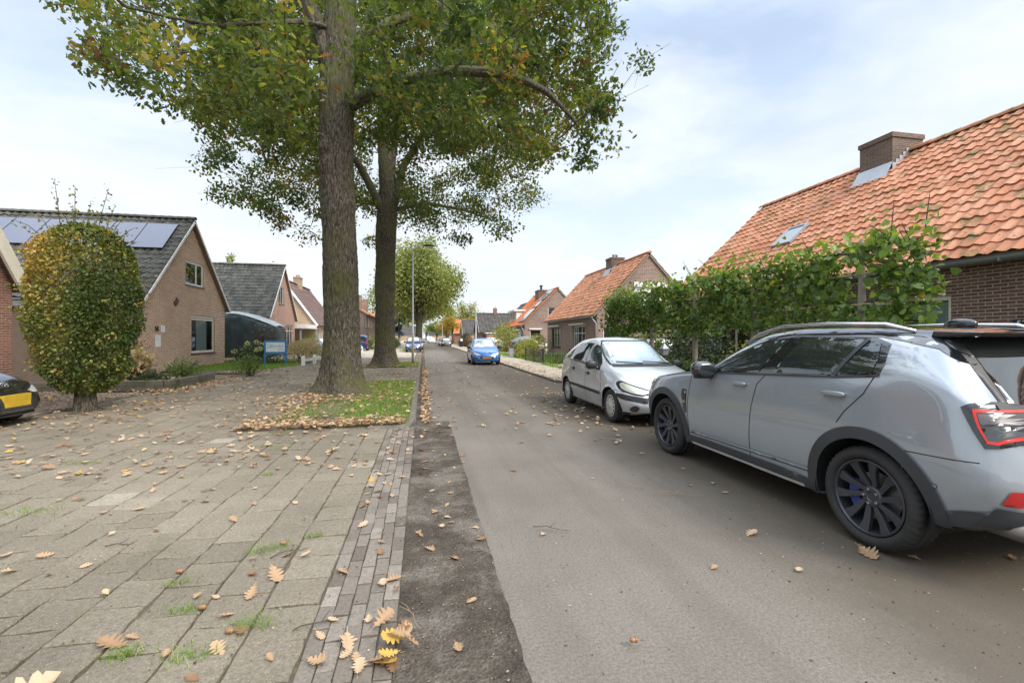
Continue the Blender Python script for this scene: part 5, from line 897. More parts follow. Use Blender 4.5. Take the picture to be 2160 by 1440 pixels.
# ------------------------------------------------------------------ cars
def pchip(x, y, q):
    x = np.asarray(x, float); y = np.asarray(y, float); q = np.clip(np.asarray(q, float), x[0], x[-1]); h = np.diff(x); d = np.diff(y)/h; m = np.zeros(len(x))
    for i in range(1, len(x)-1):
        if d[i-1]*d[i] > 0: w1, w2 = 2*h[i]+h[i-1], h[i]+2*h[i-1]; m[i] = (w1+w2)/(w1/d[i-1]+w2/d[i])
    m[0], m[-1] = d[0], d[-1]; k = np.clip(np.searchsorted(x, q)-1, 0, len(x)-2); t = (q-x[k])/h[k]
    return y[k]*(2*t**3-3*t**2+1)+m[k]*h[k]*(t**3-2*t**2+t)+y[k+1]*(-2*t**3+3*t**2)+m[k+1]*h[k]*(t**3-t**2)
class Body:
    def __init__(s, prof, scale=(1, 1, 1), ny=130, ns=6, ysamp=None):
        s.sc = scale; L = prof['zt'][-1][0]; y00 = prof['zt'][0][0]
        u = np.linspace(0, 1, ny); ys = y00+(L-y00)*np.sort(np.unique(np.concatenate([u, .06*np.linspace(0, 1, ny//6)**1.5, 1-.08*np.linspace(0, 1, ny//6)**1.5])))
        f = {k: pchip(*zip(*v), ys) for k, v in prof.items()}; o = np.zeros_like(ys)
        X = np.stack([o, f['wb'], f['wb']*.42+f['w']*.58, f['w'], f['w']*.62+f['wbelt']*.38, f['wbelt'], f['wr'], f['wr']*.72, o], 1); Zs = np.stack([f['zb'], f['zb'], f['zb']+(f['zw']-f['zb'])*.33, f['zw'], f['zw']*.42+f['zbelt']*.58, f['zbelt'], f['zr'], f['zr']+.75*(f['zt']-f['zr']), f['zt']], 1)
        q = np.linspace(0, 8, 8*ns+1); G_ = [(pchip(range(9), X[i], q), pchip(range(9), Zs[i], q)) for i in range(len(ys))]
        m = len(q); full = 2*m-2; V = []
        for i, y in enumerate(ys):
            gx, gz = G_[i]
            for k in range(m): V.append((gx[k]*scale[0], y*scale[1], gz[k]*scale[2]))
            for k in range(m-2, 0, -1): V.append((-gx[k]*scale[0], y*scale[1], gz[k]*scale[2]))
        F = []
        for i in range(len(ys)-1):
            for k in range(full): F.append((i*full+k, i*full+(k+1) % full, (i+1)*full+(k+1) % full, (i+1)*full+k))
        F.append(tuple(range(full-1, -1, -1))); F.append(tuple(range((len(ys)-1)*full, len(ys)*full)))
        s.V = [list(v) for v in V]; s.F = [f_[::-1] for f_ in F]; s.L = L*scale[1]; s.bvh = BVHTree.FromPolygons([Vector(v) for v in s.V], s.F); s.cell = s.L/ny
    def build(s, parent, mat, arches):
        V = [list(v) for v in s.V]; wmax = max(v[0] for v in V)
        for (yc, zc, r) in arches:
            for v in V:
                if abs(v[0]) > wmax*.72 and v[2] < zc+r*1.3:
                    d = math.hypot(v[1]-yc, v[2]-zc)
                    if abs(d-r) < s.cell*.9 and d > 1e-4: v[1] = yc+(v[1]-yc)*r/d; v[2] = zc+(v[2]-zc)*r/d
        F = []
        for f in s.F:
            if len(f) == 4:
                c = [sum(V[i][k] for i in f)/4 for k in range(3)]
                if any(abs(c[0]) > wmax*.66 and math.hypot(c[1]-yc, c[2]-zc) < r-.002 for yc, zc, r in arches): continue
            F.append(f)
        me = bpy.data.meshes.new('body'); me.from_pydata(V, [], F); me.polygons.foreach_set('use_smooth', [len(f) == 4 for f in F]); me.update()
        b = link('body', me, mat, parent, False)
        for (yc, zc, r) in arches:
            for sg in (1, -1):
                w = MB(); n = 22; vs = []
                for x in (wmax*.985-.02, wmax-.34):
                    for i in range(n+1): a = R(-12+204*i/n); vs.append((sg*x, yc+math.cos(a)*r*1.01, zc+math.sin(a)*r*1.01))
                w.add(vs, [(i, i+1, n+2+i, n+1+i) for i in range(n)]); w.add(vs[n+1:], [tuple(range(n+1))]); w.build('wheel_well', M['carblack'], b, world=False)
        return b
    def cast(s, p, kind, sg=1, ang=0):
        a, b = p
        if kind == 'S': o, d = Vector((sg*4, a, b)), Vector((-sg, 0, 0))
        elif kind == 'B': o, d = Vector((a, -4, b)), Vector((0, 1, 0))
        elif kind == 'F': o, d = Vector((a, s.L+4, b)), Vector((0, -1, 0))
        elif kind == 'T': o, d = Vector((a, b, 6)), Vector((0, 0, -1))
        else:        # corner: direction at ang from the rear/front axis; a measured along the tangent from the corner point
            th = R(ang); d = Vector((-sg*math.sin(th), math.cos(th), 0)); u = Vector((sg*math.cos(th), math.sin(th), 0)); o = u*a+Vector((0, s.L/2, b))-d*6
        return s.bvh.ray_cast(o, d)
    def patch(s, name, poly, kind, off, mat, parent, res=.04, sides=(1, -1), ang=0, rnd=0, label=None):
        sx, sy, sz = s.sc
        k = {'S': (sy, sz), 'B': (sx, sz), 'F': (sx, sz), 'T': (sx, sy)}.get(kind, (1, sz)); poly = [(a*k[0], b*k[1]) for a, b in poly]
        for _ in range(rnd):
            q = []
            for i in range(len(poly)):
                a, b = poly[i], poly[(i+1) % len(poly)]; q += [(a[0]*.8+b[0]*.2, a[1]*.8+b[1]*.2), (a[0]*.2+b[0]*.8, a[1]*.2+b[1]*.8)]
            poly = q
        bd = []
        for i in range(len(poly)):
            a, b = poly[i], poly[(i+1) % len(poly)]; n = max(1, int(math.hypot(a[0]-b[0], a[1]-b[1])/res))
            bd += [(a[0]+(b[0]-a[0])*t/n, a[1]+(b[1]-a[1])*t/n) for t in range(n)]
        x0, x1 = min(p[0] for p in bd), max(p[0] for p in bd); y0, y1 = min(p[1] for p in bd), max(p[1] for p in bd)
        def inp(x, y):
            c = False; j = len(bd)-1
            for i in range(len(bd)):
                if (bd[i][1] > y) != (bd[j][1] > y) and x < (bd[j][0]-bd[i][0])*(y-bd[i][1])/(bd[j][1]-bd[i][1])+bd[i][0]: c = not c
                j = i
            return c
        gp = [(x0+i*res, y0+j*res) for i in range(int((x1-x0)/res)+2) for j in range(int((y1-y0)/res)+2)]
        gp = [p for p in gp if inp(*p) and min(abs(p[0]-q[0])+abs(p[1]-q[1]) for q in bd) > res*.45]
        vs = [Vector(p) for p in bd+gp]; es = [(i, (i+1) % len(bd)) for i in range(len(bd))]
        ov, _, of, _, _, _ = delaunay_2d_cdt(vs, es, [], 0, 1e-6); of = [f for f in of if inp(sum(ov[i].x for i in f)/3, sum(ov[i].y for i in f)/3)]
        for sg in sides:
            P = []
            for q in ov:
                h, nr, _, _ = s.cast((q.x, q.y), kind, sg, ang)
                if h is None: P.append(None); continue
                P.append(h+nr*off)
            b = MB(); idx = {}; fs = []
            for f in of:
                if any(P[i] is None for i in f): continue
                for i in f:
                    if i not in idx: idx[i] = len(b.v); b.v.append(tuple(P[i]))
                b.f.append([idx[i] for i in f]); b.m.append(0)
            if not b.f: continue
            o = b.build(name, mat, parent, smooth=True, world=False)
            # make the normals face outward
            me = o.data; c0 = Vector((0, s.L/2, .6*s.sc[2]))
            if sum((p.center-c0).dot(p.normal) for p in me.polygons) < 0: me.flip_normals()
            if label: o['label'] = label
            last = o
        return last if b.f else None
    def line(s, name, pts, kind, w, off, mat, parent, sides=(1, -1), res=.05, ang=0):
        L_, R_ = [], []
        for i, p in enumerate(pts):
            a, b = pts[max(i-1, 0)], pts[min(i+1, len(pts)-1)]; dx, dy = b[0]-a[0], b[1]-a[1]; l = math.hypot(dx, dy); L_.append((p[0]-dy/l*w/2, p[1]+dx/l*w/2)); R_.append((p[0]+dy/l*w/2, p[1]-dx/l*w/2))
        return s.patch(name, L_+R_[::-1], kind, off, mat, parent, res, sides, ang)
M['carblack'] = plain('car_black_lining', (.008, .008, .008), .9)
M['gloss'] = plain('gloss_black', (.012, .012, .014), .06, coat=1, var=0)
M['clad'] = plain('grey_black_cladding', (.045, .048, .052), .55, spec=.4)
M['carglass'] = plain('tinted_car_glass', (.016, .022, .022), .02, spec=.9, coat=1, var=0)
M['screen'] = (lambda g: g.fin((.36, .42, .45), .04, .5, .9, 1))(G('windscreen_glass'))
M['seam'] = plain('panel_gap', (.012, .012, .012), .8)
M['chrome'] = plain('satin_chrome', (.6, .6, .61), .2, 1)
M['exhaust'] = plain('exhaust_steel', (.10, .092, .085), .55, .2)
M['redlens'] = plain('red_lens', (.42, .012, .012), .12, coat=1)
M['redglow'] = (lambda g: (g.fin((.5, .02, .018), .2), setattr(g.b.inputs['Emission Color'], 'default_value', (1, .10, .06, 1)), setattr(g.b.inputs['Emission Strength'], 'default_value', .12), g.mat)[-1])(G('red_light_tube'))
M['lens'] = plain('clear_lamp_lens', (.55, .57, .52), .15, .25, coat=1)
M['lensdim'] = plain('lamp_glass', (.12, .11, .11), .3)
M['oldlens'] = plain('yellowed_lamp_lens', (.44, .43, .33), .2, .2, coat=1)
M['plate'] = plain('yellow_plate', (.50, .33, .02), .5, var=.15, sc=4)
M['plateolive'] = plain('olive_plate', (.20, .17, .07), .5, var=.2, sc=4)
M['rimdark'] = plain('dark_alloy', (.075, .08, .09), .3, .6)
M['rimsilver'] = plain('silver_wheel_trim', (.50, .49, .46), .45, .3)
M['disc'] = plain('brake_disc', (.28, .27, .26), .4, .8)
M['caliper'] = plain('blue_caliper', (.03, .06, .25), .35)
TY = {}
def wheel(parent, x, y, rad, wid, side, style):
    key = (rad, wid, style)
    s_ = side
    w = MB(); rr = rad*(.745 if style == 'suv' else .66); hw = wid/2
    prof = [(rr, -hw*.80), (rr+.012, -hw*.98), (rad*.86, -hw*1.04), (rad-.03, -hw*.97), (rad-.008, -hw*.82), (rad, -hw*.66), (rad, -hw*.36), (rad-.008, -hw*.34), (rad-.008, -hw*.28), (rad, -hw*.26), (rad, hw*.26), (rad-.008, hw*.28), (rad-.008, hw*.34), (rad, hw*.36), (rad, hw*.66), (rad-.008, hw*.82), (rad-.03, hw*.97), (rad*.86, hw*1.04), (rr+.012, hw*.98), (rr, hw*.80)]
    n = 144 if style == 'suv' else 64; vs = []
    for j, (r, h) in enumerate(prof):
        for k in range(n):
            q = r-(.007 if style == 'suv' and j in (3, 4, 5, 14, 15, 16) and k % 3 == 0 else 0); a = 2*math.pi*(k+(.8 if j in (4, 15) else 0))/n; vs.append((h, q*math.cos(a), q*math.sin(a)))
    w.add(vs, [(j*n+k, (j+1)*n+k, (j+1)*n+(k+1) % n, j*n+(k+1) % n) for j in range(len(prof)-1) for k in range(n)])
    o = w.build('wheel', M['rubber'], parent, smooth=True, world=False); o.location = (x, y, rad)
    f = s_*hw; ax = (s_, 0, 0); e = lambda r, t, h: (h, r*math.cos(t), r*math.sin(t)); b = MB()
    if style == 'suv':
        b.lathe([(rr+.004, -hw*.8), (rr-.004, hw*.88), (rr-.018, hw*.9), (rr-.024, hw*.8), (rr-.03, -hw*.6)], (0, 0, 0), ax, 72)
        b.lathe([(.075, hw*.25), (.075, hw*.52), (.062, hw*.58), (.034, hw*.58), (.032, hw*.54), (0, hw*.54)], (0, 0, 0), ax, 32)
        for k in range(5):
            th = 2*math.pi*k/5+.31
            for (a0, a1, c0, c1, h1) in ((-.50, .02, -.62, -.36, .82), (.10, .60, -.02, .24, .78)):
                po = [(a0, .062), (a1, .062), (c1, .19), (c1+.03, rr-.02), (c0, rr-.02), (c0, .17)]
                hs = [hw*.52, hw*.52, hw*.70, hw*h1, hw*h1, hw*.66]
                top = [e(r, th+t, s_*h) for (t, r), h in zip(po, hs)]; bot = [e(r*1.0, th+t, s_*(h-.035)) for (t, r), h in zip(po, hs)]
                b.add(top+bot, [tuple(range(6)), tuple(range(11, 5, -1))]+[(i, 6+i, 6+(i+1) % 6, (i+1) % 6) for i in range(6)])
        rm = b.build('rim', M['rimdark'], o, world=False); bevel_mod(rm, .004)
        b = MB()
        for k in range(5): a = 2*math.pi*k/5; b.lathe([(.011, hw*.5), (.011, hw*.66), (0, hw*.68)], (0, .052*math.cos(a), .052*math.sin(a)), ax, 8)
        b.build('wheel_nut', M['chrome'], rm, world=False)
        b = MB(); b.lathe([(0, -hw*.1), (.17, -hw*.1), (.17, hw*.05), (.05, hw*.05), (.05, hw*.3)], (0, 0, 0), ax, 40); b.build('brake_disc', M['disc'], o, world=False)
        b = MB(); 
        for q in range(8):
            a0, a1 = R(-38+q*8), R(-30+q*8); b.add([e(.115, a0, s_*hw*.38), e(.19, a0, s_*hw*.38), e(.19, a1, s_*hw*.38), e(.115, a1, s_*hw*.38), e(.115, a0, -s_*hw*.1), e(.19, a0, -s_*hw*.1), e(.19, a1, -s_*hw*.1), e(.115, a1, -s_*hw*.1)], [(0, 1, 2, 3), (0, 4, 5, 1), (3, 2, 6, 7), (1, 5, 6, 2), (0, 3, 7, 4)])
        b.build('brake_caliper', M['caliper'], o, world=False)
        b = MB(); b.lathe([(0, -hw*.3), (rr-.03, -hw*.3)], (0, 0, 0), ax, 32); b.build('backing_plate', M['carblack'], o, world=False)
    else:
        b.lathe([(rr+.004, -hw*.5), (rr, hw*.88), (rr-.012, hw*.93), (rr-.03, hw*.86), (rr*.55, hw*.98), (.045, hw*1.0), (.04, hw*1.06), (0, hw*1.07)], (0, 0, 0), ax, 48)
        rm = b.build('rim', M['rimsilver' if style != 'dark' else 'rimdark'], o, smooth=True, world=False); b = MB()
        for k in range(14):
            t = 2*math.pi*k/14; b.add([e(rr*.72, t-.07, s_*(hw*.962)), e(rr*.72, t+.07, s_*(hw*.962)), e(rr*.90, t+.11, s_*(hw*.905)), e(rr*.90, t-.11, s_*(hw*.905))], [(0, 1, 2, 3) if s_ > 0 else (3, 2, 1, 0)])
        b.build('slot', M['carblack'], rm, world=False)
    return o
def wheels(parent, half, yr, yf, rad, wid, style):
    for y in (yr, yf):
        for sg in (1, -1): wheel(parent, sg*(half-wid/2-.02), y, rad, wid, sg, style)
def mirror(parent, x, y, z, sc, mat, mat2='black'):
    for sg in (1, -1):
        b = MB(); b.blob((sg*x, y, z), (.12*sc, .075*sc, .085*sc), 18, 12, .75); o = b.build('mirror', M[mat], parent, smooth=True, world=False)
        b = MB(); b.tube([(sg*(x-.10*sc), y+.02, z-.05*sc), (sg*(x-.19*sc), y+.05, z-.12*sc)], [.035*sc, .045*sc], 8); b.box(min(sg*(x-.07*sc), sg*(x+.07*sc)), max(sg*(x-.07*sc), sg*(x+.07*sc)), y-.05*sc, y+.05*sc, z-.092*sc, z-.06*sc); b.build('mirror_foot', M[mat2], o, world=False)
        b = MB(); b.blob((sg*x, y-.068*sc, z), (.10*sc, .012, .065*sc), 14, 8, .7); b.build('mirror_glass', M['carglass'], o, smooth=True, world=False)
def ring(c, r, a0, a1, n=40): return [(c[0]+r*math.cos(R(a0+(a1-a0)*i/n)), c[1]+r*math.sin(R(a0+(a1-a0)*i/n))) for i in range(n+1)]
# ---- the grey SUV
SUV = dict(zt=[(0, .80), (.04, .90), (.09, 1.02), (.15, 1.09), (.28, 1.24), (.42, 1.40), (.55, 1.51), (.75, 1.565), (1.2, 1.595), (1.8, 1.605), (2.2, 1.575), (2.6, 1.43), (3.0, 1.21), (3.2, 1.125), (3.6, 1.075), (4.1, .99), (4.38, .90), (4.5, .80), (4.55, .68)],
    zbelt=[(0, .74), (.05, .84), (.1, .98), (.2, 1.09), (.4, 1.20), (.7, 1.235), (.9, 1.225), (1.5, 1.195), (2.0, 1.165), (2.7, 1.12), (3.1, 1.09), (3.6, 1.03), (4.1, .94), (4.4, .83), (4.55, .62)],
    wbelt=[(0, .60), (.05, .70), (.1, .765), (.3, .845), (.6, .865), (1, .885), (2, .89), (3, .885), (3.6, .87), (4.1, .81), (4.4, .68), (4.55, .48)],
    w=[(0, .68), (.04, .77), (.1, .84), (.25, .905), (.6, .93), (1.0, .935), (1.5, .92), (2.5, .917), (3.3, .93), (3.7, .935), (4.0, .915), (4.2, .87), (4.4, .76), (4.55, .53)],
    zw=[(0, .62), (.3, .72), (1, .76), (2, .74), (3.5, .74), (4.2, .66), (4.55, .5)],
    wb=[(0, .56), (.05, .68), (.3, .82), (.6, .85), (3.9, .85), (4.3, .72), (4.55, .42)],
    zb=[(0, .46), (.1, .40), (.4, .33), (.7, .27), (2, .245), (3.8, .24), (4.2, .25), (4.55, .36)],
    wr=[(0, .52), (.1, .66), (.3, .69), (.55, .655), (.8, .66), (1.2, .675), (1.8, .68), (2.2, .69), (2.6, .745), (2.9, .79), (3.1, .80), (3.6, .77), (4.1, .70), (4.4, .58), (4.55, .40)],
    zr=[(0, .775), (.05, .88), (.1, 1.01), (.15, 1.075), (.28, 1.215), (.42, 1.355), (.55, 1.445), (.75, 1.50), (1.2, 1.53), (1.8, 1.525), (2.2, 1.475), (2.6, 1.31), (2.9, 1.16), (3.2, 1.095), (3.6, 1.05), (4.1, .965), (4.4, .86), (4.55, .65)])
for k_ in SUV: SUV[k_] = [((y if y >= .95 else .19+y*.8), v) for y, v in SUV[k_]]
P_ = carpaint('cool_grey_paint', (.30, .335, .365), .3, .2)
B = Body(SUV, (1, 1, 1), 170, 7); car = thing('parked_car', 'grey SUV with black roof and dark alloy wheels parked closest on the right', 'car', (4.01, 1.76, 0), 0)
bd = B.build(car, P_, [(.95, .36, .425), (3.665, .36, .425)])
wheels(car, .925, .95, 3.665, .36, .24, 'suv')
for yc in (.95, 3.665): B.patch('arch_cladding', ring((yc, .36), .50, -16 if yc < 2 else -8, 192 if yc < 2 else 196)+ring((yc, .36), .415, 192 if yc < 2 else 196, -16 if yc < 2 else -8), 'S', .014, M['clad'], car, .03)
B.patch('sill_cladding', [(1.38, .262), (3.22, .262), (3.20, .345), (2.9, .36), (1.75, .36), (1.42, .345)], 'S', .012, M['clad'], car, .04)
B.line('sill_strip', [(1.5, .275), (3.1, .275)], 'S', .022, .016, M['rimsilver'], car); B.line('door_moulding', [(1.40, .425), (2.2, .415), (3.12, .405)], 'S', .022, .012, P_, car)
B.line('moulding_shadow_gap', [(1.40, .408), (2.2, .398), (3.12, .388)], 'S', .012, .006, M['seam'], car)
B.patch('window_surround', [(.87, 1.235), (.86, 1.31), (.90, 1.455), (1.02, 1.497), (1.7, 1.503), (2.12, 1.470), (2.45, 1.345), (2.72, 1.21), (2.86, 1.115), (2.7, 1.118), (2.0, 1.158), (1.2, 1.198)], 'S', .003, M['gloss'], car, .04)
B.patch('front_window', [(2.02, 1.172), (1.80, 1.478), (2.09, 1.455), (2.42, 1.335), (2.62, 1.235), (2.69, 1.14)], 'S', .007, M['carglass'], car, .04)
B.patch('rear_window', [(1.84, 1.182), (1.66, 1.482), (1.10, 1.480), (1.235, 1.213)], 'S', .007, M['carglass'], car, .04)
B.patch('quarter_window', [(1.19, 1.216), (1.045, 1.475), (.965, 1.455), (.92, 1.34), (.925, 1.245)], 'S', .007, M['carglass'], car, .03)
B.line('window_bar', [(1.215, 1.21), (1.075, 1.485)], 'S', .035, .010, M['clad'], car); B.line('waist_trim', [(.87, 1.232), (1.2, 1.196), (2.0, 1.156), (2.84, 1.108)], 'S', .016, .011, M['clad'], car)
B.line('door_gap', [(3.10, 1.06), (3.12, .95), (3.155, .6), (3.16, .33)], 'S', .007, .0025, M['seam'], car); B.line('door_gap', [(1.93, 1.155), (2.03, 1.06), (2.09, .85), (2.13, .55), (2.14, .33)], 'S', .007, .0025, M['seam'], car)
B.line('door_gap', [(.90, 1.225), (.96, 1.10), (1.10, .95), (1.16, .86)], 'S', .007, .0025, M['seam'], car); B.line('bumper_gap', [(.66, .765), (.45, .77), (.30, .775)], 'S', .006, .0025, M['seam'], car)
B.line('bonnet_gap', [(3.0, 1.10), (3.5, 1.04), (4.0, .96)], 'S', .006, .003, M['seam'], car)
B.patch('side_vent', [(3.17, .885), (3.27, .885), (3.275, .80), (3.22, .62), (3.175, .60)], 'S', .004, M['gloss'], car, .03); B.patch('vent_trim', [(3.185, .875), (3.262, .875), (3.262, .79), (3.235, .72), (3.19, .72)], 'S', .008, M['chrome'], car, .03); B.patch('vent_grille', [(3.20, .86), (3.25, .86), (3.25, .795), (3.23, .755), (3.20, .755)], 'S', .011, M['clad'], car, .03)
for (y, z) in ((1.19, 1.075), (2.26, 1.045)):
    for sg in (1, -1):
        h_, n_, _, _ = B.cast((y, z), 'S', sg); b = MB(); b.blob((h_.x+sg*.022, y, z), (.014, .105, .020), 16, 8, .7); b.box(min(h_.x, h_.x+sg*.02), max(h_.x, h_.x+sg*.02), y-.09, y-.07, z-.012, z+.012); b.box(min(h_.x, h_.x+sg*.02), max(h_.x, h_.x+sg*.02), y+.07, y+.09, z-.012, z+.012); b.build('door_handle', P_, car, smooth=True, world=False)
    B.patch('handle_recess', [(y-.055, z-.035), (y+.055, z-.035), (y+.06, z), (y+.05, z+.028), (y-.05, z+.028), (y-.06, z)], 'S', .0022, P_, car, .03)
B.patch('roof_panel', [(-.64, .70), (.64, .70), (.66, 1.2), (.67, 1.8), (.665, 2.2), (-.665, 2.2), (-.67, 1.8), (-.66, 1.2)], 'T', .004, M['gloss'], car, .06, (1,))
B.patch('roof_edge', [(.36, 1.245), (.45, 1.30), (.63, 1.425), (.84, 1.475), (1.0, 1.502), (1.7, 1.508), (2.12, 1.475), (2.12, 1.535), (1.6, 1.57), (.93, 1.55), (.69, 1.50), (.53, 1.385), (.40, 1.26)], 'S', .004, M['gloss'], car, .04)
B.patch('windscreen', [(-.62, 2.27), (.62, 2.27), (.72, 2.75), (.735, 3.05), (.5, 3.16), (-.5, 3.16), (-.735, 3.05), (-.72, 2.75)], 'T', .005, M['screen'], car, .06, (1,))
B.patch('rear_glass', [(-.60, 1.10), (.60, 1.10), (.57, 1.30), (.54, 1.47), (-.54, 1.47), (-.57, 1.30)], 'B', .006, M['carglass'], car, .05, (1,)); B.patch('tailgate_trim', [(-.66, 1.07), (.66, 1.07), (.64, 1.30), (.60, 1.50), (-.60, 1.50), (-.64, 1.30)], 'B', .003, M['black'], car, .05, (1,))
b = MB(); sp = [(-.62, .72, 1.548), (.62, .72, 1.548), (.60, .44, 1.535), (-.60, .44, 1.535)]; b.add([(x, y, z) for x, y, z in sp]+[(x*.99, y+.02, z-.05) for x, y, z in sp[:2]]+[(x*.99, y+.03, z-.03) for x, y, z in sp[2:]], [(3, 2, 1, 0), (4, 5, 6, 7), (0, 1, 5, 4), (1, 2, 6, 5), (2, 3, 7, 6), (3, 0, 4, 7)])
bevel_mod(b.build('spoiler', M['gloss'], car, world=False), .012)
for sg in (1, -1):
    b = MB(); b.tube([(sg*.60, .84, 1.545), (sg*.635, 1.02, 1.595), (sg*.645, 1.5, 1.612), (sg*.64, 2.0, 1.600), (sg*.645, 2.3, 1.53), (sg*.67, 2.48, 1.435)], [.012, .02, .02, .02, .018, .010], 10); b.build('roof_rail', M['chrome'], car, smooth=True, world=False)
b = MB(); b.blob((0, .98, 1.60), (.035, .11, .045), 14, 8, .9); b.build('antenna_fin', M['gloss'], car, smooth=True, world=False)
mirror(car, 1.02, 2.71, 1.155, 1.05, 'gloss')
# rear lamps wrap round the corner
B.patch('tail_light', [(.395, 1.085), (.36, 1.115), (.20, 1.115), (.20, .93), (.255, .865), (.29, .858), (.335, .95)], 'S', .011, M['gloss'], car, .02)
ro = [(.355, 1.075), (.25, 1.062), (.222, 1.0), (.225, .93), (.262, .885), (.29, .89), (.325, .98)]; ri_ = [(.285+(y-.285)*.78, .985+(z-.985)*.84) for y, z in ro]
B.patch('red_light_tube', ro+[ro[0], ri_[0]]+ri_[::-1], 'S', .016, M['redglow'], car, .015); B.patch('lamp_lens', ri_, 'S', .015, M['carglass'], car, .02); B.patch('lamp_lens', [(.335, 1.05), (.262, 1.043), (.262, .99), (.315, .985)], 'S', .018, M['lensdim'], car, .02)
for sgx in (1, -1):
    A_ = [(sgx*x, z) for x, z in ((.56, 1.09), (.68, 1.10), (.70, 1.10), (.70, .88), (.68, .88), (.63, .90), (.58, .945), (.54, .985), (.0, .995), (.0, 1.075))]
    B.patch('tail_light', A_, 'B', .011, M['black'], car, .02, (1,))
    B.patch('reflector', [(sgx*x, z) for x, z in ((.66, .63), (.76, .63), (.79, .55), (.71, .54), (.66, .56))], 'B', .008, M['redlens'], car, .02, (1,))
    b = MB(); b.lathe([(.0, .05), (.058, .05), (.058, -.05), (.07, -.055), (.072, .16)], (sgx*.62, .22, .385), (0, 1, 0), 24); ex = b.build('exhaust_pipe', M['exhaust'], car, smooth=True, world=False); ex.scale = (1.35, 1, .8); ex.location = (-sgx*.62*.35, 0, .077)
B.patch('bumper_cladding', [(.205, .415), (.29, .40), (.50, .345), (.52, .425), (.38, .475), (.23, .51)], 'S', .010, M['clad'], car, .03); B.patch('bumper_cladding', [(-.84, .33), (.84, .33), (.80, .53), (.55, .50), (-.55, .50), (-.80, .53)], 'B', .012, M['clad'], car, .04, (1,))
B.patch('parking_sensor', ring((.50, .585), .016, 0, 350, 12), 'S', .003, M['seam'], car, .02); B.patch('sensor_cap', ring((.50, .585), .013, 0, 350, 12), 'S', .0045, P_, car, .02)
B.patch('number_plate', [(-.26, .80), (.26, .80), (.26, .91), (-.26, .91)], 'B', .006, M['plate'], car, .05, (1,))
B.patch('headlight', [(4.06, .965), (3.93, .985), (4.02, .90), (4.25, .84), (4.40, .82), (4.35, .88), (4.2, .93)], 'S', .006, M['lens'], car, .03)
# ---- small hatchbacks (egg shape)
EGG = dict(zt=[(0, .72), (.04, .88), (.10, 1.00), (.22, 1.135), (.4, 1.265), (.7, 1.395), (1.15, 1.49), (1.6, 1.515), (1.95, 1.45), (2.3, 1.26), (2.65, 1.08), (2.9, .985), (3.15, .92), (3.45, .81), (3.68, .68), (3.80, .56), (3.85, .46)],
    zbelt=[(0, .66), (.06, .82), (.15, .95), (.4, 1.03), (.9, 1.02), (1.6, .965), (2.2, .925), (2.7, .885), (3.1, .82), (3.5, .71), (3.75, .56), (3.85, .42)],
    wbelt=[(0, .48), (.06, .60), (.2, .70), (.5, .765), (1.2, .80), (2.2, .80), (2.8, .79), (3.2, .745), (3.55, .655), (3.75, .52), (3.85, .36)],
    w=[(0, .58), (.05, .69), (.15, .76), (.5, .825), (1.5, .82), (2.4, .82), (3.05, .835), (3.35, .80), (3.6, .72), (3.77, .58), (3.85, .42)],
    zw=[(0, .52), (.5, .58), (2, .56), (3.2, .54), (3.85, .36)], wb=[(0, .48), (.1, .64), (.4, .74), (3.2, .74), (3.6, .60), (3.85, .34)], zb=[(0, .34), (.3, .24), (.8, .19), (3.2, .19), (3.6, .20), (3.85, .26)],
    wr=[(0, .42), (.1, .52), (.3, .56), (.7, .575), (1.2, .60), (1.7, .60), (2.0, .615), (2.4, .665), (2.75, .71), (3.0, .715), (3.3, .66), (3.6, .52), (3.85, .30)],
    zr=[(0, .70), (.04, .85), (.1, .97), (.22, 1.095), (.4, 1.215), (.7, 1.325), (1.15, 1.405), (1.6, 1.425), (1.95, 1.355), (2.3, 1.16), (2.6, 1.005), (2.9, .93), (3.2, .86), (3.5, .745), (3.7, .63), (3.85, .44)])
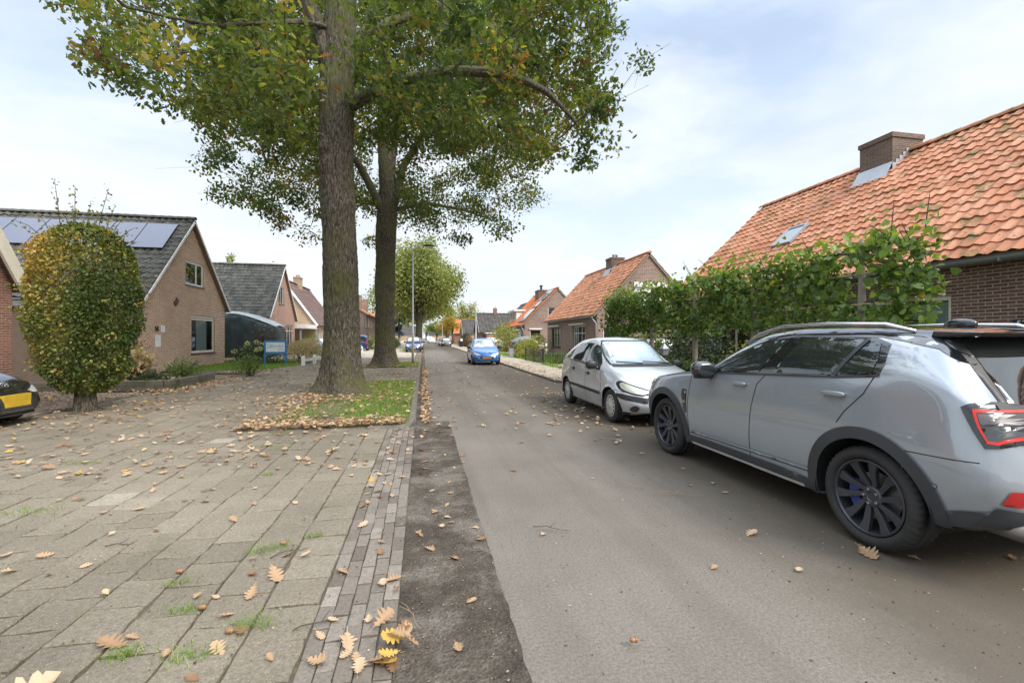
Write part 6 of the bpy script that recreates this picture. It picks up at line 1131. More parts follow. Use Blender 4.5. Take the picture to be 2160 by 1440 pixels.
def hatch(label, loc, rz, paint, sc=(1, 1, 1), near=False, head='lens', trim='black', rad=.295, style='cap', group=None, screen='screen', plate='plate', ny=70, rear=False):
    c = thing('parked_car', label, 'car', (loc[0], loc[1], 0), rz, group); B = Body(EGG, sc, ny if not near else 130, 4 if not near else 6); rr = rad; hs = sc[0]
    yr, yf = .70*sc[1], 3.135*sc[1]; B.build(c, paint, [(yr, rr, rr*1.14), (yf, rr, rr*1.14)]); wheels(c, .815*hs, yr, yf, rr, .175, style); rs = .04 if near else .09
    for (nm, po) in (('front_window', [(1.99, .965), (2.0, 1.365), (2.14, 1.315), (2.36, 1.15), (2.58, 1.0), (2.66, .905), (2.3, .935)]), ('rear_window', [(1.90, .97), (1.91, 1.382), (1.60, 1.395), (1.30, 1.375), (1.10, 1.28), (1.02, 1.04), (1.5, .99)]), ('quarter_window', [(.96, 1.05), (1.03, 1.26), (.90, 1.22), (.74, 1.11), (.66, 1.055)])):
        B.patch(nm, po, 'S', .006, M['carglass'], c, rs, rnd=1 if nm[0] == 'q' else 0)
    B.patch('windscreen', [(-.60, 1.0), (-.3, .975), (.3, .975), (.60, 1.0), (.58, 1.15), (.52, 1.33), (.45, 1.42), (-.45, 1.42), (-.52, 1.33), (-.58, 1.15)], 'F', .006, M[screen], c, rs+.01, (1,))
    B.patch('rear_glass', [(-.50, 1.05), (.50, 1.05), (.44, 1.34), (-.44, 1.34)], 'B', .006, M['carglass'], c, rs+.02, (1,))
    for sg in (1, -1):
        if near: B.patch('headlight_seal', [(sg*x, z) for x, z in ((.27, .60), (.42, .645), (.60, .705), (.71, .765), (.765, .71), (.755, .60), (.62, .54), (.43, .52))], 'F', .004, M['seam'], c, rs*.7, (1,), rnd=1)
        B.patch('headlight', [(sg*x, z) for x, z in (((.30, .60), (.42, .62), (.60, .68), (.70, .735), (.735, .70), (.73, .62), (.62, .565), (.45, .545)) if near else ((.40, .60), (.50, .70), (.66, .74), (.74, .68), (.70, .58), (.52, .55)))], 'F', .007, M[head], c, rs*.7, (1,), rnd=1)
        B.patch('tail_light', [(sg*x, z) for x, z in ((.60, .72), (.70, .72), (.68, 1.0), (.60, 1.05))], 'B', .007, M['redlens'], c, rs*.8, (1,))
    for nm, po in (('number_plate', [(-.25, .36), (.25, .36), (.25, .47), (-.25, .47)]),): B.patch(nm, po, 'F', .012, M[plate], c, .06, (1,))
    B.patch('grille', [(-.36, .30), (.36, .30), (.42, .42), (.34, .53), (-.34, .53), (-.42, .42)], 'F', .006, M['black'], c, rs, (1,), rnd=1); B.patch('number_plate', [(-.25, .55), (.25, .55), (.25, .65), (-.25, .65)], 'B', .008, M['plate'], c, .06, (1,))
    B.line('door_gap', [(1.95, 1.40), (1.945, .9), (1.92, .5), (1.95, .26)], 'S', .010, .003, M['seam'], c, res=rs); B.line('door_gap', [(2.72, .88), (2.78, .6), (2.74, .27)], 'S', .008, .003, M['seam'], c, res=rs); B.line('door_gap', [(1.0, 1.03), (1.02, .75), (1.14, .55)], 'S', .008, .003, M['seam'], c, res=rs)
    mirror(c, .90*sc[0], 2.50*sc[1], .985*sc[2], .92, trim)
    return c, B
SIL = carpaint('silver_paint', (.56, .58, .60), .35, .25)
c, B = hatch('silver hatchback facing the camera, parked nose to nose with the grey SUV', (4.06, 10.75), math.pi, SIL, near=True, head='oldlens')
B.line('side_moulding', [(.98, .50), (1.9, .485), (2.72, .47)], 'S', .055, .012, M['black'], c, res=.03); B.line('waist_trim', [(.66, 1.045), (1.3, 1.0), (2.0, .955), (2.68, .895)], 'S', .014, .009, M['black'], c, res=.03)
for (y, z) in ((1.22, .84), (2.10, .80)):
    for sg in (1, -1):
        h_, n_, _, _ = B.cast((y, z), 'S', sg); b = MB(); b.blob((h_.x+sg*.015, y, z), (.016, .075, .022), 14, 8, .8); b.blob((h_.x+sg*.004, y, z), (.010, .04, .04), 14, 8, .9); b.build('door_handle', M['black'], c, smooth=True, world=False)
for sg in (1, -1):
    B.patch('bumper_pad', [(sg*x, z) for x, z in ((.36, .49), (.60, .52), (.78, .555), (.80, .51), (.74, .455), (.55, .42), (.38, .415))], 'F', .016, M['black'], c, .03, (1,), rnd=1)
    B.patch('fog_light', ring((sg*.60, .315), .055, 0, 350, 20), 'F', .012, M['carglass'], c, .03, (1,)); B.patch('fog_light_rim', ring((sg*.60, .315), .075, 0, 350, 20), 'F', .008, M['rimsilver'], c, .03, (1,))
B.line('bumper_gap', [(.30, .555), (.55, .545), (.80, .60)], 'F', .007, .003, M['seam'], c, (1,), res=.03); B.line('bumper_gap', [(-.30, .555), (-.55, .545), (-.80, .60)], 'F', .007, .003, M['seam'], c, (1,), res=.03); B.patch('bumper_base', [(-.72, .20), (.72, .20), (.76, .245), (-.76, .245)], 'F', .010, M['black'], c, .04, (1,))
B.line('windscreen_seal', [(-.62, .99), (-.59, 1.16), (-.535, 1.335), (-.46, 1.43), (.46, 1.43), (.535, 1.335), (.59, 1.16), (.62, .99)], 'F', .02, .008, M['black'], c, (1,), res=.03)
B.patch('cowl', [(-.62, .965), (.62, .965), (.60, 1.005), (-.60, 1.005)], 'F', .010, M['black'], c, .03, (1,))
for (a, b_) in (((-.55, 1.0), (-.02, 1.03)), ((.02, 1.0), (.50, 1.03))):
    pt = []
    for t in np.linspace(0, 1, 7): h_, n_, _, _ = B.cast((a[0]+(b_[0]-a[0])*t, a[1]+(b_[1]-a[1])*t), 'F'); pt.append(h_+n_*.025)
    b = MB(); b.tube(pt, .011, 6); b.build('wiper', M['black'], c, world=False)
for k in range(2):
    for sg in (1, -1): B.line('chevron', [(0, .60+.05*k), (sg*.12, .565+.05*k)], 'F', .02, .012, M['chrome'], c, (1,), res=.02)
B.patch('side_light', ring((2.95, .70), .022, 0, 350, 12), 'S', .006, M['lens'], c, .02)
BLU = carpaint('bright_blue_paint', (.012, .15, .55), .25, .25)
c, B = hatch('bright blue small hatchback facing the camera beside the right kerb', (3.42, 27.9), math.pi, BLU, (.97, .89, .97), near=True, head='lens', rad=.275, plate='plateolive', screen='screen')
for k in range(2):
    for sg in (1, -1): B.line('chevron', [(0, .66+.05*k), (sg*.10, .63+.05*k)], 'F', .025, .012, M['chrome'], c, (1,), res=.02)
B.line('wiper', [(-.5, 1.0), (-.2, 1.03), (.05, 1.02)], 'F', .02, .012, M['black'], c, (1,)); B.line('bumper_slot', [(.50, .40), (.70, .42)], 'F', .05, .01, M['black'], c, (1,)); B.line('bumper_slot', [(-.50, .40), (-.70, .42)], 'F', .05, .01, M['black'], c, (1,))
BLK = carpaint('black_paint', (.012, .012, .014), .2, .2)
c, B = hatch('black car with oval emblem, its nose cut by the left edge', (-10.45, 9.04), -math.pi/2, BLK, (1.0, .99, .99), near=True, head='lens', rad=.31, style='cap')
b = MB(); h_, n_, _, _ = B.cast((0, .70), 'F'); y_ = h_.y+.012
def ell(rx, rz, cz, r): return [(rx*math.cos(2*math.pi*i/28), y_, cz+rz*math.sin(2*math.pi*i/28)) for i in range(29)]
for q in (ell(.085, .06, .70, 0), ell(.026, .048, .70, 0), ell(.065, .022, .722, 0)): b.tube(q, .007, 6)
b.build('emblem', M['chrome'], c, world=False); b = MB(); b.prism([(.085*math.cos(2*math.pi*i/28), .06*math.sin(2*math.pi*i/28)) for i in range(28)], (0, y_-.03, .70), (1, 0, 0), (0, 0, 1), (0, 1, 0), .028); b.build('emblem_base', plain('blue_grey_enamel', (.06, .09, .14), .3), c, world=False)
b = MB(); h_, n_, _, _ = B.cast((0, .50), 'F'); b.obox((0, h_.y, .50), (1, 0, 0), (0, 1, 0), (0, 0, 1), (-.26, .26), (-.03, .03), (-.06, .055)); b.build('front_plate', M['plate'], c, world=False)
b = MB()
for k in range(4): h_, n_, _, _ = B.cast((.2, .30+.035*k), 'F'); b.tube([(-.5, h_.y-.06, .30+.035*k), (-.3, h_.y+.0, .30+.035*k), (.3, h_.y+.0, .30+.035*k), (.5, h_.y-.06, .30+.035*k)], .008, 6)
b.build('grille_slats', M['gloss'], c, world=False)
b = MB(); lp = [(-.80, 3.30), (-.70, 3.56), (-.42, 3.78), (0, 3.86), (.42, 3.78), (.70, 3.56), (.80, 3.30)]; b.add([(x*1.04, y*.99, .235) for x, y in lp]+[(x*.8, y*.96-.05, .235) for x, y in lp]+[(x*1.04, y*.99, .20) for x, y in lp], [(i, i+1, 8+i, 7+i) for i in range(6)]+[(14+i, 15+i, i+1, i) for i in range(6)]); b.build('front_lip', M['black'], c, world=False)
DBL = carpaint('dark_blue_paint', (.012, .035, .15), .3, .25); WHT = carpaint('white_car_paint', (.72, .72, .71), 0, .3); BEI = carpaint('champagne_paint', (.42, .37, .29), .4, .3); DKG = carpaint('anthracite_paint', (.05, .055, .06), .3, .25)
hatch('dark blue upright car parked left of the road, just behind the slim street lamp', (-.95, 51.0), math.pi, DBL, (.98, 1.05, 1.08), ny=60)
hatch('champagne coloured car right behind the dark blue one on the left verge', (-.75, 60.5), math.pi, BEI, (1, 1.0, 1.0), ny=50)
hatch('black car parked on the right side far down the road, yellow plate in front', (3.95, 81.5), math.pi, DKG, (1.02, 1.05, .97), ny=50)
hatch('champagne car parked just behind the far black car', (3.7, 88.5), math.pi, BEI, (1, 1, .97), ny=50)
hatch('far white car standing in the road end', (2.4, 124), math.pi, WHT, (1.02, 1.05, 1.0), ny=40)
hatch('silver car standing crosswise in the driveway behind the silver hatchback', (13.6, 22.3), math.pi/2, carpaint('white_silver_paint', (.60, .60, .58), .2, .3), (1.0, 1.06, .98), ny=60)
hatch('anthracite car standing in the driveway of the bright orange roofed house', (8.4, 44.6), -math.pi/2, DKG, (1.05, 1.15, 1.1), ny=60)
hatch('white car with its red rear lamp just showing behind the weeping shrub', (9.2, 52.8), math.pi/2+.2, WHT, (1.0, 1.0, 1.0), ny=50)
hatch('blue car glimpsed under the white carport', (-9.2, 44.0), math.pi+.3, DBL, (1, 1, .98), ny=50)
# vans
def van(label, loc, rz, paint, sc=(1, 1, 1)):
    c = thing('van', label, 'van', (loc[0], loc[1], 0), rz); VAN = dict(zt=[(0, .9), (.03, 1.3), (.08, 1.68), (.2, 1.80), (1, 1.84), (2.3, 1.83), (2.7, 1.74), (3.2, 1.35), (3.5, 1.12), (3.9, 1.0), (4.25, .82), (4.35, .6)], zbelt=[(0, .8), (.05, .98), (.5, 1.02), (3, 1.0), (3.8, .92), (4.2, .7), (4.35, .5)],
        wbelt=[(0, .80), (.06, .85), (.5, .87), (3.4, .86), (4.0, .76), (4.35, .5)], w=[(0, .82), (.06, .88), (3.6, .89), (4.1, .82), (4.35, .55)], zw=[(0, .6), (4.35, .5)], wb=[(0, .78), (3.8, .80), (4.35, .5)], zb=[(0, .35), (.5, .24), (3.8, .22), (4.35, .3)],
        wr=[(0, .76), (.1, .72), (2.5, .70), (3, .76), (3.5, .80), (4, .68), (4.35, .42)], zr=[(0, .88), (.03, 1.2), (.08, 1.58), (.2, 1.70), (2.4, 1.73), (2.8, 1.58), (3.2, 1.25), (3.5, 1.08), (4, .93), (4.35, .58)])
    B = Body(VAN, sc, 60, 4); B.build(c, paint, [(.75, .31, .36), (3.45, .31, .36)]); wheels(c, .87, .75, 3.45, .31, .19, 'cap')
    B.patch('rear_glass', [(-.64, 1.06), (.64, 1.06), (.60, 1.58), (-.60, 1.58)], 'B', .006, M['carglass'], c, .1, (1,)); B.patch('windscreen', [(-.66, 1.13), (.66, 1.13), (.58, 1.66), (-.58, 1.66)], 'F', .006, M['screen'], c, .1, (1,))
    B.patch('side_window', [(2.3, 1.08), (3.1, 1.06), (2.75, 1.56), (2.3, 1.6)], 'S', .006, M['carglass'], c, .1); B.patch('side_window', [(.3, 1.1), (1.3, 1.1), (1.3, 1.6), (.3, 1.58)], 'S', .006, M['carglass'], c, .1)
    for sg in (1, -1): B.patch('tail_light', [(sg*x, z) for x, z in ((.70, .75), (.83, .75), (.79, 1.15), (.70, 1.15))], 'B', .008, M['redlens'], c, .06, (1,)); B.patch('headlight', [(sg*x, z) for x, z in ((.45, .72), (.75, .78), (.72, .95), (.5, .88))], 'F', .008, M['lens'], c, .06, (1,))
    mirror(c, .97, 3.05, 1.1, 1, 'black'); B.patch('number_plate', [(-.26, .55), (.26, .55), (.26, .66), (-.26, .66)], 'B', .01, M['plate'], c, .06, (1,)); return c
van('dark blue van seen from behind between the two oak trunks', (-6.95, 53.2), .05, DBL)
van('far white van at the end of the street', (2.2, 152), math.pi, WHT, (1.05, 1, 1.05))
# ------------------------------------------------------------------ street furniture
def lamp(label, x, y, h, arm, side, r=.075, base=True, head='blackframe'):
    t = thing('street_lamp', label, 'street lamp', (x, y, 0), 0, 'street lamps'); s = MB()
    s.tube([(x, y, .12), (x, y, 1.9), (x, y, 1.95), (x, y, h-.5), (x, y, h-.3)], [r, r*.95, r*.72, r*.5, r*.45], 14); s.tube([(x, y, h-.32), (x+side*.05, y, h-.12), (x+side*.18, y, h-.02), (x+side*arm*.6, y, h+.03), (x+side*arm, y, h+.06)], [r*.45, r*.45, r*.42, r*.38, r*.36], 10); s.build('pole', M['lampwhite'], t, smooth=True)
    s = MB(); s.lathe([(r*1.25, -.02), (r*1.25, .13), (r, .14)], (x, y, 0), n=14); s.build('base_sleeve', M['black'], t)
    s = MB(); s.blob((x+side*(arm+.28), y, h+.09), (.33, .11, .055), 16, 8, .7); q = s.build('lamp_head', M[head], t, smooth=True); s = MB(); s.box(min(x+side*(arm+.08), x+side*(arm+.5)), max(x+side*(arm+.08), x+side*(arm+.5)), y-.08, y+.08, h+.025, h+.036); s.build('diffuser', M['lens'], q, world=False)
    return t
lamp('slim pale street lamp with dark head, on the small verge by the second oak', -.56, 26.6, 6.7, .62, 1)
lamp('pale street lamp behind the blue hatchback, arm pointing left over the road', 5.05, 44, 4.75, .7, -1, .07, head='lampwhite')
lamp('small far street lamp on the right, arm over the road, before the yellow tree', 4.9, 118, 5.0, .8, -1, .08, head='lampwhite')
lamp('far street lamp on the left, tallest of the little group behind the dark blue car', -.35, 92, 3.9, .7, 1, .07, head='lampwhite')
lamp('far street lamp on the left, lower one of the little group', -.35, 128, 4.0, .8, 1, .08, head='lampwhite')
lamp('farthest street lamp on the left', -.35, 170, 4.3, 1.0, 1, .09, head='lampwhite')
t = thing('street_name_sign', 'small blue street name plate on a grey post, beneath the conifer', 'sign', (-3.0, 63, 0)); s = MB(); s.tube([(-3, 63, 0), (-3, 63, 2.0)], .05, 8); s.build('post', M['zinc'], t); s = MB(); s.box(-3.45, -2.55, 62.93, 62.96, 1.82, 2.02); s.build('name_plate', plain('blue_sign', (.03, .09, .3), .4), t)
t = thing('business_sign', 'blue framed white garden sign with blue script lettering, on the lawn', 'sign', (-8.3, 26.3, 0))
BS = plain('sign_blue', (.012, .19, .48), .45); M['signblue'] = BS; M['signlight'] = plain('sign_light_blue', (.16, .45, .60), .5); u_ = Vector((.93, .37, 0)).normalized(); n_ = Vector((u_.y, -u_.x, 0)); P0 = Vector((-8.3, 26.3, 0)); s = MB(); W_ = 1.10
s.obox(P0, u_, n_, Z, (0, .09), (-.045, .045), (0, 1.36)); s.obox(P0, u_, n_, Z, (W_-.09, W_), (-.045, .045), (0, 1.36)); s.obox(P0, u_, n_, Z, (.09, W_-.09), (-.04, .04), (1.27, 1.355)); s.obox(P0, u_, n_, Z, (.09, W_-.09), (-.04, .04), (.60, .70)); s.build('frame', BS, t, bevel=.006)
s = MB(); s.obox(P0, u_, n_, Z, (.095, W_-.095), (-.012, .012), (.74, 1.265)); pn = s.build('sign_panel', plain('sign_white', (.74, .77, .80), .4, var=.04), t)
text(pn, 'Bianka', P0+u_*.57+Z*1.05+n_*.0125, u_, n_, .25, 'signlight', .002, .45); s = MB(); s.obox(P0, u_, n_, Z, (.62, .95), (.0125, .016), (.87, .885)); s.obox(P0, u_, n_, Z, (.66, .98), (.0125, .016), (.82, .832)); s.build('small_print', M['signlight'], pn, world=False)
s = MB(); s.tube([tuple(P0+u_*x+n_*.017+Z*z) for x, z in ((.30, 1.15), (.25, 1.18), (.19, 1.14), (.165, 1.05), (.18, .96), (.24, .94), (.30, 1.0), (.33, 1.10))], .008, 5); s.build('flourish', M['signlight'], pn, world=False)
t = thing('white_rail', 'low white post and rail along the front garden, left of the big oak trunk', 'fence', (-6.2, 25.7, 0)); pp = [(-6.2, 25.7), (-6.02, 27.4), (-5.95, 29.4), (-5.9, 31.4), (-5.9, 33.4)]
for x, y in pp: s = MB(); s.box(x-.075, x+.075, y-.075, y+.075, 0, .50); s.add([(x-.075, y-.075, .5), (x+.075, y-.075, .5), (x+.075, y+.075, .5), (x-.075, y+.075, .5), (x, y, .54)], [(0, 1, 4), (1, 2, 4), (2, 3, 4), (3, 0, 4)]); s.build('post', M['white'], t)
for a, b_ in zip(pp[:-1], pp[1:]):
    s = MB(); P, Q = Vector((*a, 0)), Vector((*b_, 0)); d = (Q-P); L = d.length; d.normalize(); s.obox(P, d, Vector((d.y, -d.x, 0)), Z, (.08, L-.08), (-.02, .02), (.22, .38)); s.build('rail', plain('grey_white_wood', (.55, .54, .50), .7), t)
t = thing('white_rail', 'second bit of low white rail behind the dark blue van, right of the big trunk', 'fence', (-6.1, 44, 0))
for x, y in ((-6.1, 44), (-5.9, 47)): s = MB(); s.box(x-.08, x+.08, y-.08, y+.08, 0, .62); s.build('post', M['white'], t)
s = MB(); s.obox((-6.1, 44, 0), Vector((.2, 3, 0)).normalized(), Vector((3, -.2, 0)).normalized(), Z, (.09, 2.9), (-.03, .03), (.3, .44)); s.build('rail', M['wood'], t)
# iron garden fence
def iron_fence(label, pts, h=.78):
    t = thing('iron_fence', label, 'fence', (*pts[0], 0), 0, 'black iron fences'); 
    for x, y in pts: s = MB(); s.box(x-.03, x+.03, y-.03, y+.03, 0, h+.06); s.blob((x, y, h+.09), (.04, .04, .04), 8, 6); s.build('post', M['iron'], t)
    for a, b_ in zip(pts[:-1], pts[1:]):
        P, Q = Vector((*a, 0)), Vector((*b_, 0)); d = Q-P; L = d.length; d.normalize(); nv = Vector((d.y, -d.x, 0)); s = MB(); s.obox(P, d, nv, Z, (.03, L-.03), (-.012, .012), (.12, .15)); s.obox(P, d, nv, Z, (.03, L-.03), (-.012, .012), (.50, .53)); k = int(L/.13)
        for i in range(1, k):
            q = P+d*(L*i/k); hh = .66 if i % 2 else .72; s.obox(q, d, nv, Z, (-.007, .007), (-.007, .007), (.08, hh))
            if i % 2 and i+2 < k: q2 = P+d*(L*(i+2)/k); s.tube([q+Z*.66, q*.75+q2*.25+Z*.75, q*.5+q2*.5+Z*.78, q*.25+q2*.75+Z*.75, q2+Z*.66], .007, 4, cap=False)
        s.build('railing', M['iron'], t)
iron_fence('black iron fence along the driveway, running from its corner post towards the house', [(6.5, 24.2), (8.0, 24.2), (9.5, 24.25), (10.5, 24.3)]); iron_fence('black iron fence along the pavement before the golden conifer', [(6.5, 24.4), (6.5, 26.4), (6.5, 28.6)])
t = thing('cable_cabinet', 'grey metal cable cabinet on the right pavement edge', 'cabinet', (6.4, 33, 0)); s = MB(); s.box(6.24, 6.56, 32.85, 33.15, 0, .66); bevel_mod(s.build('housing', M['zinc'], t), .015); s = MB(); s.box(6.22, 6.58, 32.83, 33.17, .66, .70); s.build('lid', M['steel'], t); s = MB(); s.box(6.27, 6.53, 32.838, 32.848, .06, .62); s.build('door', plain('grey_door', (.33, .35, .37), .5), t)
t = thing('litter_bin', 'small black litter bin with white notice, beside the reddish far shrub', 'bin', (6.0, 72.5, 0)); s = MB(); s.lathe([(0, 0), (.28, 0), (.33, .85), (.30, .9), (0, .9)], (6.0, 72.5, 0), n=14); s.build('body', M['black'], t); s = MB(); s.box(5.83, 6.17, 72.12, 72.14, .95, 1.35); s.build('notice', M['white'], t)
t = thing('garden_lantern', 'small black garden lantern on a post before the ivy bushes', 'lantern', (6.9, 12.15, 0)); s = MB(); s.tube([(6.9, 12.15, 0), (6.9, 12.15, .98)], .025, 8); s.build('post', M['iron'], t); s = MB(); s.lathe([(.05, .97), (.10, 1.0), (.13, 1.17), (.16, 1.18), (.07, 1.27), (.02, 1.33), (0, 1.34)], (6.9, 12.15, 0), n=6); s.build('lamp_housing', M['zinc'], t)
t = thing('letter_box', 'dark letter box on a wooden post behind the iron fence', 'letter box', (7.0, 26.6, 0)); s = MB(); s.box(6.95, 7.05, 26.55, 26.65, 0, .80); s.build('post', M['wood'], t); s = MB(); s.box(6.85, 7.15, 26.45, 26.75, .80, .98); s.add([(6.82, 26.43, .98), (7.18, 26.43, .98), (7.18, 26.77, .98), (6.82, 26.77, .98), (6.82, 26.6, 1.08), (7.18, 26.6, 1.08)], [(0, 1, 5, 4), (2, 3, 4, 5), (0, 4, 3), (1, 2, 5)]); s.build('box', M['wood'], t)
# covered caravan
t = thing('covered_caravan', 'camper under a dark green wrinkled tarpaulin between house 58 and the pink brick house', 'caravan', (-12, 31.7, 0)); nu, nv = 64, 90; V = []
for j in range(nv+1):
    x = -15.2+6.2*j/nv; f = j/nv; top = 3.08-.05*f-.85*max(0, (f-.60)/.40)**1.5; hw = 1.15*(1-.18*max(0, (f-.85)/.15)**2)
    for i in range(nu+1):
        a = math.pi*i/nu; c, s_ = math.cos(a), math.sin(a); y = math.copysign(abs(c)**.2, c)*hw; z = .38+(top-.38)*abs(s_)**.22 if 0 < i < nu else .38
        w = noise.noise((x*1.3, y*1.3+i*.02, z*2.2))*.10+.05*noise.noise((x*5, y*4, z*3))+.04*abs(noise.noise((x*2.5+z*1.5, z*2.0, y)))
        V.append((x+(.25*w if f in (0, 1) else 0), 31.7+y*(1+w*.35), z+w*.25*(abs(s_))))
F = [(j*(nu+1)+i, j*(nu+1)+i+1, (j+1)*(nu+1)+i+1, (j+1)*(nu+1)+i) for j in range(nv) for i in range(nu)]+[tuple(nv*(nu+1)+i for i in range(nu+1)), tuple(range(nu, -1, -1))]
tarp = plain('dark_green_tarpaulin', (.028, .048, .050), .42, spec=.6, var=.3, sc=3); np_obj('tarpaulin', V, F, tarp, t, smooth=True)
s = MB(); nose = []
for j in range(13):
    for i in range(17):
        f = .55+.449*j/12; x = -15.2+6.2*f; a = math.pi*(.40+.32*i/16); top = 3.08-.05*f-.85*max(0, (f-.60)/.40)**1.5; c, s_ = math.cos(a), math.sin(a); s.v.append((x+.03, 31.7+math.copysign(abs(c)**.2, c)*1.19*(1-.18*max(0, (f-.85)/.15)**2), .40+(top-.32)*abs(s_)**.22+.03*noise.noise((i*.5, j*.5, 2))))
s.f = [[j*17+i, j*17+i+1, (j+1)*17+i+1, (j+1)*17+i] for j in range(12) for i in range(16)]; s.m = [0]*len(s.f); s.build('pale_cover', plain('pale_grey_tarpaulin', (.38, .42, .42), .35, var=.2), t, smooth=True)
for x in (-14, -11): s = MB(); s.lathe([(0, -.1), (.30, -.1), (.33, -.06), (.33, .06), (.30, .1), (0, .1)], (x, 30.75, .33), (0, 1, 0), 20); s.build('wheel', M['rubber'], t)
s = MB(); s.box(-15, -9.5, 30.9, 32.5, .25, .40); s.build('chassis', M['cream'], t)
# ------------------------------------------------------------------ fallen leaves and twigs
FALL = ((0, (.13, .07, .035)), (.2, (.28, .16, .085)), (.55, (.46, .31, .18)), (.85, (.58, .44, .29)), (.95, (.52, .31, .09)), (1, (.52, .35, .08)))
M['fall'] = leafmat('fallen_leaf', FALL, .2, .7, (1.1, 1.0, .8))
LOBE = []
def lobed(seed):
    g = np.random.default_rng(seed); pts = [(0, 0), (.04, .10)]; L_ = []
    for (y, w, v) in ((.18, .14, .06), (.34, .24, .10), (.52, .33, .13), (.70, .30, .15), (.86, .20, .10)): L_ += [(w*g.uniform(.8, 1.2), y*1.0), (w*g.uniform(.75, 1.05), y+.075), (v*g.uniform(.8, 1.2), y+.12)]
    L_ = L_[:-1]; rt = [(.02, .0), (.025, .10)]+L_; lf = [(-x*g.uniform(.85, 1.15), y) for x, y in rt]; return rt, lf, (0, 1.03)
def leaf_mesh(seed, m):
    g = np.random.default_rng(seed); rt, lf, tip = lobed(seed); b = MB(); cu, tw, ed = g.uniform(-.25, .9), g.uniform(-.5, .5), g.uniform(.15, .9)
    def zf(x, y): return ed*x*x*1.6+cu*.5*(y-.5)**2+tw*x*(y-.5)*.7+.02
    n = len(rt); vs = [(x, y-.5, zf(x, y)) for x, y in rt]+[(x, y-.5, zf(x, y)) for x, y in lf]+[(0, y-.5, zf(0, y)-.015) for x, y in rt]+[(0, .53, zf(0, 1.03))]
    fs = []
    for i in range(n-1): fs.append((2*n+i, i, i+1, 2*n+i+1)); fs.append((2*n+i+1, n+i+1, n+i, 2*n+i))
    fs += [(3*n-1, n-1, 3*n), (3*n, 2*n-1, 3*n-1)]; b.add(vs, fs); st = len(b.v); b.add([(-.012, -.49, .02), (.012, -.49, .02), (.008, -.72, .05), (-.008, -.72, .05)], [(0, 1, 2, 3)])
    me = bpy.data.meshes.new('fallen_leaf'); me.from_pydata(b.v, [], b.f); a = me.attributes.new('rnd', 'FLOAT', 'FACE'); a.data.foreach_set('value', np.clip(m+g.normal(0, .06)+g.normal(0, .006, len(b.f)), 0, 1).astype(np.float32)); me.materials.append(M['fall']); return me
KINDS = [('pale tan', .72), ('brown', .22), ('warm tan', .50), ('yellow', .97)]
LM = {(k, s): leaf_mesh(100+17*i+s, v) for i, (k, v) in enumerate(KINDS) for s in range(5)}
def put_leaf(x, y, z, size, kind, where, label=None, mesh=None, tilt=.18):
    o = bpy.data.objects.new('fallen_leaf', mesh or LM[(kind, random.randrange(5))]); COL.objects.link(o); o.location = (x, y, z); o.scale = (size, size, size); o.rotation_euler = (random.gauss(0, tilt), random.gauss(0, tilt), random.uniform(0, 6.3))
    return tag(o, label or f'{kind} dry oak leaf lying on {where}', 'leaf', f'{kind} fallen leaves on {where}')
SPOT = ['the concrete slabs', 'the brick gutter strip', 'the asphalt road']
# single leaves that stand out
big = [(-1.62, 2.20, .25, 'pale tan', 'largest pale lobed leaf at the bottom left corner of the paving'), (3.02, 2.62, .16, 'warm tan', 'single large lobed leaf on the asphalt nearest the SUV rear wheel'), (2.45, 3.05, .12, 'warm tan', 'narrow curled leaf on the asphalt left of the SUV rear wheel'), (-.52, 4.9, .12, 'yellow', 'bright yellow leaf at the left edge of the brick strip'), (-.9, 3.05, .15, 'warm tan', 'broad tan leaf sitting among the grass tufts on the paving'), (-.36, 2.32, .13, 'pale tan', 'pale broad leaf near the bottom of the brick gutter strip'), (-1.45, 2.5, .15, 'brown', 'curled orange brown leaf low at the left of the paving')]
for x, y, s_, k, lab in big: put_leaf(x, y, .035 if x < -.13 else .012, s_, k, SPOT[0], lab)
for i in range(11): put_leaf(-.12+random.gauss(0, .045), 2.28+random.gauss(0, .13), .03+.012*i*.5, random.uniform(.09, .14), ['warm tan', 'yellow', 'brown'][i % 3], SPOT[1], 'leaf in the bright clump of oak leaves at the bottom end of the gutter', tilt=.5)['group'] = 'bright leaf clump in the gutter'
cnt = 0
def zone(n, fx, fy, where, z, dens=None, sizes=(.055, .12), kinds=(.40, .17, .40, .03)):
    global cnt
    for _ in range(n):
        x, y = fx(), fy(); k = KINDS[np.random.default_rng(cnt+7).choice(4, p=kinds)][0]; cnt += 1
        put_leaf(x, y, z, random.uniform(*sizes)*.88, k, where)
zone(146, lambda: -.6-random.random()**1.1*4.6, lambda: 2.1+random.random()**1.3*5.2, SPOT[0], .036)
zone(52, lambda: random.uniform(-.53, -.15), lambda: 2.1+random.random()**1.2*5.5, SPOT[1], .033)
zone(68, lambda: random.choice([random.uniform(-.05, .5), random.uniform(-.05, .25), random.uniform(.5, 4.2), random.uniform(2.3, 4.0)]), lambda: 2.2+random.random()*5.5, SPOT[2], .012, sizes=(.05, .11))
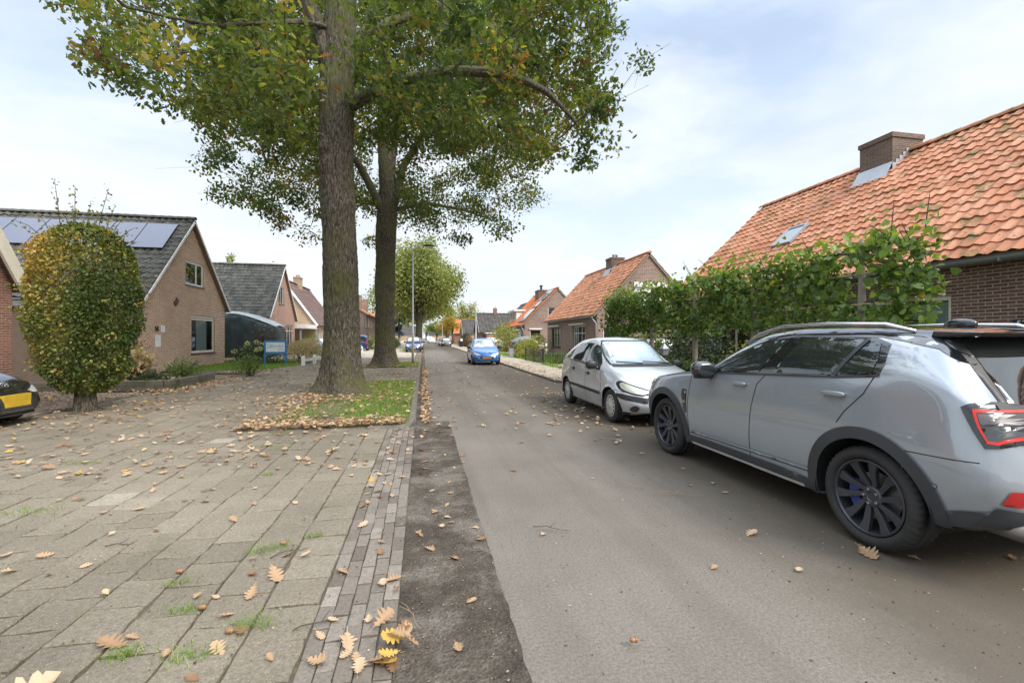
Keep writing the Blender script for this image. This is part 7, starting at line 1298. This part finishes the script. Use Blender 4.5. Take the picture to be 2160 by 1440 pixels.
# the countless remaining leaves, one object
Q = []
def spread(n, fx, fy, z, zj=.01): 
    for _ in range(n): Q.append((fx(), fy(), z+random.random()*zj))
U_ = random.uniform; Gs = random.gauss
spread(1250, lambda: -.6-random.random()*6.2, lambda: 5.5+random.random()**1.3*22, .034); spread(520, lambda: -.02+abs(Gs(0, .10)), lambda: U_(8, 24), .012, .03); spread(420, lambda: Gs(-.25, .25), lambda: U_(24, 70), .03, .02)
spread(520, lambda: U_(-2.9, -.3), lambda: 7.8+abs(Gs(0, .32)), .05, .05); spread(420, lambda: U_(-2.95, -.25), lambda: U_(7.9, 15.5), .05, .04); spread(420, lambda: -2.75+Gs(0, .28), lambda: U_(8, 15), .045, .03); spread(260, lambda: Gs(-2.1, .9), lambda: Gs(11.6, .6), .05, .04)
spread(620, lambda: -7.0+Gs(0, .35)+.3, lambda: U_(13.2, 18.5), .03, .03); spread(700, lambda: U_(-12, -7.2), lambda: U_(11.6, 14.4), .025, .03); spread(300, lambda: U_(-9, -5), lambda: U_(8.5, 12), .03, .02); spread(260, lambda: U_(-8.5, -6.2), lambda: U_(20.4, 23), .03, .02); spread(500, lambda: U_(-10.2, -7.4), lambda: U_(14.8, 17), .22, .04)
spread(420, lambda: U_(.2, 4.3), lambda: 7.5+random.random()**1.5*30, .008); spread(500, lambda: 4.35+abs(Gs(0, .5)), lambda: U_(14.8, 40), .06, .02); spread(400, lambda: U_(4.8, 9), lambda: U_(14.8, 24), .06, .01); spread(200, lambda: U_(2.4, 5), lambda: U_(6.0, 12), .01); spread(600, lambda: U_(-2.8, -.3), lambda: U_(23.4, 27.5), .06, .03); spread(500, lambda: U_(-7, -1), lambda: U_(28, 60), .035)
Q = np.array(Q); n = len(Q); OUT = np.array([[0,-.5,.03],[-.13,-.25,.06],[-.30,-.02,.10],[-.16,.12,.05],[-.28,.30,.10],[0,.52,.04],[.28,.30,.08],[.16,.12,.05],[.30,-.02,.11],[.13,-.25,.05]]); a = rng.uniform(0, 2*np.pi, n); sz = rng.uniform(.06, .125, n); ti = rng.normal(0, .35, (n, 2)); ca, sa = np.cos(a)[:, None], np.sin(a)[:, None]; t_ = OUT[None]*sz[:, None, None]; X_ = t_[..., 0]*ca-t_[..., 1]*sa; Y_ = t_[..., 0]*sa+t_[..., 1]*ca; Zl = np.abs(t_[..., 2]*rng.uniform(.2, 2.5, (n, 1))+ti[:, :1]*X_+ti[:, 1:]*Y_)
V = Q[:, None]+np.stack([X_, Y_, Zl], -1); b_ = np.arange(n)*10; F = []; rn = np.clip(rng.choice([.72, .22, .5, .35, .97], n, p=[.30, .22, .32, .12, .04])+rng.normal(0, .07, n), 0, 1); RN = []
for f in ([0, 1, 5, 9], [1, 2, 3], [3, 4, 5], [1, 3, 5], [5, 6, 7], [7, 8, 9], [5, 7, 9]): F += (b_[:, None]+np.array(f)[None]).tolist(); RN.append(rn)
o = np_obj('fallen_leaves', V.reshape(-1, 3), F, M['fall'], None, rnd=np.concatenate(RN)); o['kind'] = 'stuff'; o['label'] = 'dry oak leaves scattered over verge, paving and road beyond the nearest ones'
# loose grit and leaf crumbs, uncountable
gp = np.concatenate([np.stack([rng.uniform(-.12, .46, 2600), .3+8*rng.uniform(0, 1, 2600)**1.4, np.full(2600, .012)], 1), np.stack([rng.uniform(-4.5, -.57, 3400), 1.8+6*rng.uniform(0, 1, 3400)**1.3, np.full(3400, .03)], 1), np.stack([rng.uniform(-.55, -.15, 700), 1.8+6*rng.uniform(0, 1, 700), np.full(700, .026)], 1), np.stack([rng.uniform(.46, 5, 2600), 1.5+8*rng.uniform(0, 1, 2600)**1.2, np.full(2600, .003)], 1), np.stack([rng.uniform(2.2, 5, 1500), rng.uniform(1.5, 9, 1500), np.full(1500, .003)], 1)])
n = len(gp); OC = np.array([[1, 0, 0], [0, 1, 0], [-1, 0, 0], [0, -1, 0], [0, 0, .7], [0, 0, -.3]]); sz = .0018+.0045*rng.uniform(0, 1, n)**3; V = gp[:, None]+(OC[None]+rng.normal(0, .25, (n, 6, 3)))*sz[:, None, None]*rng.uniform(.6, 1.6, (n, 1, 3)); b_ = np.arange(n)*6; F = []; rn = rng.uniform(0, 1, n); RN = []
for f in ([0, 1, 4], [1, 2, 4], [2, 3, 4], [3, 0, 4]): F += (b_[:, None]+np.array(f)[None]).tolist(); RN.append(rn)
g = G('grit'); M['grit'] = g.fin(g.ramp(g.attr(), (0, (.03, .022, .016)), (.45, (.12, .085, .05)), (.8, (.28, .22, .14)), (1, (.45, .38, .27))), .9)
o = np_obj('grit', V.reshape(-1, 3), F, M['grit'], None, rnd=np.concatenate(RN)); o['kind'] = 'stuff'; o['label'] = 'loose grit and leaf crumbs on road, trench strip and slabs'
# twigs and acorns
TW = [(-.02, 2.35, .3, 1.9, 'pale twig stuck in the leaf clump at the gutter end'), (.12, 2.15, .28, 1.2, 'short thick twig in the dirt beside the gutter, bottom edge'), (.85, 3.45, .28, -.4, 'thin dark twig lying alone in the middle of the road'), (2.15, 4.0, .45, -.35, 'long pale twig pointing at the SUV rear wheel'), (1.9, 4.3, .3, -.5, 'forked twig on the road left of the SUV rear wheel'), (3.3, 2.75, .22, .2, 'curved pale twig right of the large road leaf'), (.32, 4.3, .12, .9, 'tiny twig on the dark trench patch, far one'), (.28, 3.2, .14, .8, 'tiny twig on the dark trench patch, near one'), (-1.0, 3.3, .25, .6, 'brown twig across two paving slabs'), (-.65, 2.45, .30, .35, 'thin bent twig by the orange leaves at the slab edge'), (-2.2, 3.7, .2, .1, 'short black twig on the left slabs')]
for x, y, L_, a, lab in TW:
    s = MB(); p = [(x+math.cos(a)*L_*f+random.gauss(0, .008), y+math.sin(a)*L_*f+random.gauss(0, .008), .03+.012*math.sin(f*5)) for f in np.linspace(0, 1, 7)]; s.tube(p, [.0038, .0036, .0033, .003, .0026, .0022, .0015], 5); s.tube([p[3], (p[3][0]+.06*math.cos(a+.8), p[3][1]+.06*math.sin(a+.8), p[3][2]+.02)], [.003, .0015], 4)
    tag(s.build('twig', plain('dry_twig', (.22, .16, .10) if 'pale' in lab or 'forked' in lab else (.07, .055, .04), .8), None), lab, 'twig')
AC = [(-1.18, 2.75, 'acorn next to the grass tuft on the near slabs'), (-.95, 2.5, 'acorn by the orange leaf heap on the slabs'), (-1.5, 3.2, 'acorn on the left slabs, alone'), (1.0, 2.05, 'acorn on the asphalt at the bottom edge'), (-.98, 3.5, 'acorn in the slab joint beside the brown twig')]
for x, y, lab in AC:
    s = MB(); s.blob((x, y, .038), (.019, .0125, .0125), 12, 8); s.lathe([(.0135, 0), (.0135, .008), (.006, .013), (0, .014)], (x+.010, y, .038), (1, 0, 0), 12); tag(s.build('acorn', plain('acorn_shell', (.26, .13, .06), .4), None, smooth=True), lab, 'acorn')
